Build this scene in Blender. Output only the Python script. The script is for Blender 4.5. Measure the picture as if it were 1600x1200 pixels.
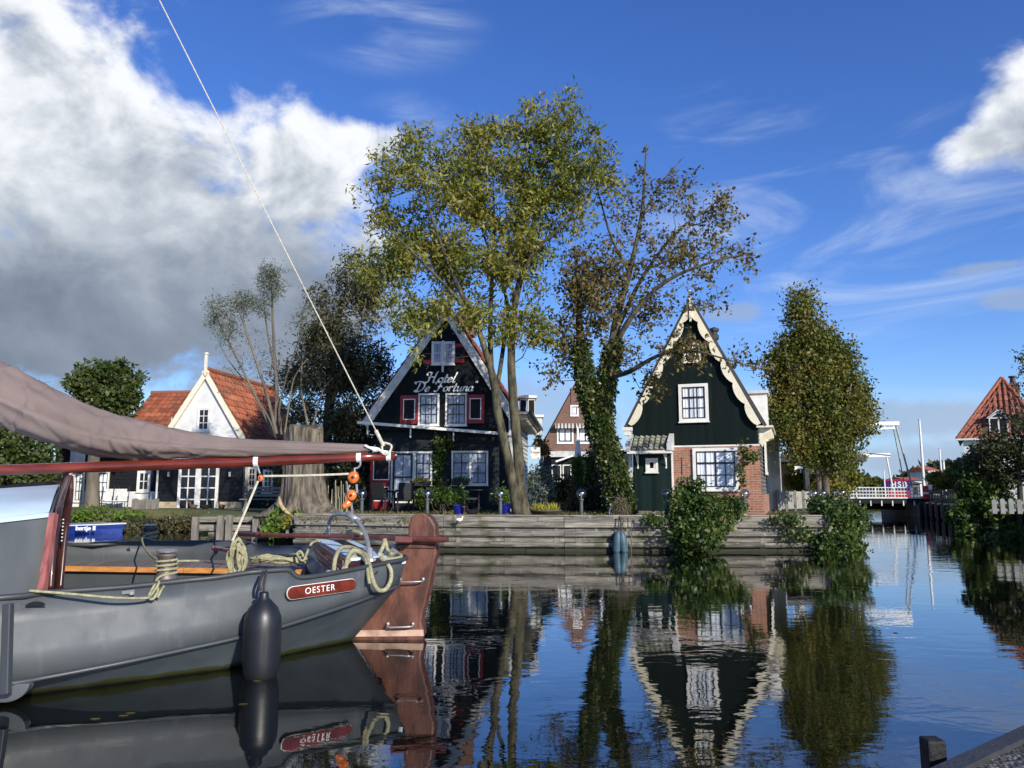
import bpy, math, random
import numpy as np
from mathutils import Vector, Matrix
from mathutils.geometry import tessellate_polygon
rad = math.radians
for o in list(bpy.data.objects): bpy.data.objects.remove(o)
S = bpy.context.scene
COL = S.collection
# ------------------------------------------------------------------ camera
CAMH = 1.41; TH = math.atan(165/1200); CT, ST = math.cos(TH), math.sin(TH)
cam = bpy.data.cameras.new('camera'); cam.lens = 27; cam.sensor_width = 36; cam.clip_end = 3000; cam.clip_start = .05
co = bpy.data.objects.new('camera', cam); COL.objects.link(co)
co.location = (0, 0, CAMH); co.rotation_euler = (rad(90)+TH, 0, 0); S.camera = co
# ------------------------------------------------------------------ light
SUN_AZ, SUN_EL = 32.0, 23.5          # degrees to the right of straight behind the camera, height
sd = Vector((math.sin(rad(SUN_AZ))*math.cos(rad(SUN_EL)), -math.cos(rad(SUN_AZ))*math.cos(rad(SUN_EL)), math.sin(rad(SUN_EL))))
sl = bpy.data.lights.new('sun', 'SUN'); sl.energy = 5.0; sl.angle = rad(.5); sl.color = (1, .93, .82)
so = bpy.data.objects.new('sun', sl); COL.objects.link(so)
so.rotation_euler = sd.to_track_quat('Z', 'Y').to_euler()
S.view_settings.view_transform = 'Standard'; S.view_settings.look = 'None'; S.view_settings.gamma = 1
S.view_settings.use_curve_mapping = False
S.view_settings.exposure = 0.14
S.render.engine = 'CYCLES'; S.cycles.max_bounces = 8; S.cycles.transparent_max_bounces = 12
# ------------------------------------------------------------------ pixel of the survey photo (1600 x 1200) + distance -> point
def ray(x, y):
    a, b = (x-800)/1200, (600-y)/1200
    return Vector((a, CT-b*ST, ST+b*CT))
def P(x, y, D):
    d = ray(x, y); return Vector((0, 0, CAMH)) + d*(D/d.y)
def PZ(x, y, z):
    d = ray(x, y); return Vector((0, 0, CAMH)) + d*((z-CAMH)/d.z)
# ------------------------------------------------------------------ node helpers
class NT:
    def __init__(s, tree): s.t = tree; tree.nodes.clear()
    def n(s, typ, ins=None, **kw):
        nd = s.t.nodes.new(typ)
        for k, v in kw.items(): setattr(nd, k, v)
        for k, v in (ins or {}).items():
            if isinstance(v, bpy.types.NodeSocket): s.t.links.new(v, nd.inputs[k])
            else: nd.inputs[k].default_value = v
        return nd
    def m(s, op, a, b=0.0, c=None, clamp=False):
        ins = {0: a, 1: b}
        if c is not None: ins[2] = c
        return s.n('ShaderNodeMath', ins, operation=op, use_clamp=clamp).outputs[0]
    def v(s, op, a, b=(0, 0, 0)):
        return s.n('ShaderNodeVectorMath', {0: a, 1: b}, operation=op).outputs[0]
    def mix(s, f, a, b):
        nd = s.n('ShaderNodeMix', data_type='RGBA')
        for k, v in ((0, f), (6, a), (7, b)):
            if isinstance(v, bpy.types.NodeSocket): s.t.links.new(v, nd.inputs[k])
            else: nd.inputs[k].default_value = v if k == 0 else (*v[:3], 1)
        return nd.outputs[2]
    def sm(s, x, lo, hi, a=0., b=1.):
        return s.n('ShaderNodeMapRange', {0: x, 1: lo, 2: hi, 3: a, 4: b}, interpolation_type='SMOOTHSTEP').outputs[0]
    def ramp(s, f, cols):
        nd = s.n('ShaderNodeValToRGB', {0: f}); e = nd.color_ramp.elements
        while len(e) < len(cols): e.new(.5)
        for i, c in enumerate(cols):
            if len(c) == 4: e[i].position = c[0]; e[i].color = (*c[1:], 1)
            else: e[i].position = i/max(1, len(cols)-1); e[i].color = (*c, 1)
        return nd.outputs[0]
    def noise(s, vec, scale, detail=4, rough=.55, dist=0):
        return s.n('ShaderNodeTexNoise', {'Vector': vec, 'Scale': scale, 'Detail': detail, 'Roughness': rough, 'Distortion': dist}).outputs[0]
# ------------------------------------------------------------------ sky
def ae(x, y):
    d = ray(x, y).normalized(); return math.degrees(math.atan2(d.x, d.y)), math.degrees(math.asin(d.z))
W = bpy.data.worlds.new('World'); S.world = W; W.use_nodes = True
k = NT(W.node_tree)
sky = k.n('ShaderNodeTexSky', sky_type='NISHITA'); sky.sun_disc = False
sky.sun_elevation = rad(SUN_EL); sky.sun_rotation = rad(180-SUN_AZ)
sky.air_density = 1.0; sky.dust_density = .25; sky.ozone_density = 3.0
tc = k.n('ShaderNodeTexCoord').outputs['Generated']
sep = k.n('ShaderNodeSeparateXYZ', {0: tc})
az = k.m('MULTIPLY', k.m('ARCTAN2', sep.outputs[0], sep.outputs[1]), 57.2958)
el = k.m('MULTIPLY', k.m('ARCSINE', sep.outputs[2]), 57.2958)
q = k.n('ShaderNodeCombineXYZ', {0: az, 1: k.m('MULTIPLY', el, 1.25), 2: 0.}).outputs[0]
SKYN = k
def cover(blobs):
    f = None
    for (x, y, rx, ry) in blobs:
        a, e = ae(x, y)
        d = k.v('MULTIPLY', k.v('SUBTRACT', q, (a, e*1.25, 0)), (1/(rx/21.), 1/(ry*1.25/21.), 0))
        l = k.n('ShaderNodeVectorMath', {0: d}, operation='LENGTH').outputs['Value']
        g = k.m('SUBTRACT', 1.0, l)
        f = g if f is None else k.n('ShaderNodeMath', {0: f, 1: g, 2: .35}, operation='SMOOTH_MAX').outputs[0]
    return f
cum = cover([(60, 170, 190, 170), (-250, 200, 300, 330), (200, 330, 300, 190), (470, 270, 115, 105), (120, 470, 420, 150), (470, 480, 150, 110), (300, 400, 280, 150),
             (560, 225, 85, 42), (1600, 195, 66, 66), (1535, 222, 60, 36), (1750, 170, 150, 100)])
n1 = k.noise(q, .16, 9, .56, .25); n2 = k.noise(k.v('ADD', q, (1.0, 1.5, 0)), .16, 9, .56, .25)
dens = k.sm(k.m('ADD', cum, k.m('MULTIPLY', k.m('SUBTRACT', n1, .5), 2.1)), -.12, .42)
relief = k.m('SUBTRACT', n1, n2)
# brightness of the cloud: lit tops, grey bases lower left
lo = k.sm(el, 8, 27)
soft = k.noise(q, .075, 4, .5, .2)
base = k.m('ADD', k.m('MULTIPLY', relief, 1.8), k.m('SUBTRACT', 1.14, k.m('MULTIPLY', k.m('MAXIMUM', cum, 0.), .42)))
base = k.m('ADD', base, k.m('MULTIPLY', k.m('SUBTRACT', soft, .5), 1.5))
br = k.m('MULTIPLY', base, k.m('ADD', .22, k.m('MULTIPLY', lo, .72)), clamp=True)
right = k.sm(az, 10, 20)
br = k.m('MAXIMUM', br, k.m('MULTIPLY', right, k.sm(k.m('ADD', k.m('MULTIPLY', relief, 2.5), .7), .3, 1.)))
ccol = k.ramp(br, [(.0, .125, .165, .235), (.3, .27, .32, .40), (.6, .50, .55, .62), (.85, .78, .81, .86), (1., .88, .90, .94)])
# thin high cloud, streaks
st = k.n('ShaderNodeMapping', {'Vector': q, 'Rotation': (0, 0, rad(-25)), 'Scale': (.035, .11, 1)}).outputs[0]
w1 = k.noise(st, 1.3, 7, .6, 1.2)
wis = k.m('MULTIPLY', k.sm(w1, .42, .78), .62)
wz = cover([(1330, 330, 330, 120), (1130, 190, 170, 50), (1450, 260, 160, 60), (600, 40, 160, 60), (1350, 480, 260, 130), (1080, 640, 500, 110), (640, 230, 100, 70)])
wis = k.m('MULTIPLY', wis, k.sm(wz, -.25, .55))
lowc = cover([(1440, 650, 150, 34), (1590, 470, 60, 18), (1560, 415, 60, 12), (1500, 720, 200, 30), (880, 640, 160, 70), (1130, 490, 60, 20)])
lw = k.m('MULTIPLY', k.sm(k.m('ADD', lowc, k.m('MULTIPLY', k.m('SUBTRACT', n1, .5), 2.4)), -.05, .55), .62)
sat = k.n('ShaderNodeHueSaturation', {'Hue': .512, 'Saturation': 1.18, 'Value': 1.03, 'Color': sky.outputs[0]}).outputs[0]
SK = .138
skc = k.v('MULTIPLY', sat, (SK*.76, SK*.90, SK*1.14))
skc = k.mix(k.sm(el, 9., -1., 0., .85), skc, (.33, .50, .78))
c1 = k.mix(wis, skc, (.62, .72, .88))
c1 = k.mix(lw, c1, (.34, .42, .56))
c2 = k.mix(dens, c1, ccol)
bg = k.n('ShaderNodeBackground', {0: c2, 1: 1.0})
k.n('ShaderNodeOutputWorld', {0: bg.outputs[0]})
# ------------------------------------------------------------------ materials
def newmat(name):
    m = bpy.data.materials.new(name); m.use_nodes = True; return m, NT(m.node_tree)
def fin(t, b, disp=None):
    t.n('ShaderNodeOutputMaterial', {0: b})
def M(name, col, rough=.65, var=.25, scale=2.5, bump=.15, bscale=30, metal=0, island=0, stretch=(1, 1, 1), spec=.4, col2=None, coat=0):
    m, t = newmat(name)
    tc = t.n('ShaderNodeTexCoord').outputs['Object']
    mp = t.n('ShaderNodeMapping', {'Vector': tc, 'Scale': stretch}).outputs[0]
    n = t.noise(mp, scale, 6, .6)
    c2 = col2 or tuple(min(1, c*(1+var)) for c in col); c1 = tuple(c*(1-var) for c in col)
    c = t.mix(t.sm(n, .3, .7), c1, c2)
    if island:
        r = t.n('ShaderNodeNewGeometry').outputs['Random Per Island']
        c = t.n('ShaderNodeHueSaturation', {'Value': t.n('ShaderNodeMapRange', {0: r, 3: 1-island, 4: 1+island}).outputs[0], 'Color': c}).outputs[0]
    bs = {'Base Color': c, 'Roughness': rough, 'Metallic': metal, 'Specular IOR Level': spec, 'Coat Weight': coat, 'Coat Roughness': .08}
    b = t.n('ShaderNodeBsdfPrincipled', bs)
    if bump:
        bn = t.n('ShaderNodeBump', {'Strength': bump, 'Distance': .01, 'Height': t.noise(mp, bscale, 4, .6)})
        t.t.links.new(bn.outputs[0], b.inputs['Normal'])
    fin(t, b.outputs[0]); return m
def leafmat(name, cols, trans=.35, rough=.5, scale=.8):
    m, t = newmat(name)
    r = t.n('ShaderNodeNewGeometry').outputs['Random Per Island']
    n = t.noise(t.n('ShaderNodeTexCoord').outputs['Object'], scale, 3)
    f = t.m('ADD', t.m('MULTIPLY', r, .55), t.m('MULTIPLY', t.sm(n, .3, .7), .45))
    c = t.ramp(f, cols)
    b = t.n('ShaderNodeBsdfPrincipled', {'Base Color': c, 'Roughness': rough, 'Specular IOR Level': .35})
    tr = t.n('ShaderNodeBsdfTranslucent', {0: t.n('ShaderNodeHueSaturation', {'Value': 1.3, 'Saturation': 1.1, 'Color': c}).outputs[0]})
    x = t.n('ShaderNodeMixShader', {0: trans, 1: b.outputs[0], 2: tr.outputs[0]})
    fin(t, x.outputs[0]); return m
def brickmat(name, c1, c2, mortar, bw=.21, bh=.065, dirt=.35):
    m, t = newmat(name)
    o = t.n('ShaderNodeTexCoord').outputs['Object']; s = t.n('ShaderNodeSeparateXYZ', {0: o})
    v = t.n('ShaderNodeCombineXYZ', {0: t.m('ADD', s.outputs[0], s.outputs[1]), 1: s.outputs[2], 2: 0.}).outputs[0]
    b = t.n('ShaderNodeTexBrick', {'Vector': v, 'Color1': (*c1, 1), 'Color2': (*c2, 1), 'Mortar': (*mortar, 1), 'Scale': 1., 'Mortar Size': .007, 'Mortar Smooth': .3, 'Bias': 0., 'Brick Width': bw, 'Row Height': bh})
    n = t.noise(o, 1.7, 6); n2 = t.noise(o, 14, 3)
    c = t.mix(t.m('MULTIPLY', t.sm(n, .4, .75), dirt), b.outputs[0], tuple(x*.5 for x in c1))
    c = t.mix(t.m('MULTIPLY', t.sm(n2, .45, .7), .35), c, tuple(min(1, x*1.5) for x in c2))
    bp = t.n('ShaderNodeBump', {'Strength': .6, 'Distance': .008, 'Height': t.m('SUBTRACT', 1., b.outputs[1])})
    p = t.n('ShaderNodeBsdfPrincipled', {'Base Color': c, 'Roughness': .85, 'Normal': bp.outputs[0]})
    fin(t, p.outputs[0]); return m
def tilemat(name, cols, moss=(.06, .06, .03), mossamt=.5):
    m, t = newmat(name)
    uv = t.n('ShaderNodeTexCoord').outputs['UV']
    fl = t.v('FLOOR', uv); w = t.n('ShaderNodeTexWhiteNoise', {'Vector': fl}, noise_dimensions='2D').outputs[0]
    c = t.ramp(w, cols)
    o = t.n('ShaderNodeTexCoord').outputs['Object']
    n = t.noise(o, 1.1, 7, .65)
    c = t.mix(t.m('MULTIPLY', t.sm(n, .48, .68), mossamt), c, moss)
    p = t.n('ShaderNodeBsdfPrincipled', {'Base Color': c, 'Roughness': .75})
    fin(t, p.outputs[0]); return m
def boardmat(name, col, w=.12, axis=0, rough=.5, weather=(.2, .2, .19), wamt=.15):
    m, t = newmat(name)
    o = t.n('ShaderNodeTexCoord').outputs['Object']; s = t.n('ShaderNodeSeparateXYZ', {0: o})
    x = t.m('DIVIDE', s.outputs[axis] if axis != 0 else t.m('ADD', s.outputs[0], s.outputs[1]), w)
    fr = t.m('FRACT', x); idx = t.m('FLOOR', x)
    gap = t.m('GREATER_THAN', t.m('ABSOLUTE', t.m('SUBTRACT', fr, .5)), .46)
    wn = t.n('ShaderNodeTexWhiteNoise', {'W': idx}, noise_dimensions='1D').outputs[0]
    sc = (14, 14, .7) if axis == 0 else (.7, .7, 14)
    n = t.noise(t.n('ShaderNodeMapping', {'Vector': o, 'Scale': sc}).outputs[0], 1.5, 6, .6)
    n2 = t.noise(o, .9, 5)
    c = t.mix(wn, tuple(v*.75 for v in col), tuple(v*1.25 for v in col))
    c = t.mix(t.m('MULTIPLY', t.m('MULTIPLY', t.sm(n, .5, .8), t.sm(n2, .35, .75)), wamt), c, weather)
    c = t.mix(t.m('MULTIPLY', gap, .7), c, (.004, .004, .004))
    bp = t.n('ShaderNodeBump', {'Strength': .5, 'Distance': .006, 'Height': t.m('SUBTRACT', t.m('MULTIPLY', n, .3), gap)})
    p = t.n('ShaderNodeBsdfPrincipled', {'Base Color': c, 'Roughness': rough, 'Normal': bp.outputs[0], 'Specular IOR Level': .15})
    fin(t, p.outputs[0]); return m
def glassmat(name, tint=(.98, .99, 1), add=.0):
    m, t = newmat(name)
    f = t.m('MULTIPLY', t.n('ShaderNodeFresnel', {'IOR': 1.5}).outputs[0], t.m('SUBTRACT', 1., t.n('ShaderNodeNewGeometry').outputs['Backfacing']))
    x = t.n('ShaderNodeMixShader', {0: t.m('ADD', f, add, clamp=True), 1: t.n('ShaderNodeBsdfTransparent', {0: (*tint, 1)}).outputs[0],
                                   2: t.n('ShaderNodeBsdfGlossy', {'Roughness': .03}).outputs[0]})
    fin(t, x.outputs[0]); return m
MT = {}
def setup_mats():
    g = MT
    g['white'] = M('white_paint', (.74, .72, .66), .5, .10, 4, .12, 60)
    g['cream'] = M('cream_paint', (.74, .68, .52), .55, .08, 4, .1, 60)
    g['offwhite'] = M('worn_white_paint', (.52, .53, .50), .6, .2, 3, .15, 40)
    g['stucco'] = M('white_render', (.66, .66, .64), .8, .12, 2.2, .35, 45)
    g['green'] = boardmat('dark_green_boards', (.0032, .0088, .0078), .115, 0, .65, (.028, .04, .038), .3)
    g['black_v'] = boardmat('black_green_boards', (.006, .009, .011), .16, 0, .75, (.03, .036, .04), .25)
    g['black'] = M('black_boards', (.010, .011, .014), .7, .35, 3, .3, 50, stretch=(1, 1, 6), spec=.2)
    g['slate'] = M('dark_slate_boards', (.014, .019, .023), .7, .3, 3, .3, 50, stretch=(1, 1, 6), spec=.2)
    g['grey_boards'] = M('weathered_tarred_boards', (.13, .13, .12), .8, .45, 2.5, .5, 40, stretch=(1, 1, 9))
    g['red'] = M('red_shutter_paint', (.26, .012, .014), .4, .2, 3, .1, 40)
    g['brick'] = brickmat('orange_brick', (.27, .10, .058), (.38, .17, .10), (.42, .37, .31))
    g['brick_b'] = brickmat('brown_brick', (.15, .075, .052), (.21, .105, .07), (.17, .14, .12))
    g['brick_y'] = brickmat('yellow_brick', (.42, .32, .18), (.52, .42, .27), (.42, .38, .3))
    g['tile'] = tilemat('orange_pantiles', [(.24, .062, .026), (.33, .095, .036), (.15, .04, .021), (.38, .13, .055)], (.09, .05, .03), .6)
    g['tile_r'] = tilemat('red_brown_pantiles', [(.22, .062, .034), (.30, .088, .044), (.15, .042, .028), (.34, .12, .07)], (.10, .06, .04), .55)
    g['tile_g'] = tilemat('lichen_pantiles', [(.22, .22, .17), (.30, .30, .23), (.15, .15, .12), (.34, .34, .25)], (.10, .11, .05), .6)
    g['tile_d'] = tilemat('dark_pantiles', [(.05, .045, .045), (.07, .06, .06), (.04, .04, .04)], (.05, .05, .03), .4)
    g['glass'] = glassmat('window_glass')
    g['void'] = M('dark_room', (.006, .006, .008), .9, .1, 1, 0)
    g['curtain'] = M('net_curtain', (.82, .82, .82), .9, .06, 6, 0)
    g['sash'] = M('black_sash', (.012, .014, .016), .4, .1, 5, 0)
    g['bark'] = M('grey_brown_bark', (.042, .036, .024), .95, .75, 7, 1., 22, stretch=(1, 1, .35), col2=(.125, .11, .065))
    g['bark_l'] = M('pale_bark', (.13, .112, .085), .9, .4, 3, 1., 22, stretch=(1, 1, .25))
    g['bark_d'] = M('dark_bark', (.05, .042, .032), .9, .45, 3, .8, 22, stretch=(1, 1, .3))
    g['stump'] = M('weathered_stump_bark', (.125, .105, .078), .95, .7, 2.4, 1.6, 9, stretch=(3.6, 3.6, .4))
    g['planks'] = M('weathered_planks', (.235, .22, .19), .85, .35, 2, .6, 12, island=.28, stretch=(.5, .5, 6))
    g['curtain_shade'] = M('shaded_net_curtain', (.36, .38, .45), .9, .15, 6, 0)  # hotel net curtains: shade of the jettied storey put into the colour
    g['post'] = M('weathered_posts', (.17, .155, .13), .9, .35, 4, .6, 20, stretch=(4, 4, .5))
    g['hull'] = M('grey_hull_paint_plain', (.07, .08, .087), .42, .14, 1.6, .08, 6)
    g['hull_d'] = M('dark_grey_hull_paint', (.042, .048, .054), .4, .15, 1.6, .08, 6)
    g['cabin'] = M('cabin_grey_paint', (.105, .115, .118), .45, .2, 1.5, .06, 6, stretch=(1, 1, .6))
    g['roofblue'] = M('pale_blue_deck_paint', (.56, .70, .80), .35, .05, 3, .05, 30)
    g['varnish'] = M('red_varnish', (.135, .024, .013), .22, .35, 3, .05, 10, stretch=(.6, 4, 4), coat=.7)
    g['mahog'] = M('mahogany', (.045, .015, .011), .3, .4, 4, .08, 20, coat=.4)
    g['pinkwood'] = M('sun_bleached_mahogany', (.30, .10, .09), .5, .4, 5, .15, 30, stretch=(3, 3, .6))
    g['rudder'] = M('worn_varnished_oak', (.10, .036, .024), .5, .5, 5, .35, 22, stretch=(1.6, 1.6, .7), col2=(.17, .066, .04))
    g['tiller'] = M('tiller_wood', (.13, .042, .032), .4, .4, 5, .1, 30, coat=.3)
    g['teak'] = M('grey_teak', (.17, .145, .125), .8, .3, 6, .3, 30, island=.18, stretch=(6, .6, 1))
    g['orangewood'] = M('oiled_edge_timber', (.55, .24, .07), .45, .25, 5, .1, 30, stretch=(.6, 5, 5))
    g['sail'] = M('brown_canvas', (.18, .138, .125), .85, .16, 1.3, .5, 7)
    g['rope'] = M('rope_fibre', (.36, .34, .20), .9, .25, 30, .8, 160)
    g['rope_w'] = M('pale_rope', (.55, .51, .40), .9, .2, 30, .6, 160)
    g['strap'] = M('white_webbing', (.78, .78, .76), .8, .05, 10, .1, 80)
    g['steel'] = M('stainless_steel', (.50, .50, .48), .34, .1, 5, .03, 20, metal=.65)
    g['iron'] = M('worn_bollard_iron', (.16, .13, .115), .5, .4, 10, .3, 40, metal=.4)
    g['orange'] = M('varnished_block_wood', (.62, .15, .025), .3, .3, 14, .1, 40, coat=.5)
    g['rubber'] = M('black_fender_rubber', (.010, .011, .013), .42, .2, 4, .04, 20, spec=.6)
    g['bluefender'] = M('blue_fender_rubber', (.055, .105, .135), .5, .25, 6, .1, 30)
    g['blueboat'] = M('blue_boat_paint', (.012, .035, .20), .35, .15, 3, .05, 20)
    g['lamp_metal'] = M('grey_green_lamp_metal', (.07, .085, .085), .5, .2, 8, .1, 60)
    g['bluepot'] = M('glazed_blue_pot', (.012, .016, .22), .2, .2, 8, .05, 30, coat=.5)
    g['rattan'] = M('dark_rattan', (.022, .022, .024), .7, .3, 30, .8, 120)
    g['darkmetal'] = M('dark_painted_metal', (.03, .03, .032), .5, .2, 8, .1, 50)
    g['bowl'] = M('brown_clay_bowl', (.10, .085, .07), .8, .2, 8, .2, 40)
    g['soil'] = M('bare_soil', (.06, .045, .03), .95, .3, 5, .6, 20)
    g['fence'] = M('grey_fence_boards', (.27, .265, .245), .85, .15, 3, .3, 30, island=.1, stretch=(3, 3, 1))
    g['blackpost'] = M('tarred_mooring_post', (.012, .011, .011), .7, .5, 12, .8, 40)
    g['purple'] = M('purple_panel', (.045, .02, .17), .5, .1, 3, .05, 20)
    g['pink'] = M('red_panel', (.55, .02, .045), .5, .1, 3, .05, 20)
    g['letter'] = M('white_lettering', (.78, .78, .74), .6, .04, 9, 0)
    g['concrete'] = M('old_concrete', (.24, .23, .21), .9, .25, 4, .5, 30)
setup_mats()
def hullpaint():
    m, t = newmat('scuffed_hull_paint'); o = t.n('ShaderNodeTexCoord').outputs['Object']
    c = t.mix(t.sm(t.noise(o, 1.4, 6), .3, .7), (.056, .065, .071), (.080, .090, .096))
    v = t.n('ShaderNodeMapping', {'Vector': o, 'Scale': (5, 5, .8)}).outputs[0]
    c = t.mix(t.m('MULTIPLY', t.sm(t.noise(v, 1.6, 6, .65), .56, .74), .45), c, (.13, .14, .145))
    u = t.n('ShaderNodeMapping', {'Vector': o, 'Scale': (1.2, 1.2, 5)}).outputs[0]
    c = t.mix(t.m('MULTIPLY', t.sm(t.noise(u, 1.9, 5, .6, .6), .63, .70), .6), c, (.045, .05, .055))
    c = t.mix(t.m('MULTIPLY', t.sm(t.noise(o, 16, 5, .7), .66, .72), .6), c, (.03, .033, .036))
    c = t.mix(t.m('MULTIPLY', t.sm(t.noise(v, 3.1, 5, .6), .66, .74), .45), c, (.11, .055, .03))
    s = t.n('ShaderNodeSeparateXYZ', {0: o}); seam = t.m('LESS_THAN', t.m('ABSOLUTE', t.m('SUBTRACT', t.m('FRACT', t.m('MULTIPLY', t.m('ADD', s.outputs[0], t.m('MULTIPLY', s.outputs[1], .5)), .55)), .5)), .003)
    bp = t.n('ShaderNodeBump', {'Strength': .5, 'Distance': .01, 'Height': t.m('ADD', t.m('MULTIPLY', seam, .6), t.noise(o, 2.2, 3))})
    fin(t, t.n('ShaderNodeBsdfPrincipled', {'Base Color': c, 'Roughness': t.sm(t.noise(o, 5, 5), .3, .7, .38, .6), 'Normal': bp.outputs[0], 'Specular IOR Level': .4}).outputs[0]); return m
MT['hull'] = hullpaint()
def quayplank():
    m, t = newmat('weathered_wet_planks'); o = t.n('ShaderNodeTexCoord').outputs['Object']
    r = t.n('ShaderNodeNewGeometry').outputs['Random Per Island']
    g = t.n('ShaderNodeMapping', {'Vector': o, 'Scale': (.7, 2, 16)}).outputs[0]
    c = t.mix(t.sm(t.noise(g, 2.2, 6, .65), .3, .7), (.085, .076, .060), (.33, .305, .255))
    c = t.n('ShaderNodeHueSaturation', {'Value': t.n('ShaderNodeMapRange', {0: r, 3: .62, 4: 1.25}).outputs[0], 'Color': c}).outputs[0]
    n = t.noise(o, 1.6, 6, .65)
    c = t.mix(t.m('MULTIPLY', t.sm(n, .53, .66), .75), c, (.055, .062, .025))
    c = t.mix(t.m('MULTIPLY', t.sm(t.noise(o, 7, 5, .7), .60, .68), .7), c, (.40, .38, .33))
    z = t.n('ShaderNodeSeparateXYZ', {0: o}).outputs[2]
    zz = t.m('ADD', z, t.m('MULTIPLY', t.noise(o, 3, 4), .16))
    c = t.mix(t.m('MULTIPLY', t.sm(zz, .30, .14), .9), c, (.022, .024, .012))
    bp = t.n('ShaderNodeBump', {'Strength': .8, 'Distance': .012, 'Height': t.noise(g, 4, 6, .7)})
    fin(t, t.n('ShaderNodeBsdfPrincipled', {'Base Color': c, 'Roughness': .85, 'Normal': bp.outputs[0], 'Specular IOR Level': .25}).outputs[0]); return m
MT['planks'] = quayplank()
# ------------------------------------------------------------------ mesh builder
MAT = {}
def tag(o, label=None, cat=None, group=None, kind=None):
    if label: o['label'] = label
    if cat: o['category'] = cat
    if group: o['group'] = group
    if kind: o['kind'] = kind
    return o
def thing(name, label, cat, loc=(0, 0, 0), rz=0, group=None):
    o = bpy.data.objects.new(name, None); COL.objects.link(o); o.empty_display_size = .2
    o.location = loc; o.rotation_euler = (0, 0, rz)
    MAT[o.name] = Matrix.Translation(loc) @ Matrix.Rotation(rz, 4, 'Z')
    return tag(o, label, cat, group)
def frames(pts):
    pts = [Vector(p) for p in pts]; T = []
    for i in range(len(pts)):
        a = pts[max(0, i-1)]; b = pts[min(len(pts)-1, i+1)]; d = (b-a)
        T.append(d.normalized() if d.length > 1e-9 else Vector((0, 0, 1)))
    u = T[0].orthogonal().normalized(); out = []
    for t in T:
        u = (u - t*u.dot(t)); u = u.normalized() if u.length > 1e-6 else t.orthogonal().normalized()
        out.append((t, u, t.cross(u)))
    return pts, out
def cat_rom(pts, n=6, closed=False):
    pts = [Vector(p) for p in pts]; out = []; N = len(pts)
    rng = range(N if closed else N-1)
    for i in rng:
        if closed: p0, p1, p2, p3 = pts[i-1], pts[i], pts[(i+1) % N], pts[(i+2) % N]
        else: p0, p1, p2, p3 = pts[max(0, i-1)], pts[i], pts[i+1], pts[min(N-1, i+2)]
        for j in range(n):
            t = j/n
            out.append(.5*((2*p1)+(p2-p0)*t+(2*p0-5*p1+4*p2-p3)*t*t+(3*p1-p0-3*p2+p3)*t**3))
    if not closed: out.append(pts[-1])
    return out
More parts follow.
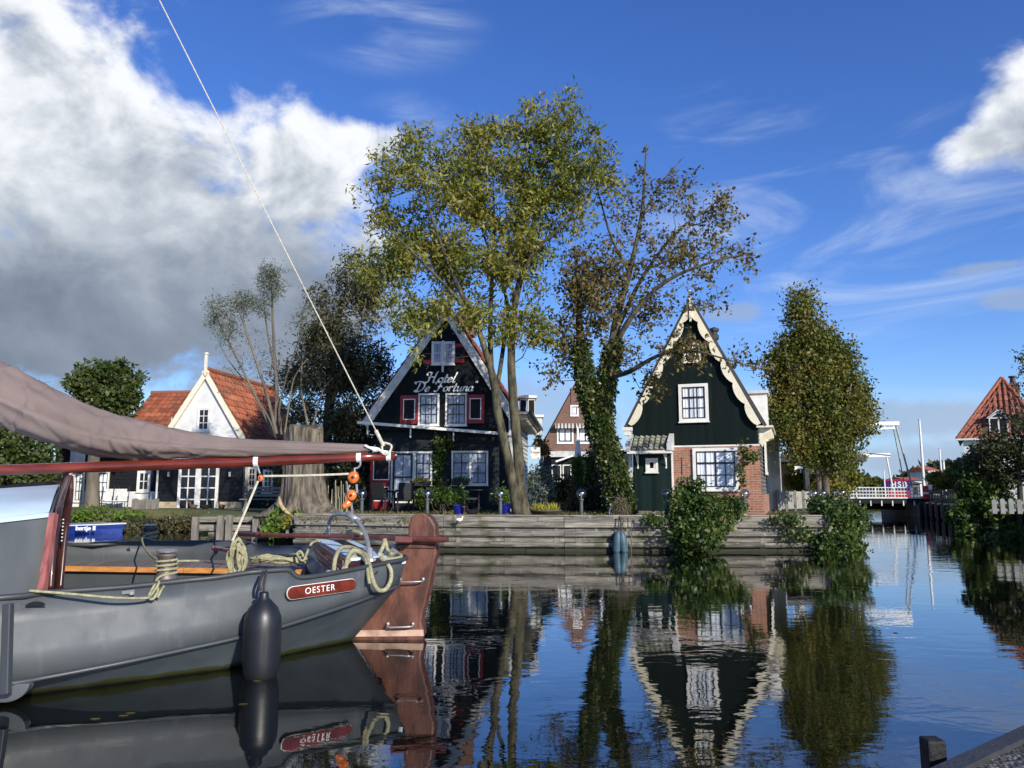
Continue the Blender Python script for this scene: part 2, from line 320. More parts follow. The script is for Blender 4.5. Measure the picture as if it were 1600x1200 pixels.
class MB:
    def __init__(s): s.V = []; s.F = []; s.UV = None; s.U = []
    def add(s, vs, fs):
        b = len(s.V); s.V += [tuple(v) for v in vs]; s.F += [tuple(i+b for i in f) for f in fs]; return s
    def box(s, a, b):
        x0, x1 = sorted((a[0], b[0])); y0, y1 = sorted((a[1], b[1])); z0, z1 = sorted((a[2], b[2]))
        return s.add([(x0, y0, z0), (x1, y0, z0), (x1, y1, z0), (x0, y1, z0), (x0, y0, z1), (x1, y0, z1), (x1, y1, z1), (x0, y1, z1)],
                     [(0, 3, 2, 1), (4, 5, 6, 7), (0, 1, 5, 4), (1, 2, 6, 5), (2, 3, 7, 6), (3, 0, 4, 7)])
    def ext(s, poly, vec):                     # 3D polygon extruded along vec
        n = len(poly); p = [Vector(v) for v in poly]; vec = Vector(vec)
        tri = tessellate_polygon([p]); vs = p+[v+vec for v in p]
        fs = [tuple(t) for t in tri]+[tuple(i+n for i in reversed(t)) for t in tri]+[(i, (i+1) % n, (i+1) % n+n, i+n) for i in range(n)]
        return s.add(vs, fs)
    def prism(s, poly, y0, y1): return s.ext([(x, y0, z) for x, z in poly], (0, y1-y0, 0))
    def tube(s, pts, r, n=8, cap=True, flat=1.):
        pts, fr = frames(pts); m = len(pts); vs = []; fs = []
        R = r if hasattr(r, '__len__') else [r]*m
        for i, (p, (t, u, w)) in enumerate(zip(pts, fr)):
            for j in range(n):
                a = 2*math.pi*j/n; vs.append(p+u*(R[i]*math.cos(a))+w*(R[i]*flat*math.sin(a)))
        for i in range(m-1):
            for j in range(n): fs.append((i*n+j, i*n+(j+1) % n, (i+1)*n+(j+1) % n, (i+1)*n+j))
        if cap: fs += [tuple(reversed(range(n))), tuple(range((m-1)*n, m*n))]
        return s.add(vs, fs)
    def bar(s, a, b, w, h, up=(0, 0, 1)):      # rectangular beam
        a, b = Vector(a), Vector(b); t = (b-a).normalized(); up = Vector(up)
        x = t.cross(up); x = x.normalized() if x.length > 1e-6 else Vector((1, 0, 0)); y = x.cross(t)
        q = [x*(w/2)*i+y*(h/2)*j for i, j in ((-1, -1), (1, -1), (1, 1), (-1, 1))]
        return s.add([a+c for c in q]+[b+c for c in q], [(0, 1, 2, 3), (7, 6, 5, 4), (0, 4, 5, 1), (1, 5, 6, 2), (2, 6, 7, 3), (3, 7, 4, 0)])
    def lathe(s, c, prof, n=16, sx=1, sy=1):   # prof [(r, z)]
        c = Vector(c); vs = []; fs = []; m = len(prof)
        for r, z in prof:
            for j in range(n):
                a = 2*math.pi*j/n; vs.append(c+Vector((r*sx*math.cos(a), r*sy*math.sin(a), z)))
        for i in range(m-1):
            for j in range(n): fs.append((i*n+j, i*n+(j+1) % n, (i+1)*n+(j+1) % n, (i+1)*n+j))
        if prof[0][0] > 1e-4: fs.append(tuple(reversed(range(n))))
        if prof[-1][0] > 1e-4: fs.append(tuple(range((m-1)*n, m*n)))
        return s.add(vs, fs)
    def sphere(s, c, r, n=16, m=10, sc=(1, 1, 1)):
        c = Vector(c); vs = []; fs = []
        for i in range(m+1):
            a = math.pi*i/m
            for j in range(n):
                b = 2*math.pi*j/n; vs.append(c+Vector((r*sc[0]*math.sin(a)*math.cos(b), r*sc[1]*math.sin(a)*math.sin(b), -r*sc[2]*math.cos(a))))
        for i in range(m):
            for j in range(n): fs.append((i*n+j, i*n+(j+1) % n, (i+1)*n+(j+1) % n, (i+1)*n+j))
        return s.add(vs, fs)
    def grid(s, rows):
        m, n = len(rows), len(rows[0]); vs = [v for r in rows for v in r]
        return s.add(vs, [(i*n+j, i*n+j+1, (i+1)*n+j+1, (i+1)*n+j) for i in range(m-1) for j in range(n-1)])
    def build(s, name, mat, parent=None, world=False, smooth=False, bevel=0):
        me = bpy.data.meshes.new(name)
        V = s.V
        if world and parent is not None:
            Mi = MAT[parent.name].inverted(); V = [tuple(Mi @ Vector(v)) for v in V]
        me.from_pydata(V, [], s.F); me.validate(); me.update()
        if s.U:
            uv = me.uv_layers.new(name='UVMap')
            for l in me.loops: uv.data[l.index].uv = s.U[l.vertex_index]
        me.materials.append(MT[mat] if isinstance(mat, str) else mat)
        if smooth: me.polygons.foreach_set('use_smooth', [True]*len(me.polygons))
        o = bpy.data.objects.new(name, me); COL.objects.link(o)
        import bmesh
        bm = bmesh.new(); bm.from_mesh(me)
        bmesh.ops.recalc_face_normals(bm, faces=bm.faces)
        bm.to_mesh(me); bm.free()
        if bevel:
            bv = o.modifiers.new('bevel', 'BEVEL'); bv.width = bevel; bv.segments = 2; bv.limit_method = 'ANGLE'
        if parent is not None:
            o.parent = parent; MAT[o.name] = MAT[parent.name]
        else: MAT[o.name] = Matrix.Identity(4)
        return o
def npmesh(name, V, quads, mat, parent=None):
    me = bpy.data.meshes.new(name); n = len(V); m = len(quads)
    me.vertices.add(n); me.vertices.foreach_set('co', V.astype(np.float32).ravel())
    me.loops.add(m*4); me.loops.foreach_set('vertex_index', quads.astype(np.int32).ravel())
    me.polygons.add(m); me.polygons.foreach_set('loop_start', np.arange(0, m*4, 4, dtype=np.int32))
    me.update(calc_edges=True); me.validate()
    me.materials.append(MT[mat] if isinstance(mat, str) else mat)
    o = bpy.data.objects.new(name, me); COL.objects.link(o)
    if parent is not None: o.parent = parent; MAT[o.name] = MAT[parent.name]
    return o
def copy_tree(o, parent=None):
    c = o.copy(); COL.objects.link(c); c.parent = parent
    for ch in list(o.children): copy_tree(ch, c)
    return c
def leaves(name, C, L, Wd, mat, parent, rng, dirs=None, droop=.3, jit=.5):
    """C (n,3) world leaf positions -> one leaf-shaped quad each"""
    n = len(C)
    d = rng.normal(size=(n, 3)); 
    if dirs is not None: d = d*.7+dirs
    d[:, 2] -= droop; d /= np.linalg.norm(d, axis=1)[:, None]+1e-9
    u = rng.normal(size=(n, 3)); s = np.cross(d, u); s /= np.linalg.norm(s, axis=1)[:, None]+1e-9
    nn = np.cross(d, s)
    l = (L*(1+jit*rng.uniform(-1, 1, n)))[:, None]; w = (Wd*(1+jit*rng.uniform(-1, 1, n)))[:, None]
    b = rng.uniform(-.2, .2, n)[:, None]*l
    V = np.stack([C, C+d*l*.45+s*w/2+nn*b, C+d*l, C+d*l*.45-s*w/2+nn*b], 1).reshape(-1, 3)
    if parent is not None:
        loc = np.array(parent.location); V = V-loc
    Q = np.arange(n*4).reshape(-1, 4)
    return npmesh(name, V, Q, mat, parent)
# facade frame: local X along the wall, Y into the house, Z up, origin = left foot of the wall
class Fac:
    def __init__(s, x, y, D, rot, name, label, cat, group=None, gz=.7):
        p = P(x, y, D); s.o = Vector((p.x, p.y, gz)); r = rad(rot)
        s.u = Vector((math.cos(r), -math.sin(r), 0)); s.d = Vector((math.sin(r), math.cos(r), 0))
        s.root = thing(name, label, cat, s.o, -r, group)
    def px(s, x, y, n=0.):                      # -> (s, z) where the pixel ray meets the wall plane pushed n outwards
        d = ray(x, y); o = Vector((0, 0, CAMH)); t = ((s.o-s.d*n)-o).dot(s.d)/d.dot(s.d); h = o+d*t-s.o
        return h.dot(s.u), h.z
def window(f, x0, y0, x1, y1, nc, nr, parent=None, cmat='curtain', frame='white', sash='sash', fw=.07, curtain=True, sw=.03, n=0., name='window', mid=None, sill=True):
    parent = parent or f.root
    a0, b1 = f.px(x0, y0, n); a1, _ = f.px(x1, y0, n); _, b0 = f.px((x0+x1)/2, y1, n); _, b1 = f.px((x0+x1)/2, y0, n)
    y = -n
    m = MB()
    m.box((a0, y-.055, b0), (a0+fw, y-.002, b1)); m.box((a1-fw, y-.055, b0), (a1, y-.002, b1))
    m.box((a0+fw, y-.055, b1-fw), (a1-fw, y-.002, b1)); m.box((a0+fw, y-.055, b0), (a1-fw, y-.002, b0+fw))
    if sill: m.box((a0-.02, y-.085, b0-.03), (a1+.02, y-.002, b0-.001))
    w = m.build(name, frame, parent)
    A0, A1, B0, B1 = a0+fw, a1-fw, b0+fw, b1-fw
    v = MB(); v.box((A0, y-.007, B0), (A1, y-.003, B1)); v.build('backing', 'void', w)
    if curtain:
        c = MB(); g = (A1-A0)*.04; cols = max(12, int((A1-A0)/.016)); rows = []
        halves = [(A0+.004, (A0+A1)/2-g/2), ((A0+A1)/2+g/2, A1-.004)]
        for (h0, h1) in halves:
            cc = cols//2; ph = random.random()*6
            prof = [(h0+(h1-h0)*i/cc, y-.018+.007*math.sin(i*1.05+ph+1.3*math.sin(i*.31+ph))) for i in range(cc+1)]
            c.grid([[(px_, py_, B0+.004) for px_, py_ in prof], [(px_, py_, B1-.004) for px_, py_ in prof]])
        c.build('curtain', cmat, w, smooth=True)
    p = MB(); p.box((A0, y-.034, B0), (A1, y-.031, B1)); p.build('pane', 'glass', w)
    s = MB(); Y0, Y1 = y-.046, y-.035
    s.box((A0, Y0, B0), (A0+sw, Y1, B1)); s.box((A1-sw, Y0, B0), (A1, Y1, B1))
    s.box((A0+sw, Y0, B0), (A1-sw, Y1, B0+sw)); s.box((A0+sw, Y0, B1-sw), (A1-sw, Y1, B1))
    for i in range(1, nc):
        X = A0+(A1-A0)*i/nc; s.box((X-sw*.4, Y0+.003, B0+sw), (X+sw*.4, Y1-.001, B1-sw))
    for j in range(1, nr):
        Z = B0+(B1-B0)*j/nr; q = sw*.4
        if mid == j: q = sw*.8
        s.box((A0+sw, Y0+.001, Z-q), (A1-sw, Y1-.002, Z+q))
    s.build('glazing_bars', sash, w)
    return w
def clap(m, zx, z0, z1, bh=.15, y=0., proud=.02, xf0=None, xf1=None):
    """horizontal overlapping boards between xf0(z) and xf1(z)"""
    z = z0
    while z < z1-1e-4:
        t = min(z1, z+bh)
        a0, a1, b0, b1 = xf0(z), xf1(z), xf0(t), xf1(t)
        if a1-a0 > .02:
            m.add([(a0, y-.003, z), (a1, y-.003, z), (a1, y-proud-.006, z), (a0, y-proud-.006, z), (b0, y-.003, t), (b1, y-.003, t), (b1, y-.008, t), (b0, y-.008, t)],
                  [(0, 1, 2, 3), (3, 2, 6, 7), (0, 3, 7, 4), (1, 5, 6, 2), (4, 7, 6, 5)])
        z = t
def tiles(O, U, V, w0, w1, L, tw=.21, th=.30, amp=.028):
    """pantile sheet: O eave origin, U along the eave, V up the slope, w0(v)..w1(v) the width"""
    O, U, V = Vector(O), Vector(U).normalized(), Vector(V).normalized(); N = U.cross(V).normalized()
    if N.z < 0: N = -N
    m = MB(); m.U = []
    rows = max(1, round(L/th)); th = L/rows
    for r in range(rows):
        va, vb = r*th, (r+1)*th
        s0, s1 = max(w0(va), w0(vb)) if False else w0(va), w1(va)
        t0, t1 = w0(vb), w1(vb)
        k = max(2, int((s1-s0)/(tw/6)))
        ring = []
        for (v, lift, a, b) in ((va, .0, s0, s1), (va, .045, s0, s1), (vb, .012, t0, t1)):
            row = []
            for i in range(k+1):
                x = a+(b-a)*i/k; ph = 2*math.pi*x/tw; h = amp*(math.sin(ph)+.35*math.sin(2*ph+.6))
                row.append((x, v, O+U*x+V*v+N*(h+lift)))
            ring.append(row)
        base = len(m.V); n = k+1
        for row in ring:
            for x, v, p in row: m.V.append(tuple(p)); m.U.append((x/tw+50.001, (va+th*.5)/th+.001))
        for q_ in range(2):
            for i in range(k): m.F.append((base+q_*n+i, base+q_*n+i+1, base+(q_+1)*n+i+1, base+(q_+1)*n+i))
    return m
def text_mesh(txt, size, ext=.004, font_shear=0., spacing=1., bold=.012):
    cu = bpy.data.curves.new('lettering', 'FONT'); cu.body = txt; cu.size = size; cu.extrude = ext; cu.shear = font_shear
    cu.align_x = 'CENTER'; cu.align_y = 'CENTER'; cu.space_character = spacing; cu.offset = size*bold
    ob = bpy.data.objects.new('lettering', cu); COL.objects.link(ob); bpy.context.view_layer.update()
    me = bpy.data.meshes.new_from_object(ob.evaluated_get(bpy.context.evaluated_depsgraph_get()))
    vs = [v.co.copy() for v in me.vertices]; fs = [tuple(p.vertices) for p in me.polygons]
    bpy.data.objects.remove(ob); bpy.data.meshes.remove(me)
    return vs, fs
def put_text(txt, size, centre, ux, uz, mat, parent, world=True, ext=.004, name='lettering', **kw):
    vs, fs = text_mesh(txt, size, ext, **kw); ux, uz = Vector(ux).normalized(), Vector(uz).normalized(); un = ux.cross(uz)
    m = MB(); m.add([Vector(centre)+ux*v.x+uz*v.y+un*v.z for v in vs], fs)
    return m.build(name, mat, parent, world=world)
# ================================================================== SETTING
def struct(o): o['kind'] = 'structure'; return o
def watermat():
    m, t = newmat('canal_water')
    o = t.n('ShaderNodeTexCoord').outputs['Object']
    a = t.noise(t.n('ShaderNodeMapping', {'Vector': o, 'Scale': (1., 1.5, 1)}).outputs[0], 1.5, 3, .5, .6)
    b = t.noise(t.n('ShaderNodeMapping', {'Vector': o, 'Scale': (1., 2.2, 1), 'Rotation': (0, 0, .3)}).outputs[0], 5.5, 3, .5, .3)
    patch = t.sm(t.noise(o, .16, 3), .38, .62, .25, 1.)
    h = t.m('MULTIPLY', t.m('ADD', a, t.m('MULTIPLY', b, .16)), patch)
    bp = t.n('ShaderNodeBump', {'Strength': 1., 'Distance': .0052, 'Height': h})
    fr = t.n('ShaderNodeFresnel', {'IOR': 1.42, 'Normal': bp.outputs[0]}).outputs[0]
    f2 = t.m('ADD', t.m('MULTIPLY', fr, 1.35), .10, clamp=True)
    g = t.n('ShaderNodeBsdfGlossy', {'Roughness': .0, 'Normal': bp.outputs[0]})
    d = t.n('ShaderNodeBsdfDiffuse', {0: (.004, .0055, .004, 1)})
    x = t.n('ShaderNodeMixShader', {0: f2, 1: d.outputs[0], 2: g.outputs[0]})
    fin(t, x.outputs[0]); return m
MT['water'] = watermat()
def grassmat():
    m, t = newmat('lawn'); o = t.n('ShaderNodeTexCoord').outputs['Object']
    n = t.noise(o, .7, 7, .65); n2 = t.noise(o, 9, 4)
    c = t.mix(t.sm(n, .35, .65), (.075, .105, .025), (.13, .115, .055))
    c = t.mix(t.m('MULTIPLY', t.sm(n2, .4, .7), .6), c, (.04, .055, .018))
    bp = t.n('ShaderNodeBump', {'Strength': .8, 'Distance': .03, 'Height': t.noise(o, 40, 3)})
    fin(t, t.n('ShaderNodeBsdfPrincipled', {'Base Color': c, 'Roughness': .95, 'Normal': bp.outputs[0]}).outputs[0]); return m
MT['grass'] = grassmat()
w = MB(); w.add([(-900, -400, 0), (1200, -400, 0), (1200, 1500, 0), (-900, 1500, 0)], [(0, 1, 2, 3)]); struct(w.build('water', 'water'))
bd = MB(); bd.add([(-900, -400, -1.6), (1200, -400, -1.6), (1200, 1500, -1.6), (-900, 1500, -1.6)], [(0, 1, 2, 3)]); struct(bd.build('canal_bed', 'soil'))
GZ = .70
def land(name, poly, z, mat='grass', depth=2.2):
    m = MB(); m.ext([(x, y, z) for x, y in poly], (0, 0, -depth)); return struct(m.build(name, mat))
ISL = [(-300, 27.5), (-11.5, 27.3), (-9.9, 26.6), (-9.0, 22.6), (-6.0, 22.2), (-5.4, 19.6), (-1.6, 18.5), (1.2, 18.2), (7.2, 18.2), (8.0, 19.2), (9.5, 22.5), (17, 40), (33, 75), (66, 150), (66, 1200), (-300, 1200)]
land('ground', ISL, GZ)
land('far_ground', [(13.6, 4), (13.9, 19), (21.3, 40), (40, 75), (80, 150), (66.02, 150), (66.02, 1200), (900, 1200), (900, 4)], .72)
# near quay slab at the lower right, reaching under the camera side
a = PZ(1474, 1200, .55); b = PZ(1600, 1141, .55); dq = (b-a).normalized()
nq = Vector((dq.y, -dq.x, 0))
def quaymat():
    m, t = newmat('gritty_quay_surface'); o = t.n('ShaderNodeTexCoord').outputs['Object']
    v = t.n('ShaderNodeTexVoronoi', {'Vector': o, 'Scale': 60.}).outputs[0]
    n = t.noise(o, 6, 5)
    c = t.mix(t.sm(v, .15, .5), (.30, .28, .25), (.06, .055, .05)); c = t.mix(t.sm(n, .45, .6), c, (.05, .045, .04))
    bp = t.n('ShaderNodeBump', {'Strength': .8, 'Distance': .01, 'Height': v})
    fin(t, t.n('ShaderNodeBsdfPrincipled', {'Base Color': c, 'Roughness': .8, 'Normal': bp.outputs[0]}).outputs[0]); return m
MT['quaytop'] = quaymat()
m = MB(); p0 = a-dq*.2+nq*.06; p1 = b+dq*9+nq*.06
m.ext([p0, p1, p1+nq*9, p0+nq*9], (0, 0, -2)); struct(m.build('pavement', 'quaytop'))
m = MB(); m.bar(a-dq*.2+nq*.03+Vector((0, 0, -.02)), b+dq*9+nq*.03+Vector((0, 0, -.02)), .06, .075)
struct(m.build('kerb', M('dark_quay_edge', (.035, .035, .037), .6, .3, 10, .5, 60)))

# ================================================================== TIMBER QUAY
qr = thing('timber_quay', 'long weathered grey timber retaining wall along the hotel garden', 'quay wall', (1, 18, 0))
line = [(-5.4, 19.35), (-1.6, 18.28), (1.2, 18.0), (4.3, 17.95), (7.35, 18.0), (8.05, 19.0), (9.6, 22.3)]
rows = [(.672, .785, .0), (.548, .668, -.004), (.352, .462, -.03), (.10, .20, -.01), (-.25, .06, .03)]
random.seed(4)
m = MB(); cap = MB(); pst = MB()
for i in range(len(line)-1):
    A, B = Vector((*line[i], 0)), Vector((*line[i+1], 0)); t = (B-A).normalized(); nrm = Vector((t.y, -t.x, 0)); L = (B-A).length
    for z0, z1, off in rows:
        s = 0
        while s < L-.01:
            e = min(L, s+random.uniform(1.4, 3.1)); e = L if L-e < .5 else e
            o = off+random.uniform(-.012, .012); dz = random.uniform(-.01, .01)
            a_ = A+t*(s+.004)+nrm*(-o); b_ = A+t*(e-.004)+nrm*(-o)
            m.bar(a_+Vector((0, 0, (z0+z1)/2+dz)), b_+Vector((0, 0, (z0+z1)/2-dz*.6)), .05, z1-z0)
            s = e
    m.bar(A+Vector((0, 0, .81))-nrm*.07, B+Vector((0, 0, .81))-nrm*.07, .20, .035)
    s = .35
    while s < L:
        p = A+t*s-nrm*.11; ps = MB(); ps.box((p.x-.075, p.y-.06, -1.2), (p.x+.075, p.y+.06, .76)); ps.build('post', 'post', qr, world=True); s += 1.15
    [cap.bar(A-nrm*.075+Vector((0, 0, zc)), B-nrm*.075+Vector((0, 0, zc)), .03, .15) for zc in (.49, .28, .1, -.1)]
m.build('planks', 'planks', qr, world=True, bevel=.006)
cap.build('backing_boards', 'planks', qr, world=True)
# stepped old boards left of the stump
q2 = thing('old_bank_boards', 'low broken timber bank edging left of the big stump', 'bank edging', (-7.5, 22, 0))
m = MB()
for (x0, y0, x1, y1, z, h) in ((-9.6, 26, -9.15, 22.5, .5, .14), (-9.15, 22.45, -6.1, 22.05, .56, .15), (-9.0, 22.3, -6.1, 21.9, .33, .17), (-8.6, 22.15, -5.9, 21.75, .12, .2), (-6.1, 22.05, -5.5, 19.5, .6, .16), (-6.2, 22.0, -5.6, 19.45, .3, .2)):
    m.bar((x0, y0, z), (x1, y1, z+.01), .07, h)
m.build('boards', 'planks', q2, world=True, bevel=.006)
for x in (-8.9, -8.2, -7.95, -7.2, -6.4): m = MB(); m.box((x-.08, 21.86, -.8), (x+.08, 22.0, .62+.1*random.random())); m.build('post', 'post', q2, world=True)

# ================================================================== HOUSES
# ---------- black gabled house with scalloped barge boards
H = Fac(986, 798, 21.7, 20, 'gabled_house', 'dark green gabled wooden house with scalloped white bargeboards and brick lower wall', 'house', gz=.74)
px = H.px
sL, zE = px(986, 662); sR, _ = px(1185, 661); sA, zA = px(1079, 478)
zE = px(1086, 661)[1]
dv = Vector((0, 1, 0)); DEP = 5.2
body = MB(); body.ext([(sL+.03, 0, 0), (sR-.03, 0, 0), (sR-.03, 0, zE), (sA, 0, zA-.05), (sL+.03, 0, zE)], dv*DEP); body.build('wall', 'green', H.root)
sB = px(1052, 750)[0]; zB = px(1120, 697)[1]
m = MB(); m.box((sB+.02, -.035, 0), (sR, -.002, zB-.01)); m.build('brick_wall', 'brick', H.root)
# side wall: tarred boards over a brick plinth
side = MB(); n_ = 17; z0 = .55
ux = Vector((dv.y, -dv.x, 0))
for i in range(n_):
    za = z0+(zE-.05-z0)*i/n_; zb = z0+(zE-.05-z0)*(i+1)/n_
    A = Vector((sR-.03, .0, 0)); B = A+dv*DEP
    side.add([A+ux*.04+Vector((0, 0, za)), B+ux*.04+Vector((0, 0, za)), B+ux*.012+Vector((0, 0, zb)), A+ux*.012+Vector((0, 0, zb)), A+Vector((0, 0, za)), B+Vector((0, 0, za))],
             [(0, 1, 2, 3), (0, 1, 5, 4), (0, 3, 4)])
side.build('side_boards', 'grey_boards', H.root)
m = MB(); m.ext([(sR-.03, .0, 0), (sR+.05, .0, 0), Vector((sR+.05, 0, 0))+dv*DEP, Vector((sR-.03, 0, 0))+dv*DEP], (0, 0, z0-.01)); m.build('plinth', 'brick', H.root)
# side window strip, rear corner board
m = MB(); c0 = Vector((sR, 0, 0))+dv*2.2+ux*.05; c1 = c0+dv*1.1
m.ext([c0+Vector((0, 0, 1.1)), c1+Vector((0, 0, 1.1)), c1+Vector((0, 0, 2.6)), c0+Vector((0, 0, 2.6))], ux*.05); sw_ = m.build('window', 'white', H.root)
m = MB(); c0 = c0+dv*.1+ux*.052; c1 = c1-dv*.1+ux*.052
m.ext([c0+Vector((0, 0, 1.2)), c1+Vector((0, 0, 1.2)), c1+Vector((0, 0, 2.5)), c0+Vector((0, 0, 2.5))], ux*.004); m.build('pane', 'glass', sw_)
m = MB(); e0 = Vector((sR-.03, 0, 0))+dv*(DEP-.02); m.ext([e0, e0+ux*.16, e0+ux*.16+dv*.18, e0+dv*.18], (0, 0, zE-.1)); m.build('corner_board', 'white', H.root)
# roof
rf = MB()
for (s0, z0_, s1, z1_) in ((sL-.12, zE-.12, sA, zA+.07), (sR+.14, zE-.16, sA, zA+.07)):
    d2 = Vector((s1-s0, 0, z1_-z0_)); nn = Vector((-d2.z, 0, d2.x)).normalized()*(.09 if d2.x > 0 else -.09)
    rf.ext([Vector((s0, -.10, z0_)), Vector((s1, -.10, z1_)), Vector((s1, -.10, z1_))+nn, Vector((s0, -.10, z0_))+nn], dv*(DEP+.25))
roof_o = rf.build('roof', 'tile_d', H.root)
m = MB(); c = Vector((sA+.42, 2.2, zA-1.55)); m.lathe(c, [(.09, 0), (.09, .95), (.14, .97), (.14, 1.1), (.10, 1.12), (.10, 1.2), (.15, 1.22), (.15, 1.3), (.0, 1.36)], 12); m.build('chimney', 'darkmetal', roof_o)
# scalloped barge boards
def scallop(p0, p1, width, nsc, inner, first=.9):
    """board from p0 (eave) to p1 (apex) in the wall plane, inner edge of round scallops"""
    p0, p1 = Vector((p0[0], 0, p0[1])), Vector((p1[0], 0, p1[1])); t = (p1-p0); L = t.length; t.normalize()
    nn = Vector((t.z, 0, -t.x)) if inner > 0 else Vector((-t.z, 0, t.x))
    outer = [p0, p1]; inn = []
    K = nsc*10
    for i in range(K+1):
        f = i/K; ph = (f*nsc) % 1.0
        if i == K: ph = 1
        w_ = width*(.50+.46*abs(math.sin(math.pi*ph))**.7)
        inn.append(p0+t*(L*f)+nn*w_)
    return outer+list(reversed(inn))
m = MB()
eL, eR, ap = px(983, 663), px(1189, 662), px(1079, 471)
for pe, sg in ((eL, 1), (eR, -1)):
    m.ext([v+Vector((0, -.13, 0)) for v in scallop(pe, ap, .215, 6, sg)], (0, .045, 0))
bb = m.build('bargeboard', 'cream', H.root)
m = MB(); m.box((ap[0]-.03, -.17, ap[1]-.62), (ap[0]+.03, -.132, ap[1]+.22)); m.lathe((ap[0], -.15, ap[1]+.22), [(.03, 0), (.05, .03), (.02, .08), (0, .14)], 8); m.build('finial', 'cream', H.root)
# trim
m = MB(); cx = px(983.5, 700)[0]
m.box((cx-.03, -.06, 0), (cx+.075, .03, zE-.08)); m.build('corner_board', 'offwhite', H.root)
m = MB(); m.box((cx-.16, -.12, zE-.17), (cx+.1, .05, zE-.07)); m.box((cx-.12, -.1, zE-.30), (cx+.04, .03, zE-.172)); m.build('gutter_end', 'white', H.root)
m = MB(); m.box((sB-.035, -.05, 0), (sB+.019, -.002, zB)); m.box((sB+.02, -.045, zB-.009), (sR+.01, -.003, zB+.03)); m.build('trim', 'white', H.root)
# eaves brackets on the side
for i in range(9):
    m = MB(); o_ = Vector((sR-.03, 0, 0))+dv*(.1+i*.6)
    m.ext([o_+ux*.03+Vector((0, 0, zE-.17)), o_+ux*.36+Vector((0, 0, zE-.20)), o_+ux*.33+Vector((0, 0, zE-.29)), o_+ux*.14+Vector((0, 0, zE-.36)), o_+ux*.05+Vector((0, 0, zE-.58)), o_+ux*.03+Vector((0, 0, zE-.58))], dv*.08); m.build('eave_bracket', 'cream', H.root)
m = MB(); o_ = Vector((sR+.16, -.1, zE-.15)); m.bar(o_, o_+dv*(DEP+.2), .42, .05); g_ = m.build('gutter', 'cream', H.root)
window(H, 1082, 700, 1153, 766, 4, 3, frame='white', fw=.085, mid=2, n=.036)
window(H, 1060, 600, 1106, 659, 3, 3, frame='white', fw=.085, mid=2)
window(H, 1068, 536, 1094, 566, 2, 2, frame='cream', fw=.06)
# door leaf panel with small window and tiled canopy
a0, z0_ = px(990, 797); a1, z1_ = px(1049, 711)
m = MB(); m.box((a0+.05, -.03, .10), (a1-.02, -.004, z1_)); dr = m.build('door', boardmat('green_door_boards', (.010, .022, .019), .14, 0, .35, (.06, .08, .075), .25), H.root)
m = MB(); m.box((a0+.02, -.14, -.02), (a1, -.03, .09)); m.build('doorstep', 'post', H.root)
window(H, 1009, 716, 1028, 738, 1, 1, parent=dr, frame='white', sash='white', fw=.07, curtain=False, sw=.045, n=.03)
c0, cz0 = px(985, 709); c1, cz1 = px(1051, 683)
m = MB(); m.box((c0, -.50, cz0-.02), (c1, -.004, cz0+.055)); cn = m.build('canopy', 'white', H.root)
V_ = Vector((0, .5, cz1-cz0-.02)); t_ = tiles((c0+.13, -.50, cz0+.06), (1, 0, 0), V_, lambda v: 0., lambda v: c1-c0-.26, V_.length, tw=.155, th=.14, amp=.03); t_.build('tiles', 'tile_g', cn)
m = MB()
for xx in (c0-.03, c1-.09):
    m.ext([(xx, -.53, cz0+.056), (xx+.12, -.53, cz0+.056), (xx+.12, -.53, cz0+.20), (xx+.06, -.53, cz0+.22), (xx, -.53, cz0+.20)], (0, .0, 0)) if False else m.ext([(xx, -.54, cz0+.056), (xx, -.54, cz0+.24), (xx, -.01, cz1+.10), (xx, -.01, cz0+.056)], (.13, 0, 0))
m.box((c0+.10, -.03, cz1-.01), (c1-.1, -.005, cz1+.03))
m.build('canopy_cheeks', 'offwhite', cn)
for xx in (px(997, 720)[0], px(1041, 720)[0]):
    m = MB(); m.box((xx-.02, -.045, cz0-.42), (xx+.02, -.005, cz0-.021)); m.tube(cat_rom([(xx, -.03, cz0-.36), (xx, -.2, cz0-.16), (xx, -.40, cz0-.03)], 4), .018, 6); m.build('bracket', 'white', cn)
m = MB(); xx, zz = px(1066, 727); m.tube([(xx, -.05, zz-.25), (xx, -.045, zz+.22)], .011, 5); m.build('wall_anchor', 'darkmetal', H.root)
for xx, n_l in ((1163, 0),):
    pass
# low rear wing
m = MB(); A = Vector((sR-.5, 0, 0))+dv*(DEP+.05)
m.ext([A+Vector((0, 0, .0)), A+Vector((.9, 0, 0)), A+Vector((.9, 0, 2.5)), A+Vector((0, 0, 3.2))], dv*3); m.build('rear_wing', 'offwhite', H.root)
m = MB(); m.ext([A+Vector((-.1, -.05, 3.28)), A+Vector((1.25, -.05, 2.32)), A+Vector((1.25, -.05, 2.42)), A+Vector((-.1, -.05, 3.4))], dv*3.2); m.build('rear_roof', 'cream', H.root)
# white dormer box on the right roof slope
d0, dz0 = px(1167, 655); d1, dz1 = px(1188, 611)
m = MB(); m.box((d0-.3, 1.9, dz0-.2), (d1+.1, 3.4, dz1+.16)); dm = m.build('dormer', 'white', H.root)
m = MB(); m.box((d0-.36, 1.82, dz1+.161), (d1+.16, 3.48, dz1+.24)); m.build('dormer_cap', 'offwhite', dm)

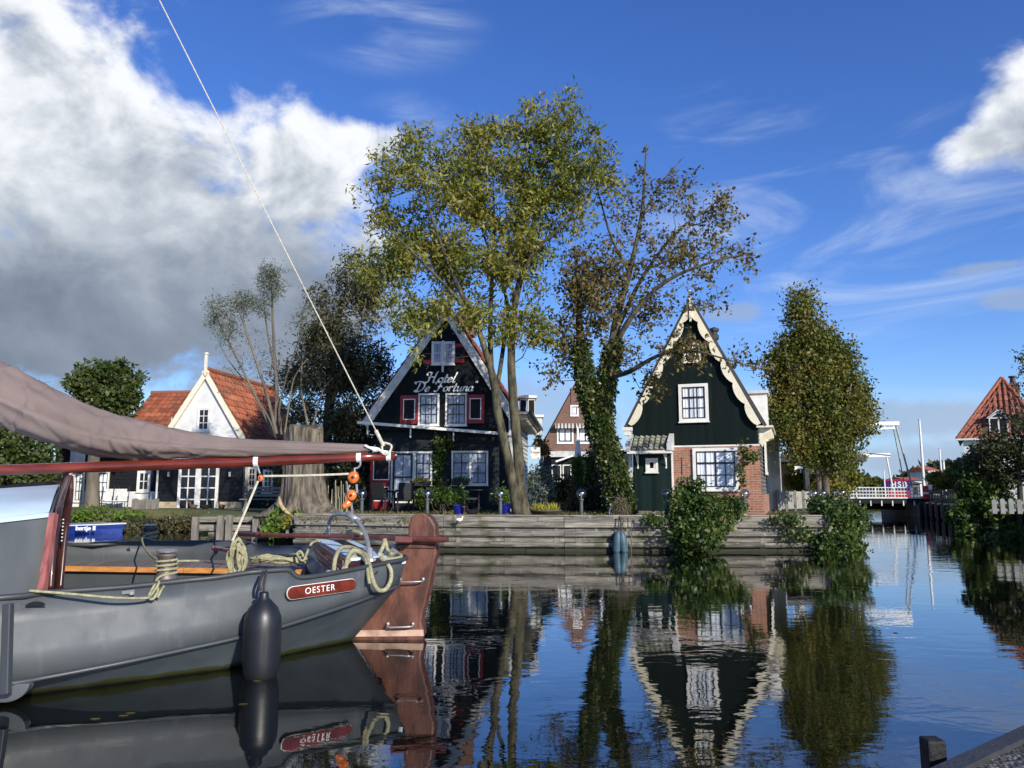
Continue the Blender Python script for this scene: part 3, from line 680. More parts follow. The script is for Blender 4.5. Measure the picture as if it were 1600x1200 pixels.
# ---------- hotel
HO = Fac(577, 803, 25.3, 5, 'hotel', 'black wooden hotel with white script lettering and red shutters beside the trees', 'hotel', gz=.68)
px = HO.px
sL, _ = px(577, 660); sR, _ = px(799, 660); zE = px(799, 640)[1]; zJ = px(690, 672)[1]
ap = px(698, 480); eL = px(571, 657); eR = px(801, 643)
tanL = (ap[1]-eL[1])/(ap[0]-eL[0]); tanR = (ap[1]-eR[1])/(eR[0]-ap[0])
DH = 7.5; OH = .42                           # upper storey stands forward of the lower wall
m = MB(); m.box((sL+.12, OH, 0), (sR-.03, DH, zE)); m.build('wall', 'slate', HO.root)
m = MB(); clap(m, None, .05, zJ+.05, .16, OH, .02, lambda z: sL+.12, lambda z: sR-.04); m.build('lower_boards', 'slate', HO.root)
m = MB(); zl = px(600, 655)[1]
m.ext([(sL-.02, 0, zJ), (sR, 0, zJ), (sR, 0, zE), (ap[0], 0, ap[1]-.08), (sL+.02, 0, zl-.05)], (0, DH, 0)); m.build('gable_wall', 'black_v', HO.root)
m = MB()
for (pe, sg) in ((eL, 1), (eR, -1)):
    p0 = Vector((pe[0]-.08*sg, -.12, pe[1]-.1)); p1 = Vector((ap[0], -.12, ap[1]+.04)); t = (p1-p0).normalized(); nn = Vector((t.z, 0, -t.x))*sg
    m.ext([p0, p1, p1+nn*.24, p0+nn*.24], (0, .05, 0))
m.build('bargeboard', 'offwhite', HO.root)
rr = []
for (pe, sg) in ((eL, 1), (eR, -1)):
    O = Vector((pe[0]-.1*sg, -.09, pe[1]-.06)); A_ = Vector((ap[0], -.09, ap[1]+.08)); V_ = A_-O
    base = MB(); base.ext([O, A_, A_-Vector((0, 0, .08)), O-Vector((0, 0, .08))], (0, DH+.2, 0)); rr.append(base)
    t_ = tiles(O+Vector((0, .02, .02)), (0, 1, 0), V_, lambda v: 0., lambda v: DH+.15, V_.length, .24, .32)
    ro = t_.build('roof', 'tile', HO.root)
    base.build('roof_boards', 'cream', ro)
m = MB(); m.box((ap[0]+.05, 2.2, ap[1]-.5), (ap[0]+.6, 2.8, ap[1]+.45)); m.box((ap[0]+.0, 2.15, ap[1]+.451), (ap[0]+.65, 2.85, ap[1]+.53)); m.build('chimney', 'brick_b', HO.root)
# gutter board across the front
g0 = px(560, 660.5); g1 = px(799, 679)
m = MB(); m.bar((g0[0], -.10, g0[1]), (g1[0], -.10, g1[1]), .11, .09); gt = m.build('gutter', 'white', HO.root)
for xx in (575, 642, 709):
    f_ = (xx-560)/239; zz = g0[1]+(g1[1]-g0[1])*f_; ss = px(xx, 665)[0]
    m = MB(); m.box((ss-.02, -.06, zz-.36), (ss+.02, -.01, zz-.046)); m.build('gutter_bracket', 'offwhite', HO.root)
m = MB(); ss = px(800, 700)[0]; m.box((ss-.10, -.07, 0), (ss+.02, -.01, zE-.02)); m.box((ss-.08, .0, 0), (ss+.02, OH, zJ)); m.build('corner_board', 'offwhite', HO.root)
# side wall, lighter boards, bracketed eave
m = MB()
n_ = 20
for i in range(n_):
    za, zb = zE*i/n_, zE*(i+1)/n_
    m.add([(sR+.05, OH, za), (sR+.05, DH, za), (sR+.015, DH, zb), (sR+.015, OH, zb), (sR, OH, za), (sR, DH, za)], [(0, 1, 2, 3), (0, 1, 5, 4)])
m.build('side_boards', 'offwhite', HO.root)
for i in range(12): m = MB(); m.box((sR+.05, .3+i*.6, zE-.32), (sR+.50, .42+i*.6, zE-.14)); m.build('eave_bracket', 'cream', HO.root)
m = MB(); m.box((sR+.02, .0, zE-.138), (sR+.56, DH, zE-.07)); m.build('soffit', 'cream', HO.root)
m = MB(); m.bar((sR+.62, -.05, zE-.1), (sR+.62, DH, zE-.1), .12, .1); m.build('side_gutter', 'darkmetal', HO.root)
m = MB(); m.box((sR+.05, 1.2, .9), (sR+.09, 1.75, 2.3)); sh_ = m.build('shutter', 'red', HO.root)
m = MB(); m.box((sR+.091, 1.3, 1.0), (sR+.10, 1.65, 2.2)); m.build('shutter_panel', 'black', sh_)
m = MB(); m.box((sR+.05, 1.9, .8), (sR+.10, 3.0, 2.5)); sw_ = m.build('window', 'white', HO.root)
m = MB(); m.box((sR+.101, 2.0, .9), (sR+.106, 2.9, 2.4)); m.build('pane', 'glass', sw_)
# roof dormers at the right
for (x0, x1, y0, y1, dd) in ((812, 823, 622, 652, 2.4), (825, 836, 622, 652, 4.0), (838, 847, 652, 674, 6.2)):
    p = P(x0, y0, 25.3+dd); qv = P(x1, y1, 25.3+dd)
    m = MB(); m.box((p.x, 25.3+dd, qv.z-.3), (qv.x, 25.3+dd+.9, p.z)); d_ = m.build('dormer', 'offwhite', HO.root, world=True)
    m = MB(); m.box((p.x-.07, 25.3+dd-.08, p.z), (qv.x+.07, 25.3+dd+.95, p.z+.10)); m.build('dormer_cap', 'white', d_, world=True)
    if dd < 6:
        m = MB(); m.box((p.x+.04, 25.3+dd-.02, qv.z), (qv.x-.03, 25.3+dd-.001, p.z-.08)); m.build('pane', 'void', d_, world=True)
# windows, shutters
window(HO, 654, 615, 687, 665, 3, 3, fw=.06, mid=2, cmat='curtain_shade'); window(HO, 696.5, 614.5, 730, 665, 3, 3, fw=.06, mid=2, cmat='curtain_shade')
for (x0, x1) in ((626, 654), (729.5, 757)):
    (a0, _), (a1, _) = px(x0, 640), px(x1, 640); z0_ = px(690, 662)[1]; z1_ = px(690, 617.5)[1]
    m = MB(); m.box((a0, -.065, z0_), (a1, -.004, z1_)); s_ = m.build('shutter', 'red', HO.root)
    m = MB(); fr = .10; w_ = .028
    X0, X1, Z0, Z1 = a0+fr, a1-fr, z0_+.13, z1_-.12
    m.box((X0, -.08, Z0), (X0+w_, -.067, Z1)); m.box((X1-w_, -.08, Z0), (X1, -.067, Z1)); m.box((X0+w_, -.08, Z0), (X1-w_, -.067, Z0+w_)); m.box((X0+w_, -.08, Z1-w_), (X1-w_, -.067, Z1)); m.build('shutter_frame', 'white', s_)
    m = MB(); m.box((X0+w_, -.072, Z0+w_), (X1-w_, -.067, Z1-w_)); m.build('shutter_panel', 'black', s_)
window(HO, 675, 534, 692.5, 570, 1, 2, fw=.05, sash='white', cmat='curtain_shade'); window(HO, 693.5, 534, 711, 570, 1, 2, fw=.05, sash='white', cmat='curtain_shade')
(a0, z0_), (a1, z1_) = px(711.5, 567), px(726, 537)
m = MB(); m.box((a0, -.05, z0_), (a1, -.004, z1_)); s_ = m.build('shutter', 'red', HO.root); m = MB(); m.box((a0+.02, -.058, z0_+.13), (a1-.02, -.051, z1_-.12)); m.build('shutter_panel', 'black', s_)
(a0, z0_), (a1, z1_) = px(661, 569), px(674.5, 552)
m = MB(); m.box((a0, -.05, z0_), (a1, -.004, z1_)); s_ = m.build('shutter', 'red', HO.root); m = MB(); m.box((a0+.02, -.058, z0_+.13), (a1-.02, -.051, z1_-.03)); m.build('shutter_panel', 'black', s_)
(a0, z0_), (a1, z1_) = px(691, 582), px(694.5, 533); m = MB(); m.box((a0, -.12, z0_), (a1, -.07, z1_)); m.build('hoist_post', 'white', HO.root)
window(HO, 706, 704.5, 763, 758, 4, 3, fw=.06, n=-OH+.03, cmat='curtain_shade'); 
(a0, z0_), (a1, z1_) = px(733, 758, -OH+.03), px(737, 706, -OH+.03); m = MB(); m.box((a0, OH-.095, z0_+.06), (a1, OH-.03-.056, z1_-.06)); m.build('mullion', 'white', HO.root)
window(HO, 648, 705.5, 676, 758, 2, 3, fw=.06, n=-OH+.03, cmat='curtain_shade')
dw = window(HO, 612, 705.5, 648.5, 786, 1, 2, fw=.055, n=-OH+.03, name='door', sill=False, sw=.07, cmat='curtain_shade')
(a0, z0_), (a1, z1_) = px(578, 797, -OH), px(611, 716, -OH)
m = MB(); m.box((a0, OH-.085, .08), (a1, OH-.03, z1_)); rd = m.build('shutter_door', 'red', HO.root)
zm = (z1_+.08)/2
for (za, zb) in ((zm+.12, z1_-.03), (.35, zm-.1)):
    m = MB(); m.box((a0+.1, OH-.10, za), (a1-.02, OH-.087, za+.03)); m.box((a0+.1, OH-.10, zb-.03), (a1-.02, OH-.087, zb)); m.box((a0+.1, OH-.10, za+.03), (a0+.13, OH-.087, zb-.03)); m.box((a1-.05, OH-.10, za+.03), (a1-.02, OH-.087, zb-.03)); m.build('panel_frame', 'white', rd)
    m = MB(); m.box((a0+.13, OH-.092, za+.03), (a1-.05, OH-.087, zb-.03)); m.build('panel', 'black', rd)
# script lettering
def script(txt, x0, y0, x1, y1, name):
    G = {
     'H': (.95, [[(-.12, .70), (-.18, .90), (-.02, 1.02), (.16, .93), (.22, 1.0)], [(.22, 1.02), (.17, .6), (.08, .12), (-.06, -.02), (-.16, .1)], [(.80, 1.05), (.68, .98), (.62, .6), (.55, .15), (.62, 0), (.76, .10)], [(-.02, .50), (.25, .56), (.62, .50)]]),
     'D': (.92, [[(-.12, .75), (-.10, .95), (.15, 1.03), (.5, .98), (.76, .72), (.74, .35), (.48, .05), (.15, -.02), (-.05, .06), (.05, .14), (.30, .03)], [(.30, .93), (.24, .5), (.14, .05)]]),
     'F': (.75, [[(-.10, .72), (-.08, .93), (.15, 1.0), (.50, .93), (.85, 1.04)], [(.42, .95), (.34, .5), (.22, .08), (.05, -.02), (-.06, .10)], [(.16, .48), (.40, .54), (.60, .46)]]),
     'o': (.50, [[(.28, .46), (.08, .36), (.06, .12), (.20, 0), (.40, .1), (.42, .34), (.28, .46)], [(.40, .40), (.54, .38)]]),
     't': (.36, [[(.22, .80), (.16, .4), (.12, .1), (.20, 0), (.36, .1)], [(.02, .50), (.36, .50)]]),
     'e': (.44, [[(.06, .20), (.30, .26), (.38, .38), (.26, .47), (.10, .36), (.06, .14), (.18, 0), (.42, .12)]]),
     'l': (.30, [[(.26, 1.0), (.16, .5), (.10, .12), (.18, 0), (.32, .1)]]),
     'r': (.42, [[(.02, .40), (.12, .46), (.10, .2), (.07, 0)], [(.10, .30), (.24, .46), (.40, .42)]]),
     'u': (.54, [[(.02, .40), (.12, .46), (.08, .15), (.18, 0), (.36, .14), (.44, .46)], [(.44, .46), (.38, .12), (.46, 0), (.58, .10)]]),
     'n': (.54, [[(.02, .40), (.12, .46), (.10, .2), (.06, 0)], [(.10, .26), (.26, .46), (.40, .42), (.38, .15), (.44, 0), (.56, .1)]]),
     'a': (.52, [[(.40, .40), (.24, .47), (.06, .30), (.08, .06), (.22, 0), (.40, .25)], [(.44, .46), (.38, .12), (.44, 0), (.56, .1)]]),
     '"': (.26, [[(.06, 1.02), (.03, .84)], [(.17, 1.02), (.14, .84)]]), ' ': (.55, [])}
    tot = sum(G[c][0] for c in txt)
    (sa, zb), (sb, _) = px(x0, y1), px(x1, y1); zt = px(x0, y0)[1]
    sc = zt-zb; xs = (sb-sa-.25*sc)/tot; m = MB(); cur = 0
    nib = Vector((math.cos(rad(28)), 0, math.sin(rad(28))))
    for c in txt:
        w_, strokes = G[c]
        for st_ in strokes:
            pts = cat_rom([Vector((sa+(cur+p[0])*xs+p[1]*sc*.30, 0, zb+p[1]*sc)) for p in st_], 5)
            A, B = [], []
            for i, p in enumerate(pts):
                t = (pts[min(i+1, len(pts)-1)]-pts[max(0, i-1)]).normalized(); nn = Vector((-t.z, 0, t.x))
                nb = nib if nib.dot(nn) > 0 else -nib
                f_ = .6 if i in (0, len(pts)-1) else 1.
                wd = (nb*.040+nn*.012)*sc*1.5*f_
                wd = nn*max(.032*sc, 1.25*wd.dot(nn))
                A.append(p+wd); B.append(p-wd)
            for i in range(len(pts)-1):
                m.add([A[i]+Vector((0, -.016, 0)), A[i+1]+Vector((0, -.016, 0)), B[i+1]+Vector((0, -.016, 0)), B[i]+Vector((0, -.016, 0))], [(0, 1, 2, 3)])
        cur += w_
    m2 = MB(); m2.add(m.V, m.F); o = m2.build(name, 'letter', HO.root)
    so_ = o.modifiers.new('thick', 'SOLIDIFY'); so_.thickness = .008
script('Hotel', 667, 582, 715, 598, 'lettering')
script('"De Fortuna"', 644, 597, 747, 612, 'lettering')

# ---------- white gabled house on the left
WH = Fac(253, 801, 30.5, 8, 'white_house', 'white gabled house with orange tiled roof and french doors at left', 'house', gz=.55)
px = WH.px
ap = px(324, 582); sL = px(249, 760)[0]; sR = px(381, 760)[0]
aL = px(262, 671); aR = px(384, 686)
tl = (ap[1]-aL[1])/(ap[0]-aL[0]); tr = (ap[1]-aR[1])/(aR[0]-ap[0]); tl = tr = (tl+tr)/2
zL = ap[1]-tl*(ap[0]-sL); zR = ap[1]-tr*(sR-ap[0]); DW = 6.0
m = MB(); m.ext([(sL, 0, 0), (sR, 0, 0), (sR, 0, zR), (ap[0], 0, ap[1]-.1), (sL, 0, zL)], (0, DW, 0)); m.build('wall', 'stucco', WH.root)
zb = px(310, 722)[1]; zp = px(310, 784)[1]
m = MB(); clap(m, None, zp, zb, .155, 0, .022, lambda z: sL-.01, lambda z: sR+.01); m.build('boards', 'black', WH.root)
m = MB(); m.box((sL-.02, -.05, -.05), (sR+.02, -.001, zp-.005)); m.build('plinth', 'brick_y', WH.root)
m = MB()
for (sg, z_) in ((1, zL), (-1, zR)):
    s0 = sL-.28 if sg > 0 else sR+.28; p0 = Vector((s0, -.14, z_-tl*.28)); p1 = Vector((ap[0], -.14, ap[1]+.12)); t = (p1-p0).normalized(); nn = Vector((t.z, 0, -t.x))*sg
    m.ext([p0, p1, p1+nn*.20, p0+nn*.20], (0, .05, 0))
m.build('bargeboard', 'cream', WH.root)
m = MB(); m.box((ap[0]-.045, -.18, ap[1]-.15), (ap[0]+.045, -.09, ap[1]+.70)); m.lathe((ap[0], -.135, ap[1]+.70), [(.05, 0), (.09, .02), (.09, .07), (0, .09)], 10); m.build('finial', 'cream', WH.root)
for sg in (1, -1):
    s0 = sL-.3 if sg > 0 else sR+.3; O = Vector((s0, -.09, ap[1]-tl*abs(ap[0]-s0)+.06)); A_ = Vector((ap[0], -.09, ap[1]+.06)); V_ = A_-O
    t_ = tiles(O, (0, 1, 0), V_, lambda v: 0., lambda v: DW+.1, V_.length, .25, .34, .032); ro = t_.build('roof', 'tile', WH.root)
    b_ = MB(); b_.ext([O-Vector((0, 0, .02)), A_-Vector((0, 0, .02)), A_-Vector((0, 0, .08)), O-Vector((0, 0, .08))], (0, DW+.1, 0)); b_.build('roof_boards', 'cream', ro)
m = MB(); m.tube([(ap[0], -.1, ap[1]+.13), (ap[0], DW, ap[1]+.13)], .10, 8); m.build('ridge_tiles', 'tile', WH.root)
window(WH, 310, 637, 330, 674, 2, 3, frame='stucco', sash='white', fw=.06, curtain=False, sw=.035)
window(WH, 281, 724, 312, 801, 2, 4, frame='white', sash='white', fw=.06, curtain=False, sw=.06, n=.05, name='french_door', sill=False)
window(WH, 312, 724, 343.5, 801, 2, 4, frame='white', sash='white', fw=.06, curtain=False, sw=.06, n=.05, name='french_door', sill=False)
for xx in (267, 362):
    (a0, z0_), (a1, z1_) = px(xx-2.5, 746), px(xx+2.5, 736)
    m = MB(); m.box((a0, -.16, z0_), (a1, -.03, z1_)); l_ = m.build('wall_lantern', 'darkmetal', WH.root); m = MB(); m.box((a0+.02, -.165, z0_+.04), (a1-.02, -.161, z1_-.05)); m.build('lantern_glass', 'offwhite', l_)
for xx in (sL-.04, sR+.04):
    m = MB(); m.tube([(xx, -.1, 0), (xx, -.1, min(zL, zR))], .04, 8); m.build('downpipe', 'offwhite' if xx < 0 else 'darkmetal', WH.root)
# side wall window, lower wing behind it to the right
m = MB(); m.box((sR+.01, 0.4, 0), (sR+4.2, 4.5, 2.3)); m.build('side_wing', 'black', WH.root)
window(WH, 388, 730, 402, 770, 2, 4, n=-.4+.0, sash='white', curtain=False, fw=.05, sw=.03)
window(WH, 412, 734, 428, 770, 2, 4, n=-.4+.0, sash='white', curtain=False, fw=.05, sw=.03)
m = MB(); m.ext([(sR+.3, .2, 2.3), (sR+4.3, .2, 2.3), (sR+4.3, 4.7, 3.0), (sR+.3, 4.7, 3.0)], (0, 0, .1)); m.build('side_roof', 'tile_d', WH.root)

# ---------- long wing with orange roof at far left
LW = Fac(80, 801, 32.5, 4, 'farm_wing', 'long low black and white building with orange roof far left', 'house', gz=.55)
px = LW.px
s1 = px(250, 760)[0]; zt = px(160, 700)[1]
m = MB(); m.box((0, 0, 0), (s1, 6, zt)); m.build('wall', 'black', LW.root)
m = MB(); clap(m, None, .8, zt, .16, 0, .02, lambda z: 0, lambda z: s1); m.build('boards', 'black', LW.root)
m = MB(); m.box((0, -.04, -.05), (s1, -.001, .78)); m.build('plinth', 'stucco', LW.root)
a0 = px(112, 700)[0]; a1 = px(135, 700)[0]; m = MB(); m.box((a0, -.05, .0), (a1, -.025, zt)); m.build('rendered_bay', 'stucco', LW.root)
window(LW, 119, 736, 134, 784, 2, 3, n=.05, sash='sash', curtain=True, fw=.06)
window(LW, 154, 737, 172, 785, 2, 3, n=.03, sash='sash', curtain=True, fw=.06)
window(LW, 216, 735, 237, 769, 2, 2, n=.03, sash='white', curtain=False, fw=.07, sw=.05)
zr = px(222, 613)[1]+.35; sq = px(180, 640)[0]
O = Vector((sq-.15, -.2, zt)); V_ = Vector((0, 3.3, zr-zt)); L_ = V_.length
t_ = tiles(O, (1, 0, 0), V_, lambda v: 0., lambda v: s1-sq+.25, L_, .25, .34, .03); t_.build('roof', 'tile', LW.root)
t_ = tiles(Vector((s1+.1, 6.4, zt)), (-1, 0, 0), Vector((0, -3.3, zr-zt)), lambda v: 0., lambda v: s1-sq+.25, L_, .25, .34, .03); t_.build('roof', 'tile', LW.root)
m = MB(); m.ext([(sq, 0, zt), (sq, 6.2, zt), (sq, 3.1, zr-.1)], (s1-sq, 0, 0)); m.build('gable_wall', 'stucco', LW.root)
m = MB(); m.tube([(sq-.2, 3.1, zr+.03), (s1+.1, 3.1, zr+.03)], .1, 8); m.build('ridge_tiles', 'tile', LW.root)
m = MB(); m.ext([(-.2, -.2, zt), (-.2, 6.2, zt), (-.2, 3.1, zt+.9)], (sq, 0, 0)); m.build('low_roof', 'tile_d', LW.root)
(a0, z0_), (a1, z1_) = px(257, 671), px(272, 651); m = MB(); m.box((a0, .5, z0_-.5), (a1+.3, 2, z1_)); m.build('dormer', 'stucco', LW.root)

# ---------- brown brick house in the gap
BH = Fac(845, 775, 44, 4, 'brick_house', 'brown brick gabled house with striped awnings between hotel and ivy tree', 'house', gz=.7)
px = BH.px
eL, ap, sR = px(849, 692), px(899, 600), px(951, 692)
m = MB(); m.ext([(eL[0], 0, 0), (sR[0], 0, 0), (sR[0], 0, eL[1]), (ap[0], 0, ap[1]), (eL[0], 0, eL[1])], (0, 8, 0)); m.build('wall', 'brick_b', BH.root)
m = MB()
for (e, sg) in ((eL, 1), (sR, -1)):
    m.ext([(e[0]-.15*sg, .3, eL[1]-.2), (ap[0], .3, ap[1]+.05), (ap[0], .3, ap[1]+.15), (e[0]-.15*sg, .3, eL[1]-.1)], (0, 7.9, 0))
m.build('roof', 'tile_d', BH.root)
(a0, z0_), (a1, z1_) = px(892, 622), px(905, 609); m = MB(); m.box((a0, -.05, z0_-.4), (a1, .6, z1_)); m.box((a0-.06, -.1, z1_), (a1+.06, .65, z1_+.1)); m.build('chimney', 'brick_b', BH.root)
window(BH, 870, 666, 896, 693, 2, 1, fw=.10, sw=.07); window(BH, 901, 666, 928, 693, 2, 1, fw=.10, sw=.07); window(BH, 891, 633, 904, 650, 1, 1, fw=.09)
def awnmat():
    m, t = newmat('striped_awning'); o = t.n('ShaderNodeTexCoord').outputs['Object']; s = t.n('ShaderNodeSeparateXYZ', {0: o})
    f = t.m('GREATER_THAN', t.m('FRACT', t.m('MULTIPLY', s.outputs[0], 5.)), .5)
    fin(t, t.n('ShaderNodeBsdfPrincipled', {'Base Color': t.mix(f, (.6, .58, .52), (.12, .10, .08)), 'Roughness': .9}).outputs[0]); return m
MT['awn'] = awnmat()
for (x0, x1) in ((868, 898), (900, 930)):
    (a0, z0_), (a1, z1_) = px(x0, 668), px(x1, 663)
    m = MB(); m.ext([(a0, -.05, z1_+.05), (a0, -.45, z0_+.08), (a0, -.45, z0_-.08), (a0, -.41, z0_-.08), (a0, -.01, z1_)], (a1-a0, 0, 0)); m.build('awning', 'awn', BH.root)
# ground floor extension with white fascia
(a0, z0_), (a1, z1_) = px(860, 717), px(930, 711); m = MB(); m.box((a0, -2.6, z0_), (a1, -.01, z1_+.1)); m.build('extension_fascia', 'offwhite', BH.root)
m = MB(); m.box((a0+.1, -2.4, 0), (a1-.1, -.01, z0_-.001)); m.build('extension_wall', 'black', BH.root)
window(BH, 862, 726, 877, 752, 2, 1, n=2.4, fw=.06, curtain=False); window(BH, 879, 726, 893, 752, 2, 1, n=2.4, fw=.06, curtain=False)
m = MB(); q0 = px(868, 722, 2.7); q1 = px(900, 710, 2.7); m.bar((q0[0], -3.4, q0[1]), (q1[0], -2.7, q1[1]), .1, .08); m.build('awning_arm', 'white', BH.root)

# ---------- hipped orange roof house at right
RH = Fac(1500, 745, 38, 31, 'hipped_roof_house', 'white house with steep red tiled hipped roof and small dormer at far right', 'house', gz=.72)
px = RH.px
(s0, zE), (sA, zA), (s1, _) = px(1499, 685), px(1566, 585), px(1636, 685)
dq_ = Vector((0, 1, 0)); m = MB(); m.ext([(s0+.15, 0, 0), (s1-.15, 0, 0), (s1-.15, 0, zE), (s0+.15, 0, zE)], dq_*8); m.build('wall', 'stucco', RH.root)
zE -= 0.02
O = Vector((s0-.1, -.2, zE)); A_ = Vector((sA, 1.3, zA)); V_ = Vector((0, 1.5, zA-zE)); bk = Vector((dq_.x*8, 8, 0)); L_ = V_.length; Wd = s1-s0+.2; cA = sA-(s0-.1)
t_ = tiles(O, (1, 0, 0), V_, lambda v: cA*v/L_, lambda v: Wd-(Wd-cA)*v/L_+.001, L_, .235, .33, .045); t_.build('roof', 'tile_r', RH.root)
m = MB(); m.add([(s0-.1, -.2, zE), (sA, 1.3, zA), Vector((sA, 0, zA))+bk, Vector((s0-.1, 0, zE))+bk], [(0, 1, 2, 3)]); m.add([(s1+.1, -.2, zE), (sA, 1.3, zA), Vector((sA, 0, zA))+bk, Vector((s1+.1, 0, zE))+bk], [(0, 1, 2, 3)]); m.build('roof_flank', 'tile_r', RH.root)
m = MB(); m.tube([O, A_], .09, 8); m.tube([Vector((s1+.1, -.2, zE)), A_], .09, 8); m.build('hip_tiles', M('red_hip_tiles', (.33, .10, .05), .8, .4, 9, .5, 20), RH.root)
m = MB(); m.box((s0-.16, -.3, zE-.09), (s1+.16, -.0, zE-.003)); m.build('gutter', 'white', RH.root)
(a0, z0_), (a1, z1_) = px(1547, 681, .1), px(1575, 652, .1); zp = px(1561, 643, .1)[1]; mid = (a0+a1)/2
m = MB(); m.prism([(a0, z0_), (a1, z0_), (a1, z1_), (mid, zp), (a0, z1_)], -.12, 1.0); dm = m.build('dormer', 'white', RH.root)
for (xa, xb) in ((a0+.07, mid-.04), (mid+.04, a1-.07)):
    m = MB(); m.box((xa, -.13, z0_+.08), (xb, -.121, z1_-.04)); m.build('pane', 'void', dm)
m = MB(); m.prism([(a0+.12, z1_+.03), (a1-.12, z1_+.03), (mid, zp-.08)], -.128, -.121); m.build('dormer_panel', 'slate', dm)
m = MB(); m.ext([(a0-.08, -.2, z1_-.04), (mid, -.2, zp+.03), (a1+.08, -.2, z1_-.04), (a1+.08, -.2, z1_+.02), (mid, -.2, zp+.1), (a0-.08, -.2, z1_+.02)], (0, 1.1, 0)); m.build('dormer_roof', 'offwhite', dm)
c_ = MAT[RH.root.name].inverted() @ P(1583, 598, 41.2); zc = c_.z
m = MB(); m.box((c_.x-.22, c_.y, zA-1.6), (c_.x+.26, c_.y+.6, zc)); ch = m.build('chimney', 'brick_b', RH.root); m = MB(); m.lathe((c_.x, c_.y+.3, zc), [(.15, 0), (.13, .3), (.2, .32), (.2, .4)], 10); m.build('chimney_pot', 'darkmetal', ch)

# ---------- open carport and grey fence behind the dark green house
CP = thing('carport', 'flat dark roofed open carport behind the dark green house', 'carport', P(1215, 790, 29))
m = MB(); a = P(1203, 722, 28); b = P(1270, 713, 33); m.box((a.x, 28, a.z+.02), (b.x, 33.5, a.z+.28)); m.build('roof', 'sash', CP, world=True)
for xx, dd in ((1208, 28.3), (1262, 28.3), (1224, 32), (1268, 33)):
    m = MB(); p = P(xx, 780, dd); m.box((p.x-.08, dd-.08, .7), (p.x+.08, dd+.08, a.z+.019)); m.build('post', 'sash', CP, world=True)
m = MB(); p = P(1224, 780, 31); m.box((p.x, 31, .7), (p.x+.5, 31.4, 2.6)); tag(m.build('brick_pillar', 'brick_y'), 'pale brick pillar standing beneath the dark carport roof', 'pillar')
gf = thing('board_fence', 'low grey boarded garden fence right of the dark green house', 'fence', P(1235, 795, 25.5))
m = MB(); a, b = P(1215, 790, 25.2), P(1268, 790, 26.5); z0_, z1_ = .78, P(1230, 768, 25.5).z
for i in range(4):
    f0, f1 = i/4, (i+1)/4-.01; A, B = a.lerp(b, f0), a.lerp(b, f1); m.ext([Vector((A.x, A.y, z0_)), Vector((B.x, B.y, z0_)), Vector((B.x, B.y, z1_)), Vector((A.x, A.y, z1_))], (0, .05, 0))
m.build('panel', 'fence', gf, world=True)
for i in range(5): A = a.lerp(b, i/4); m = MB(); m.box((A.x-.04, A.y-.05, .7), (A.x+.04, A.y-.005, z1_+.04)); m.build('post', 'post', gf, world=True)
# ================================================================== SAILING BARGE
def V3(*a): return Vector(a)
BG = thing('sailing_barge', 'grey steel sailing barge moored in the foreground with furled brown sail', 'sailing boat', (-3.5, 7.4, 0))
xs = [0, 74, 197, 290, 340, 385, 405, 446, 456, 468, 500, 560, 600, 635]
ry = [934, 926, 917, 907, 902, 895, 893, 890, 894, 902, 899, 888, 880, 872]
rD = [5.25, 5.45, 5.75, 6.0, 6.12, 6.25, 6.3, 6.42, 6.46, 6.5, 6.62, 6.9, 7.12, 7.35]
sx = [-5, 70, 190, 285, 332, 376, 396, 437, 447, 459, 491, 550, 590, 623]
sxk = [-5, 15, 100, 185, 360, 441, 530, 623]; syk = [1070, 1067, 1053, 1036, 999, 978, 950, 915]; sDk = [5.22, 5.28, 5.45, 5.63, 6.1, 6.38, 6.75, 7.25]
wx = [-10, 65, 180, 275, 320, 355, 372, 403, 412, 422, 448, 495, 525, 549]
wxk = [-10, 55, 185, 360, 455, 549]; wyk = [1092, 1084, 1068, 1045, 1021, 1002]
R_, K_, W_, B_ = [], [], [], []
for i in range(len(xs)):
    R_.append(P(xs[i], ry[i], rD[i])); K_.append(P(sx[i], np.interp(sx[i], sxk, syk), np.interp(sx[i], sxk, sDk)))
    w_ = PZ(wx[i], np.interp(wx[i], wxk, wyk), 0.); W_.append(w_)
    B_.append(V3(w_.x-.22, w_.y+.35, -.45))
# forward part of the near side, beyond the left of the picture
fwd = [(-4.3, 4.72, .70), (-5.6, 4.35, .76), (-7.2, 4.45, .90), (-8.7, 5.2, 1.08), (-9.6, 6.9, 1.3)]
pre = [[], [], [], []]
for (x, y, z) in fwd:
    pre[0].append(V3(x, y, z)); pre[1].append(V3(x-.02, y-.10, .12+(z-.7)*.6)); pre[2].append(V3(x+.05, y+.10, 0)); pre[3].append(V3(x+.25, y+.6, -.5))
for a_, b_ in ((R_, pre[0]), (K_, pre[1]), (W_, pre[2]), (B_, pre[3])): a_[:0] = list(reversed(b_))
# far side sheer from the stern forward
far = [PZ(612, 864, .77), PZ(588, 860, .755), PZ(560, 857, .74), PZ(520, 855, .71), PZ(484, 853.5, .70), PZ(440, 855.5, .685), PZ(405, 856, .69), PZ(392, 850, .745), PZ(380, 847, .765), PZ(300, 846.5, .76), PZ(200, 848.5, .76), PZ(105, 851, .76), V3(-7.2, 9.8, .85), V3(-8.6, 9.0, 1.05), V3(-9.4, 7.9, 1.22), V3(-9.6, 6.9, 1.3)]
cen = V3(-4.2, 7.4, 0)
def inw(p, d, z):
    c = V3(max(-7.5, min(-2.6, p.x)), 7.5, 0); v = V3(c.x-p.x, c.y-p.y, 0).normalized(); return V3(p.x+v.x*d, p.y+v.y*d, z)
farK = [V3(p.x, p.y, p.z)-inw(p, 0, 0)+inw(p, -.06, 0) for p in far]; farK = [V3(a.x, a.y, max(.28, .5-.03*i) if i < 8 else .28) for i, a in enumerate(farK)]
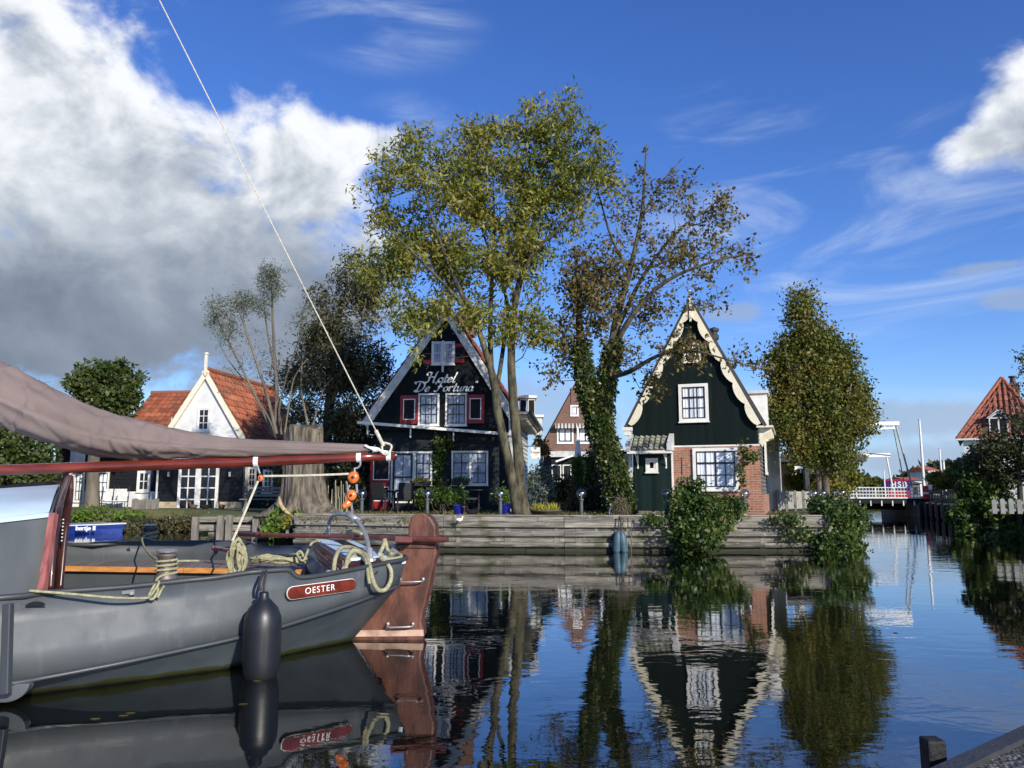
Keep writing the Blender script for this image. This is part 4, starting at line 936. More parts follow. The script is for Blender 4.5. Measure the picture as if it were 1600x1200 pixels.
farW = [inw(p, .12 if i > 4 else .75-.12*i, 0) for i, p in enumerate(far)]; farB = [inw(p, .5 if i > 4 else 1.3-.15*i, -.45) for i, p in enumerate(far)]
for i in range(8):
    f_ = ((i+1)/9)**1.0; farK[i] = K_[-1].lerp(farK[8], f_); farW[i] = W_[-1].lerp(farW[8], f_); farB[i] = B_[-1].lerp(farB[8], f_)
R_all = R_+far; K_all = K_+farK; W_all = W_+farW; B_all = B_+farB
def lerps(A, B, n): return [[a.lerp(b, j/n) for a, b in zip(A, B)] for j in range(n+1)]
m = MB(); m.grid(lerps(R_all, K_all, 3)); up = m.build('topside', 'hull', BG, world=True, smooth=True)
sm_ = up.modifiers.new('thick', 'SOLIDIFY'); sm_.thickness = .02
def hullmat():
    m, t = newmat('lower_hull_paint_with_algae'); o = t.n('ShaderNodeTexCoord').outputs['Object']
    z = t.n('ShaderNodeSeparateXYZ', {0: o}).outputs[2]
    n = t.noise(o, 3, 6); c = t.mix(t.sm(n, .3, .7), (.062, .080, .092), (.088, .108, .122))
    a = t.m('ADD', z, t.m('MULTIPLY', t.noise(t.n('ShaderNodeMapping', {'Vector': o, 'Scale': (3, 3, 1)}).outputs[0], 2, 5), .05))
    c = t.mix(t.sm(a, .085, .06), c, (.045, .05, .012)); c = t.mix(t.sm(a, .055, .03), c, (.010, .010, .006))
    fin(t, t.n('ShaderNodeBsdfPrincipled', {'Base Color': c, 'Roughness': .5}).outputs[0]); return m
MT['hull_low'] = hullmat()
m = MB(); m.grid(lerps(K_all, W_all, 2)+[B_all]); m.build('lower_hull', 'hull_low', BG, world=True, smooth=True)
def rail(points, r, name, mat, parent=BG, n=4, **k):
    m = MB(); m.tube(cat_rom(points, n), r, 8); return m.build(name, mat, parent, world=True, smooth=True, **k)
rail(R_all+[R_all[0]], .021, 'rail', 'hull_d', n=3)
m = MB(); kk = cat_rom(K_, 3); m.tube([p+V3(.005, -.012, 0) for p in kk], .017, 8, flat=.8); m.build('rubbing_strake', 'hull_d', BG, world=True, smooth=True)
# floor, inner lining
def deckpt(kp, wp):
    f_ = 0 if kp.z <= .30 else (kp.z-.30)/(kp.z-wp.z); q_ = kp.lerp(wp, f_); return inw(q_, .05, .29)
inn = [deckpt(a_, b_) for a_, b_ in zip(K_all, W_all)]
m = MB(); tri = tessellate_polygon([inn]); m.add(inn, [tuple(t) for t in tri]); m.build('deck', 'hull', BG, world=True)
# side bench along the far side
def at_deck(x, y, z): return PZ(x, y, z)
e0, e1 = PZ(60, 884.5, .55), PZ(478, 890.5, .55); bk0, bk1 = V3(e0.x-.2, 9.82, .55), PZ(480, 876, .55)
m = MB(); n_ = 34
for i in range(n_):
    f0, f1 = i/n_, (i+1)/n_-.0035
    m.ext([e0.lerp(e1, f0), e0.lerp(e1, f1), bk0.lerp(bk1, f1), bk0.lerp(bk1, f0)], (0, 0, -.025))
m.build('side_bench', 'teak', BG, world=True)
m = MB(); m.bar(e0+V3(0, -.02, -.02), e0.lerp(e1, .56)+V3(0, -.02, -.02), .035, .055); m.bar(e0.lerp(e1, .563)+V3(0, -.02, -.02), e1+V3(0, -.02, -.02), .035, .055); m.build('bench_edge', 'orangewood', BG, world=True)
m = MB(); m.ext([e0+V3(0, .03, -.05), e1+V3(0, .03, -.05), e1+V3(0, .03, -.3), e0+V3(0, .03, -.3)], (0, .03, 0)); m.build('bench_riser', 'hull', BG, world=True)
m = MB(); a_, b_ = P(172, 863, 9.62), P(204, 858, 9.62); m.tube([a_, b_], .03, 8); m.tube([a_+V3(.05, 0, 0), a_+V3(.05, .15, 0)], .02, 6); m.tube([b_-V3(.05, 0, 0), b_+V3(-.05, .15, 0)], .02, 6); m.build('grab_bar', 'darkmetal', BG, world=True)
# ---------- cabin
wb, wt = P(66, 924, 5.75), P(82, 800, 5.93); lt = P(0, 809, 5.55); fw = V3(-3.2, -.55, 0)
ridge0 = P(93, 757, 7.6); fe = P(88, 800, 9.2); dirF = (P(0, 809, 5.55)-wt).normalized(); L_ = 3.6
wbl = wb+dirF*L_; wtl = wt+dirF*L_; ridl = ridge0+dirF*L_+V3(0, 0, .02); fel = fe+V3(-L_*.95, 0.0, 0)
m = MB(); m.grid([[wb-V3(0, 0, .35), wbl-V3(0, 0, .35)], [wb, wbl], [wt, wtl]]); m.ext([wt-V3(0, 0, .005), wb-V3(0, 0, .35), V3(fe.x, fe.y, .35), fe-V3(0, 0, .005), ridge0-V3(0, 0, .02)], dirF*.02)
m.ext([fe-V3(0, 0, .005), V3(fe.x, fe.y, .3), V3(fel.x, fel.y, .3), fel-V3(0, 0, .005)], (0, .02, 0)); cb = m.build('cabin', 'cabin', BG, world=True)
m = MB(); lp = []
for j in range(9):
    f_ = j/8
    def qd(A, B, C):   # quadratic through the three section points
        return A*(1-f_)*(1-f_)+((B-A*.25-C*.25)*2)*(2*f_*(1-f_))+C*f_*f_
    lp.append([qd(wt+V3(0, -.04, .01), ridge0, fe+V3(0, .04, .01)), qd(wtl+V3(0, -.04, .01), ridl, fel+V3(0, .04, .01))])
m.grid(lp); rfc = m.build('cabin_roof', 'roofblue', cb, world=True, smooth=True); s_ = rfc.modifiers.new('t', 'SOLIDIFY'); s_.thickness = .03
m = MB(); m.bar(wt+V3(0, -.03, -.02)+dirF*.02, wtl+V3(0, -.03, -.02), .03, .03); m.build('roof_edge', 'roofblue', cb, world=True)
# aft bulkhead woodwork
pp = [P(106, 746, 7.55), P(103, 756, 7.2), P(97, 775, 6.6), P(91, 797, 6.1), P(86, 830, 5.9), P(80, 880, 5.8), P(77, 921, 5.76)]
m = MB(); m.tube(cat_rom(pp, 5), [.034]*31, 8, flat=.7); m.build('bulkhead_trim', 'mahog', cb, world=True, smooth=True)
pp = [P(109, 748, 7.7), P(108, 775, 6.9), P(103, 810, 6.6), P(98, 850, 6.5), P(91, 925, 6.4)]
m = MB(); m.tube(cat_rom(pp, 5), .042, 8, flat=.6); m.build('bulkhead_frame', 'mahog', cb, world=True, smooth=True)
m = MB(); q_ = [P(84, 803, 5.86), P(66, 923, 5.68)]; m.bar(q_[0], q_[1], .045, .05, (0, 1, 0)); m.build('corner_post', 'pinkwood', cb, world=True)
m = MB()
for i in range(7): p = P(99-.4*i, 812+i*5.5, 6.35); m.sphere(p, .009, 8, 6)
m.build('bulkhead_rivets', 'steel', cb, world=True)
# planks and hand pole on the roof
m = MB(); m.bar(P(-40, 783, 6.6), P(62, 777, 6.4), .05, .045); m.build('roof_pole', 'varnish', cb, world=True, bevel=.01)
m = MB(); p = P(49, 789, 6.36); m.tube([p+V3(0, 0, -.10), p+V3(0, 0, .06)], .012, 8); m.sphere(p+V3(0, 0, .065), .026, 10, 8); m.lathe(p+V3(0, 0, -.11), [(.035, 0), (.03, .015), (.012, .02)], 10); m.build('pole_stanchion', 'steel', cb, world=True, smooth=True)
m = MB(); m.bar(P(-60, 770, 8.2), P(84, 756, 8.1), .25, .05); m.bar(P(-60, 782, 7.0), P(30, 780, 6.9), .10, .03); m.build('roof_planks', 'mahog', cb, world=True)
# guard plate at lower left
m = MB(); a_ = P(13, 943, 5.22); b_ = P(9, 1085, 5.18)
m.bar(a_, b_, .055, .05, (0, 1, 0)); m.build('guard_strip', 'hull_d', BG, world=True, bevel=.008)
def wornmat():
    m, t = newmat('scuffed_grey_paint'); o = t.n('ShaderNodeTexCoord').outputs['Object']
    c = t.mix(t.sm(t.noise(o, 9, 6, .7), .56, .62), (.09, .10, .11), (.5, .5, .48))
    fin(t, t.n('ShaderNodeBsdfPrincipled', {'Base Color': c, 'Roughness': .6}).outputs[0]); return m
MT['worn'] = wornmat()
m = MB(); f0 = P(54, 1063, 5.36); pts_ = []
for i in range(9):
    a = math.pi/2*i/8; pts_.append(f0+V3(-.16+.16*math.cos(a), 0, -.12*math.sin(a)))
pts_ += [f0+V3(-1.4, -.22, -.14), f0+V3(-1.4, -.22, 0.0)]
m.ext(pts_, (0.02, -.09, 0)); m.build('guard_foot', 'worn', BG, world=True, bevel=.01)
m = MB(); c = P(57, 946, 5.37)
m.ext([c+V3(.05*math.cos(math.pi*i/10), .05*math.cos(math.pi*i/10)*.6-.012, .028*math.sin(math.pi*i/10)) for i in range(11)], (0.004, -.008, 0)); m.build('scupper', 'void', BG, world=True)
# ---------- rudder
RD = 7.55
def pl(pts, D): return [P(x, y, D) for x, y in pts]
out = [(637, 842), (637, 822), (641, 808), (650, 802), (662, 802), (673, 808), (680, 820), (681, 842), (681, 866), (676, 890), (668, 930), (660, 958), (658, 972), (662, 992), (655, 997), (553, 999), (557, 990), (580, 955), (606, 915), (622, 880), (624, 842)]
m = MB(); m.ext(pl(out, RD), (.03, .10, 0)); rd = m.build('rudder', 'rudder', BG, world=True, bevel=.018)
m = MB(); m.ext(pl([(552, 985), (661, 984), (662, 994), (549, 995)], RD-.012), (0, .14, 0)); m.build('rudder_foot', M('bare_scraped_timber', (.45, .30, .22), .8, .35, 6, .3, 20), rd, world=True)
m = MB(); m.ext(pl([(549, 995), (662, 994), (640, 1120), (500, 1120)], RD), (0, .1, 0)); m.build('rudder_blade', 'rudder', rd, world=True)
for (y, x0, x1) in ((845, 620, 681), (851, 621, 681)):
    m = MB(); m.ext(pl([(x0, y), (x1, y+1), (x1, y+6), (x0, y+5)], RD-.02), (0, .14, 0)); m.build('rudder_band', 'rudder', rd, world=True, bevel=.006)
for (x0, x1, y) in ((625, 661, 905), (606, 645, 975)):
    a_, b_ = P(x0, y, RD-.01), P(x1, y, RD-.01); o_ = V3(0, -.07, -.015)
    m = MB(); m.tube([a_, a_+o_*.8, a_+o_+V3(.03, 0, -.005), b_+o_-V3(.03, 0, 0), b_+o_*.8, b_], .0085, 8); m.sphere(a_, .02, 8, 6); m.sphere(b_, .02, 8, 6); m.build('step_handle', 'steel', rd, world=True, smooth=True)
m = MB(); m.tube([P(402, 834.5, 8.3), P(412, 836, 8.27), P(530, 838.5, 7.9), P(640, 842, 7.5), P(683, 843, 7.45), P(700, 843, 7.42)], [.030, .022, .024, .027, .028, .026], 8); m.build('tiller', 'tiller', rd, world=True)
m = MB(); m.tube([P(374, 834, 8.42), P(410, 836, 8.27)], .027, 8); m.build('tiller_grip', 'mahog', rd, world=True)
m = MB(); m.bar(P(618, 842, 7.42), P(645, 843, 7.42), .10, .055); m.build('tiller_clamp', 'tiller', rd, world=True, bevel=.006)
# ---------- stern hatch, arch, vent
SD = [PZ(530, 893, .62), PZ(632, 874, .70), PZ(600, 862, .72), PZ(484, 858, .62), PZ(478, 868, .60)]
h0, h1, h2, h3 = P(528, 886, 7.1), P(489, 849, 8.6), P(560, 850, 8.5), P(588, 880, 7.25)
m = MB(); m.ext([P(500, 902, 6.9), P(634, 875, 7.32), P(600, 864, 8.1), P(540, 862, 8.6)], (0, 0, -.03)); m.build('stern_deck', 'roofblue', BG, world=True)
m = MB(); m.ext([P(487, 862, 8.5), P(494, 846, 8.5), P(546, 876, 7.15), P(536, 902, 7.0), P(510, 900, 7.0)], (.30, .03, 0.02)); hb = m.build('stern_hatch', 'mahog', BG, world=True, bevel=.01)
m = MB(); m.ext([P(492, 845.5, 8.52), P(553, 849, 8.6), P(604, 873, 7.3), P(548, 876.5, 7.12)], (0, 0, .025)); m.build('hatch_lid', 'roofblue', hb, world=True)
m = MB()
for (x0, y0, x1, y1) in ((497, 853, 536, 880), (493, 862, 528, 892)): m.bar(P(x0, y0, 8.2), P(x1, y1, 7.04), .012, .05)
m.build('hatch_ribs', 'pinkwood', hb, world=True)
m = MB(); m.tube([P(606, 862, 7.6), P(621, 859, 7.55)], [.062, .062], 14); m.tube([P(604, 862.5, 7.6), P(607, 862, 7.6)], .07, 14); m.build('vent_cowl', 'steel', BG, world=True, smooth=False)
arc = [P(514, 838, 8.75), P(514, 822, 8.75), P(517, 809, 8.7), P(526, 804, 8.6), P(542, 804.5, 8.35), P(556, 812, 8.0), P(567, 826, 7.65), P(574, 845, 7.35), P(577.5, 873, 7.2)]
m = MB(); m.tube([arc[0]-V3(0, 0, .25)]+cat_rom(arc, 5), .021, 10); ar = m.build('traveller_arch', 'steel', BG, world=True, smooth=True)
m = MB(); m.tube([P(577, 858, 7.25), P(578, 874, 7.2)], .032, 12); m.lathe(P(578, 876, 7.2), [(.075, 0), (.07, .02), (.03, .025)], 12); m.build('arch_socket', 'steel', ar, world=True)
m = MB(); p = P(552, 807, 8.05); m.tube([p+V3(-.06, 0, .03), p+V3(.07, -.05, -.05)], .035, 10); m.build('traveller_ring', 'steel', ar, world=True, smooth=True)
# name board
n0, n1 = P(445, 925, 6.38), P(553, 910, 6.86); nd = (n1-n0).normalized(); nup = V3(0, 0, 1)-nd*nd.z; nup.normalize(); nn = nd.cross(nup)
nc = (n0+n1)/2+nn*.02-nup*.012; hl = (n1-n0).length/2; hh = .053
def stadium(c, hl, hh, off, N=8):
    out = []
    for s in (1, -1):
        for i in range(N+1):
            a = -math.pi/2+math.pi*i/N; out.append(c+nn*off+nd*(s*(hl-hh)+s*hh*math.cos(a))+nup*(s*hh*math.sin(a)))
    return out
m = MB(); m.ext(stadium(nc, hl, hh, 0), nn*.012); nbm = m.build('name_board', 'white', BG, world=True)
m = MB(); m.ext(stadium(nc, hl-.004, hh-.004, .0125), nn*.006); m.build('board_face', 'varnish', nbm, world=True)
vs, fs = text_mesh('OESTER', .072, .0015, spacing=1.2, bold=0.); m = MB(); m.add([nc+nn*.021+nd*(v.x-.03)+nup*v.y+nn*v.z for v in vs], fs); m.build('lettering', 'letter', nbm, world=True)
# bollards
def bollard(p, name='bollard', h=.26, r=.065):
    m = MB(); m.lathe(p, [(r*1.25, 0), (r*1.3, .05), (r*1.05, .07), (r*.95, h*.6), (r*.98, h*.85), (r*1.15, h*.88), (r*1.15, h*.94), (r*.5, h), (0, h)], 16); return m.build(name, 'iron', BG, world=True, smooth=True)
b1p = P(259, 907, 6.08); bollard(b1p-V3(0, 0, .02), h=.235, r=.066); b2p = P(233, 848, 9.95); bollard(b2p-V3(0, 0, .05), h=.26, r=.075)
for p in (b1p+V3(0, 0, .215), b2p+V3(0, 0, .21)): m = MB(); m.lathe(p, [(.074, 0), (.078, .012), (.05, .022), (0, .024)], 14); m.build('bollard_cap', 'steel', BG, world=True)
m = MB(); c = P(206, 926, 5.74); m.lathe(c, [(.02, -.015), (.022, .005), (0, .015)], 8); m.tube([c-V3(.06, 0.02, 0), c+V3(.02, 0, .01)], .014, 6); m.build('rail_fitting', 'steel', BG, world=True)
m = MB(); m.tube([P(334, 856, 9.0), P(360, 861, 8.8)], .022, 8); m.sphere(P(334, 856, 9.0), .03, 8, 6); m.build('belaying_pin', 'varnish', BG, world=True)
# ---------- mast, boom, sail
MX, MY = -6.7, 7.25
m = MB(); m.tube([V3(MX, MY, .3), V3(MX, MY, 6), V3(MX+.02, MY+.02, 12.6)], [.14, .13, .075], 14); m.build('mast', 'varnish', BG, world=True, smooth=True)
bp = [V3(MX, MY, P(-260, 742, 7.3).z)]+[P(0, 734.5, 7.65), P(200, 728, 7.85), P(400, 721, 8.05), P(560, 714.5, 8.22), P(617, 712.5, 8.28)]
m = MB(); m.tube(bp, [.052, .0525, .0545, .056, .050, .046], 18); bo = m.build('boom', 'varnish', BG, world=True, smooth=True)
m = MB(); m.lathe((0, 0, 0), [(0, 0)], 3) if False else m.tube([P(616.6, 712.5, 8.28), P(619, 712.4, 8.285)], .042, 16); m.build('boom_end_cap', 'mahog', bo, world=True)
def strap(x, y, D, r=.062):
    m = MB(); m.tube([P(x-3.6, y+.1, D-.0), P(x+3.6, y-.1, D+.003)], r, 18); return m.build('strap', 'strap', bo, world=True)
strap(401, 721, 8.05, .0615); strap(561, 714.5, 8.22, .056); strap(607.5, 712.8, 8.27, .054)
# furled sail
sxx = [-330, -250, -150, -60, 0, 50, 100, 150, 200, 250, 300, 350, 400, 450, 500, 545, 574]
st_ = [425, 455, 500, 540, 566, 590, 618, 640, 652, 664, 676, 683.5, 687, 689, 691, 693, 694]
sb_ = [560, 585, 615, 642, 660, 681, 698, 712, 719, 719, 716, 715, 714, 712.5, 711, 710.5, 708]
m = MB(); rows = []; NN = 56; random.seed(11)
CR = [(random.uniform(-300, 560), random.choice((-1, 1))*random.uniform(15, 75), random.uniform(2.5, 6), random.choice((-1, 1, -1, -1))*random.uniform(.02, .07), random.uniform(-.6, 1.6)) for _ in range(42)]
X_ = np.linspace(sxx[0], sxx[-1], 420)
for x in X_:
    D = float(np.interp(x, [-330, 0, 400, 620], [7.35, 7.65, 8.05, 8.28])); t_, b_ = np.interp(x, sxx, st_), np.interp(x, sxx, sb_)
    c = P(x, (t_+b_)/2, D); h = (P(x, t_, D)-P(x, b_, D)).length/2; row = []
    wdt = h*.62+.03
    for j in range(NN):
        a = 2*math.pi*j/NN
        f_ = 1+.05*math.sin(3*a+x*.011)+.045*math.sin(5*a-x*.017+1)+.028*math.sin(9*a+x*.045)
        f_ += .08*math.exp(-((x-175-40*math.cos(a+.4))/16)**2)*math.sin(a+.5)+.07*math.exp(-((x-280-30*math.sin(a))/12)**2)-.07*math.exp(-((x-300-22*math.sin(a))/9)**2)-.06*math.exp(-((x-210-60*math.cos(a+.4))/13)**2)
        f_ -= .05*math.exp(-((x-395)/7)**2)
        for (cx, sl2, wq, am, pq) in CR: f_ += am*math.exp(-((x-cx-sl2*math.cos(a+pq))/wq)**2)
        f_ = 1+(f_-1)*(1. if math.sin(a) < .9 else .6)
        row.append(c+V3(0, 0, h*math.sin(a)*f_)+V3(0.05, -1, 0).normalized()*(wdt*math.cos(a)*f_*(1.25 if math.sin(a) < 0 else .95)))
    rows.append(row+[row[0]])
m.grid(rows); m.add(rows[-1][:-1], [tuple(range(NN))]); sl_ = m.build('furled_sail', 'sail', bo, world=True, smooth=True)
m = MB()
for i in range(5):
    pts_ = [P(570+4*i, 696+i*1.5, 8.15), P(583+3*i, 702+2*math.sin(i*2), 8.15), P(595, 704+i*.6, 8.2), P(606, 706, 8.24)]
    m.tube(cat_rom(pts_, 5), .011, 6)
m.build('clew_lashing', 'strap', bo, world=True)
# topping lift
top = P(244, -10, 7.95); e_ = P(604, 706, 8.27); dr_ = (top-e_); head = e_+dr_*((12.3-e_.z)/dr_.z)
m = MB(); m.tube([e_+dr_*.018, head], .007, 6); m.tube([e_+dr_*.012, e_+dr_*.045], .02, 8)
lp_ = [e_+dr_*.02, e_+V3(-.05, 0, .08), e_+V3(-.03, -.06, -.02), e_+V3(.03, -.06, -.02), e_+V3(.05, 0, .07), e_+dr_*.02]; m.tube(cat_rom(lp_, 4), .012, 6)
m.build('topping_lift', 'rope_w', BG, world=True)
# sheets and blocks
m = MB(); m.tube(cat_rom([P(412, 744, 8.05), P(480, 743, 8.1), P(545, 740.5, 8.2)], 4), .012, 6); m.build('sheet', 'rope_w', BG, world=True)
m = MB(); m.tube(cat_rom([P(403, 752, 8.05), P(385, 795, 7.9), P(363, 846, 7.75)], 4), .0125, 6); m.build('sheet', 'rope_w', BG, world=True)
def block(x, y, D, r, name='block', sc=(1, .55, 1.05)):
    m = MB(); m.sphere(P(x, y, D), r, 16, 12, sc); o = m.build(name, 'orange', BG, world=True, smooth=True)
    m = MB(); p = P(x, y, D); m.lathe((0, 0, 0), [(0, 0)], 3) if False else m.tube([p-V3(0, r*.62, 0), p+V3(0, r*.62, 0)], r*.28, 10); m.build('sheave_pin', 'mahog', o, world=True); return o
block(407, 747, 8.05, .034, sc=(.8, .6, 1.1)); block(552, 746, 8.2, .062); block(549, 774, 8.17, .056)
m = MB(); m.tube(cat_rom([P(545, 784, 8.15), P(540, 790, 8.13), P(535, 792, 8.12)], 4), [.04]*4+[.03]*4+[.02], 8); m.build('block_tail', 'orange', BG, world=True, smooth=True)
m = MB(); m.tube(cat_rom([P(562, 720, 8.2), P(563, 726, 8.2), P(559, 731, 8.2), P(554, 732, 8.2), P(555, 738, 8.2)], 4), .010, 6); m.tube([P(402, 729, 8.05), P(404, 734, 8.05), P(406, 740, 8.05)], .010, 6)
m.tube([P(557, 757, 8.2), P(558, 770, 8.18)], .012, 6); m.tube(cat_rom([P(547, 758, 8.18), P(543, 764, 8.17), P(547, 768, 8.17)], 3), .013, 6); m.tube([P(549, 786, 8.17), P(551, 806, 8.05)], .012, 6); m.build('shackles', 'steel', BG, world=True)
# ---------- loose ropes lying on the barge
def rope(name, label, pts, r, mat='rope', n=5, cat='rope', group=None, extra=()):
    t = thing(name, label, cat, pts[0], 0, group); m = MB(); m.tube(cat_rom(pts, n), r, 7)
    for e in extra: m.tube(cat_rom(e, n), r, 7)
    m.build('strand', mat, t, world=True, smooth=True); return t
def bez_on(ptsD): return [P(x, y, D) for x, y, D in ptsD]
b1 = b1p
def helix(c, r, z0, z1, turns, n=10): return [c+V3(r*math.cos(2*math.pi*i/n), r*math.sin(2*math.pi*i/n), z0+(z1-z0)*i/(n*turns)) for i in range(int(n*turns)+1)]
rope('mooring_rope', 'pale mooring line along the near rail, wound round the iron bollard', bez_on([(46, 923, 5.35), (74, 925, 5.38), (120, 929, 5.45), (180, 934, 5.56), (228, 934.5, 5.72)])+bez_on([(236, 930, 5.8), (248, 912, 5.85), (246, 908, 5.88), (238, 920, 5.83), (232, 934, 5.78), (240, 935, 5.78), (247, 921, 5.84), (243, 910, 5.9), (252, 900, 5.98)])+helix(b1+V3(0, 0, .06), .078, 0, .10, 3), .0095,
     extra=[bez_on([(246, 934, 5.8), (251, 924, 5.84), (257, 914, 5.92)]), bez_on([(266, 918, 5.96), (276, 914, 6.0), (274, 907, 6.02), (264, 908, 6.02)])])
rope('tail_rope', 'rope running between the two bollards across the open cockpit', bez_on([(120, 849, 9.7), (180, 846, 9.6), (220, 840, 9.7)])+helix(b2p+V3(0, 0, .02), .088, 0, .12, 2)+bez_on([(224, 838, 9.6), (224, 852, 8.6), (234, 866, 7.4), (246, 875, 6.4), (262, 877, 6.1), (290, 876.5, 6.2), (311, 876.5, 6.3)]), .010)
random.seed(3)
def coil(c, rx, rz, ry_, k, jit, plane='v'):
    pts = []
    for i in range(k*9):
        a = 2*math.pi*i/9; j = jit
        pts.append(c+V3(math.cos(a)*rx*(1+random.uniform(-j, j)), random.uniform(-ry_, ry_), math.sin(a)*rz*(1+random.uniform(-j, j))) if plane == 'v' else
                   c+V3(math.cos(a)*rx*(1+random.uniform(-j, j)), math.sin(a)*rz*(1+random.uniform(-j, j)), random.uniform(-ry_*.2, ry_)+.006*i/9))
    return pts
rope('hanging_rope_coil', 'tall coil of pale green rope hanging inside the cockpit under the sheet', coil(P(369, 875, 7.7), .060, .150, .06, 13, .5), .0115)
rope('deck_rope_coil', 'flat coil of rope lying on the far bench beside the hatch', coil(P(436, 879, 8.4), .27, .16, .05, 7, .22, 'h'), .014, extra=[bez_on([(476, 874, 8.2), (470, 862, 8.2), (464, 866, 8.2), (474, 876, 8.1), (486, 850, 8.3), (500, 845, 8.3)])])
rope('stern_rope', 'thick rope heaped over the stern deck with a bight hanging down the hull', bez_on([(521, 894, 6.95), (524, 872, 7.0), (532, 857, 7.2), (546, 855, 7.4), (560, 860, 7.3), (572, 868, 7.15), (577, 882, 7.0), (582, 905, 6.9), (590, 921, 6.92), (602, 921, 7.0), (610, 908, 7.08), (611, 892, 7.12), (604, 880, 7.15), (595, 872, 7.2), (610, 874, 7.25), (626, 871, 7.35), (622, 866, 7.5), (604, 868, 7.6), (588, 870, 7.4), (570, 872, 7.3), (556, 868, 7.25), (544, 878, 7.1), (536, 890, 6.98)]), .020,
     extra=[bez_on([(540, 890, 6.98), (543, 872, 7.1), (552, 860, 7.2), (566, 866, 7.2), (573, 880, 7.02), (576, 900, 6.92), (578, 912, 6.9)]), bez_on([(592, 868, 7.4), (600, 850, 7.5), (601, 843, 7.5), (606, 860, 7.5), (612, 866, 7.4)]), bez_on([(536, 833, 8.2), (552, 830, 8.1), (566, 835, 8.0)])])
# fender
fp = P(410, 985, 6.08); FD = thing('fender', 'big black rubber fender hanging from the near rail of the barge', 'fender', (fp.x, fp.y, 0))
zt_ = P(410, 893, 6.1).z; r_ = .142
m = MB(); m.lathe((fp.x, fp.y, 0), [(0, -.14), (.035, -.13), (.045, -.08), (.10, -.03), (.130, .04), (r_, .14), (r_, .36), (.137, .44), (.11, .51), (.06, .565), (.04, .585), (.036, .62), (.03, .63)], 28); m.build('body', 'rubber', FD, world=True, smooth=True)
m = MB(); m.tube([V3(fp.x, fp.y, .60), V3(fp.x-.01, fp.y+.02, .68), V3(fp.x-.02, fp.y+.1, .78)], .012, 6); m.tube(cat_rom([V3(fp.x-.03, fp.y+.01, .64), V3(fp.x-.045, fp.y+.03, .70), V3(fp.x-.05, fp.y+.12, .77)], 3), .012, 6); m.build('lanyard', 'darkmetal', FD, world=True)
# small blue boat
SBt = thing('rowing_boat', 'small blue boat with white name on its stern quarter by the left bank', 'boat', P(130, 830, 25.5))
def sb(x, y, D): return P(x, y, D)
x0 = P(98, 816, 25.3).x-2.2; x1 = P(190, 816, 25.3).x
m = MB(); top_, bot = [], []
for i in range(13):
    f_ = i/12; X = x0+(x1-x0)*f_; w_ = .75*(1-max(0, (f_-.55)/.45)**2.2)*(min(1, f_*4+.6)); top_.append((X, w_, .25+.06*f_**2))
ring = lambda s, k, z: [V3(X-(.12*k if X > x1-.8 else 0), 25.6+s*w_*(1-.22*k), zz*z) for (X, w_, zz) in top_]
rowsb = [ring(-1, 0, 1.), ring(-1, .5, .5), ring(-1, 1., -.3), ring(1, 1., -.3), ring(1, .5, .5), ring(1, 0, 1.)]
m.grid(rowsb); m.add([r[0] for r in rowsb], [tuple(range(6))]); h_ = m.build('hull', 'blueboat', SBt, world=True, smooth=False); s_ = h_.modifiers.new('t', 'SOLIDIFY'); s_.thickness = .03
m = MB(); m.tube(rowsb[0]+list(reversed(rowsb[-1])), .025, 6); m.build('gunwale', 'offwhite', SBt, world=True)
m = MB(); m.box((x0+1.2, 25.0, .22), (x0+1.5, 26.2, .26)); m.box((x0+2.6, 25.0, .22), (x0+2.9, 26.2, .26)); m.build('thwarts', 'teak', SBt, world=True)
put_text('bertje II', .20, P(134, 825.5, 24.72), (1, 0, 0), (0, 0, 1), 'letter', SBt, ext=.02)
# ================================================================== TREES
def blob_pts(blobs, n, rng, depth=.85, hollow=2.2, sub=0):
    """blobs: (px, py, D, rx_px, ry_px) -> n points inside those crown lobes"""
    vol = np.array([b[3]*b[4]*(b[5] if len(b) > 5 else 1) for b in blobs], float); cnt = np.maximum(1, (vol/vol.sum()*n).astype(int)); out = []
    for b, c in zip(blobs, cnt):
        o = np.array(P(b[0], b[1], b[2])); k = b[2]/1200
        d = rng.normal(size=(c, 3)); d /= np.linalg.norm(d, axis=1)[:, None]; r = rng.uniform(0, 1, c)**(1/hollow)
        if sub:                                # lumps of foliage inside the lobe instead of an even fill
            e = rng.normal(size=(sub, 3)); e /= np.linalg.norm(e, axis=1)[:, None]; e *= (rng.uniform(.35, 1.0, sub))[:, None]; sr = rng.uniform(.18, .46, sub)
            j = rng.choice(sub, c, p=sr**2/(sr**2).sum()); d = e[j]+d*(r*sr[j])[:, None]; r = np.ones(c)
        out.append(o+d*r[:, None]*np.array([b[3]*k, max(.25, b[3]*k*depth), b[4]*k]))
    return np.concatenate(out)
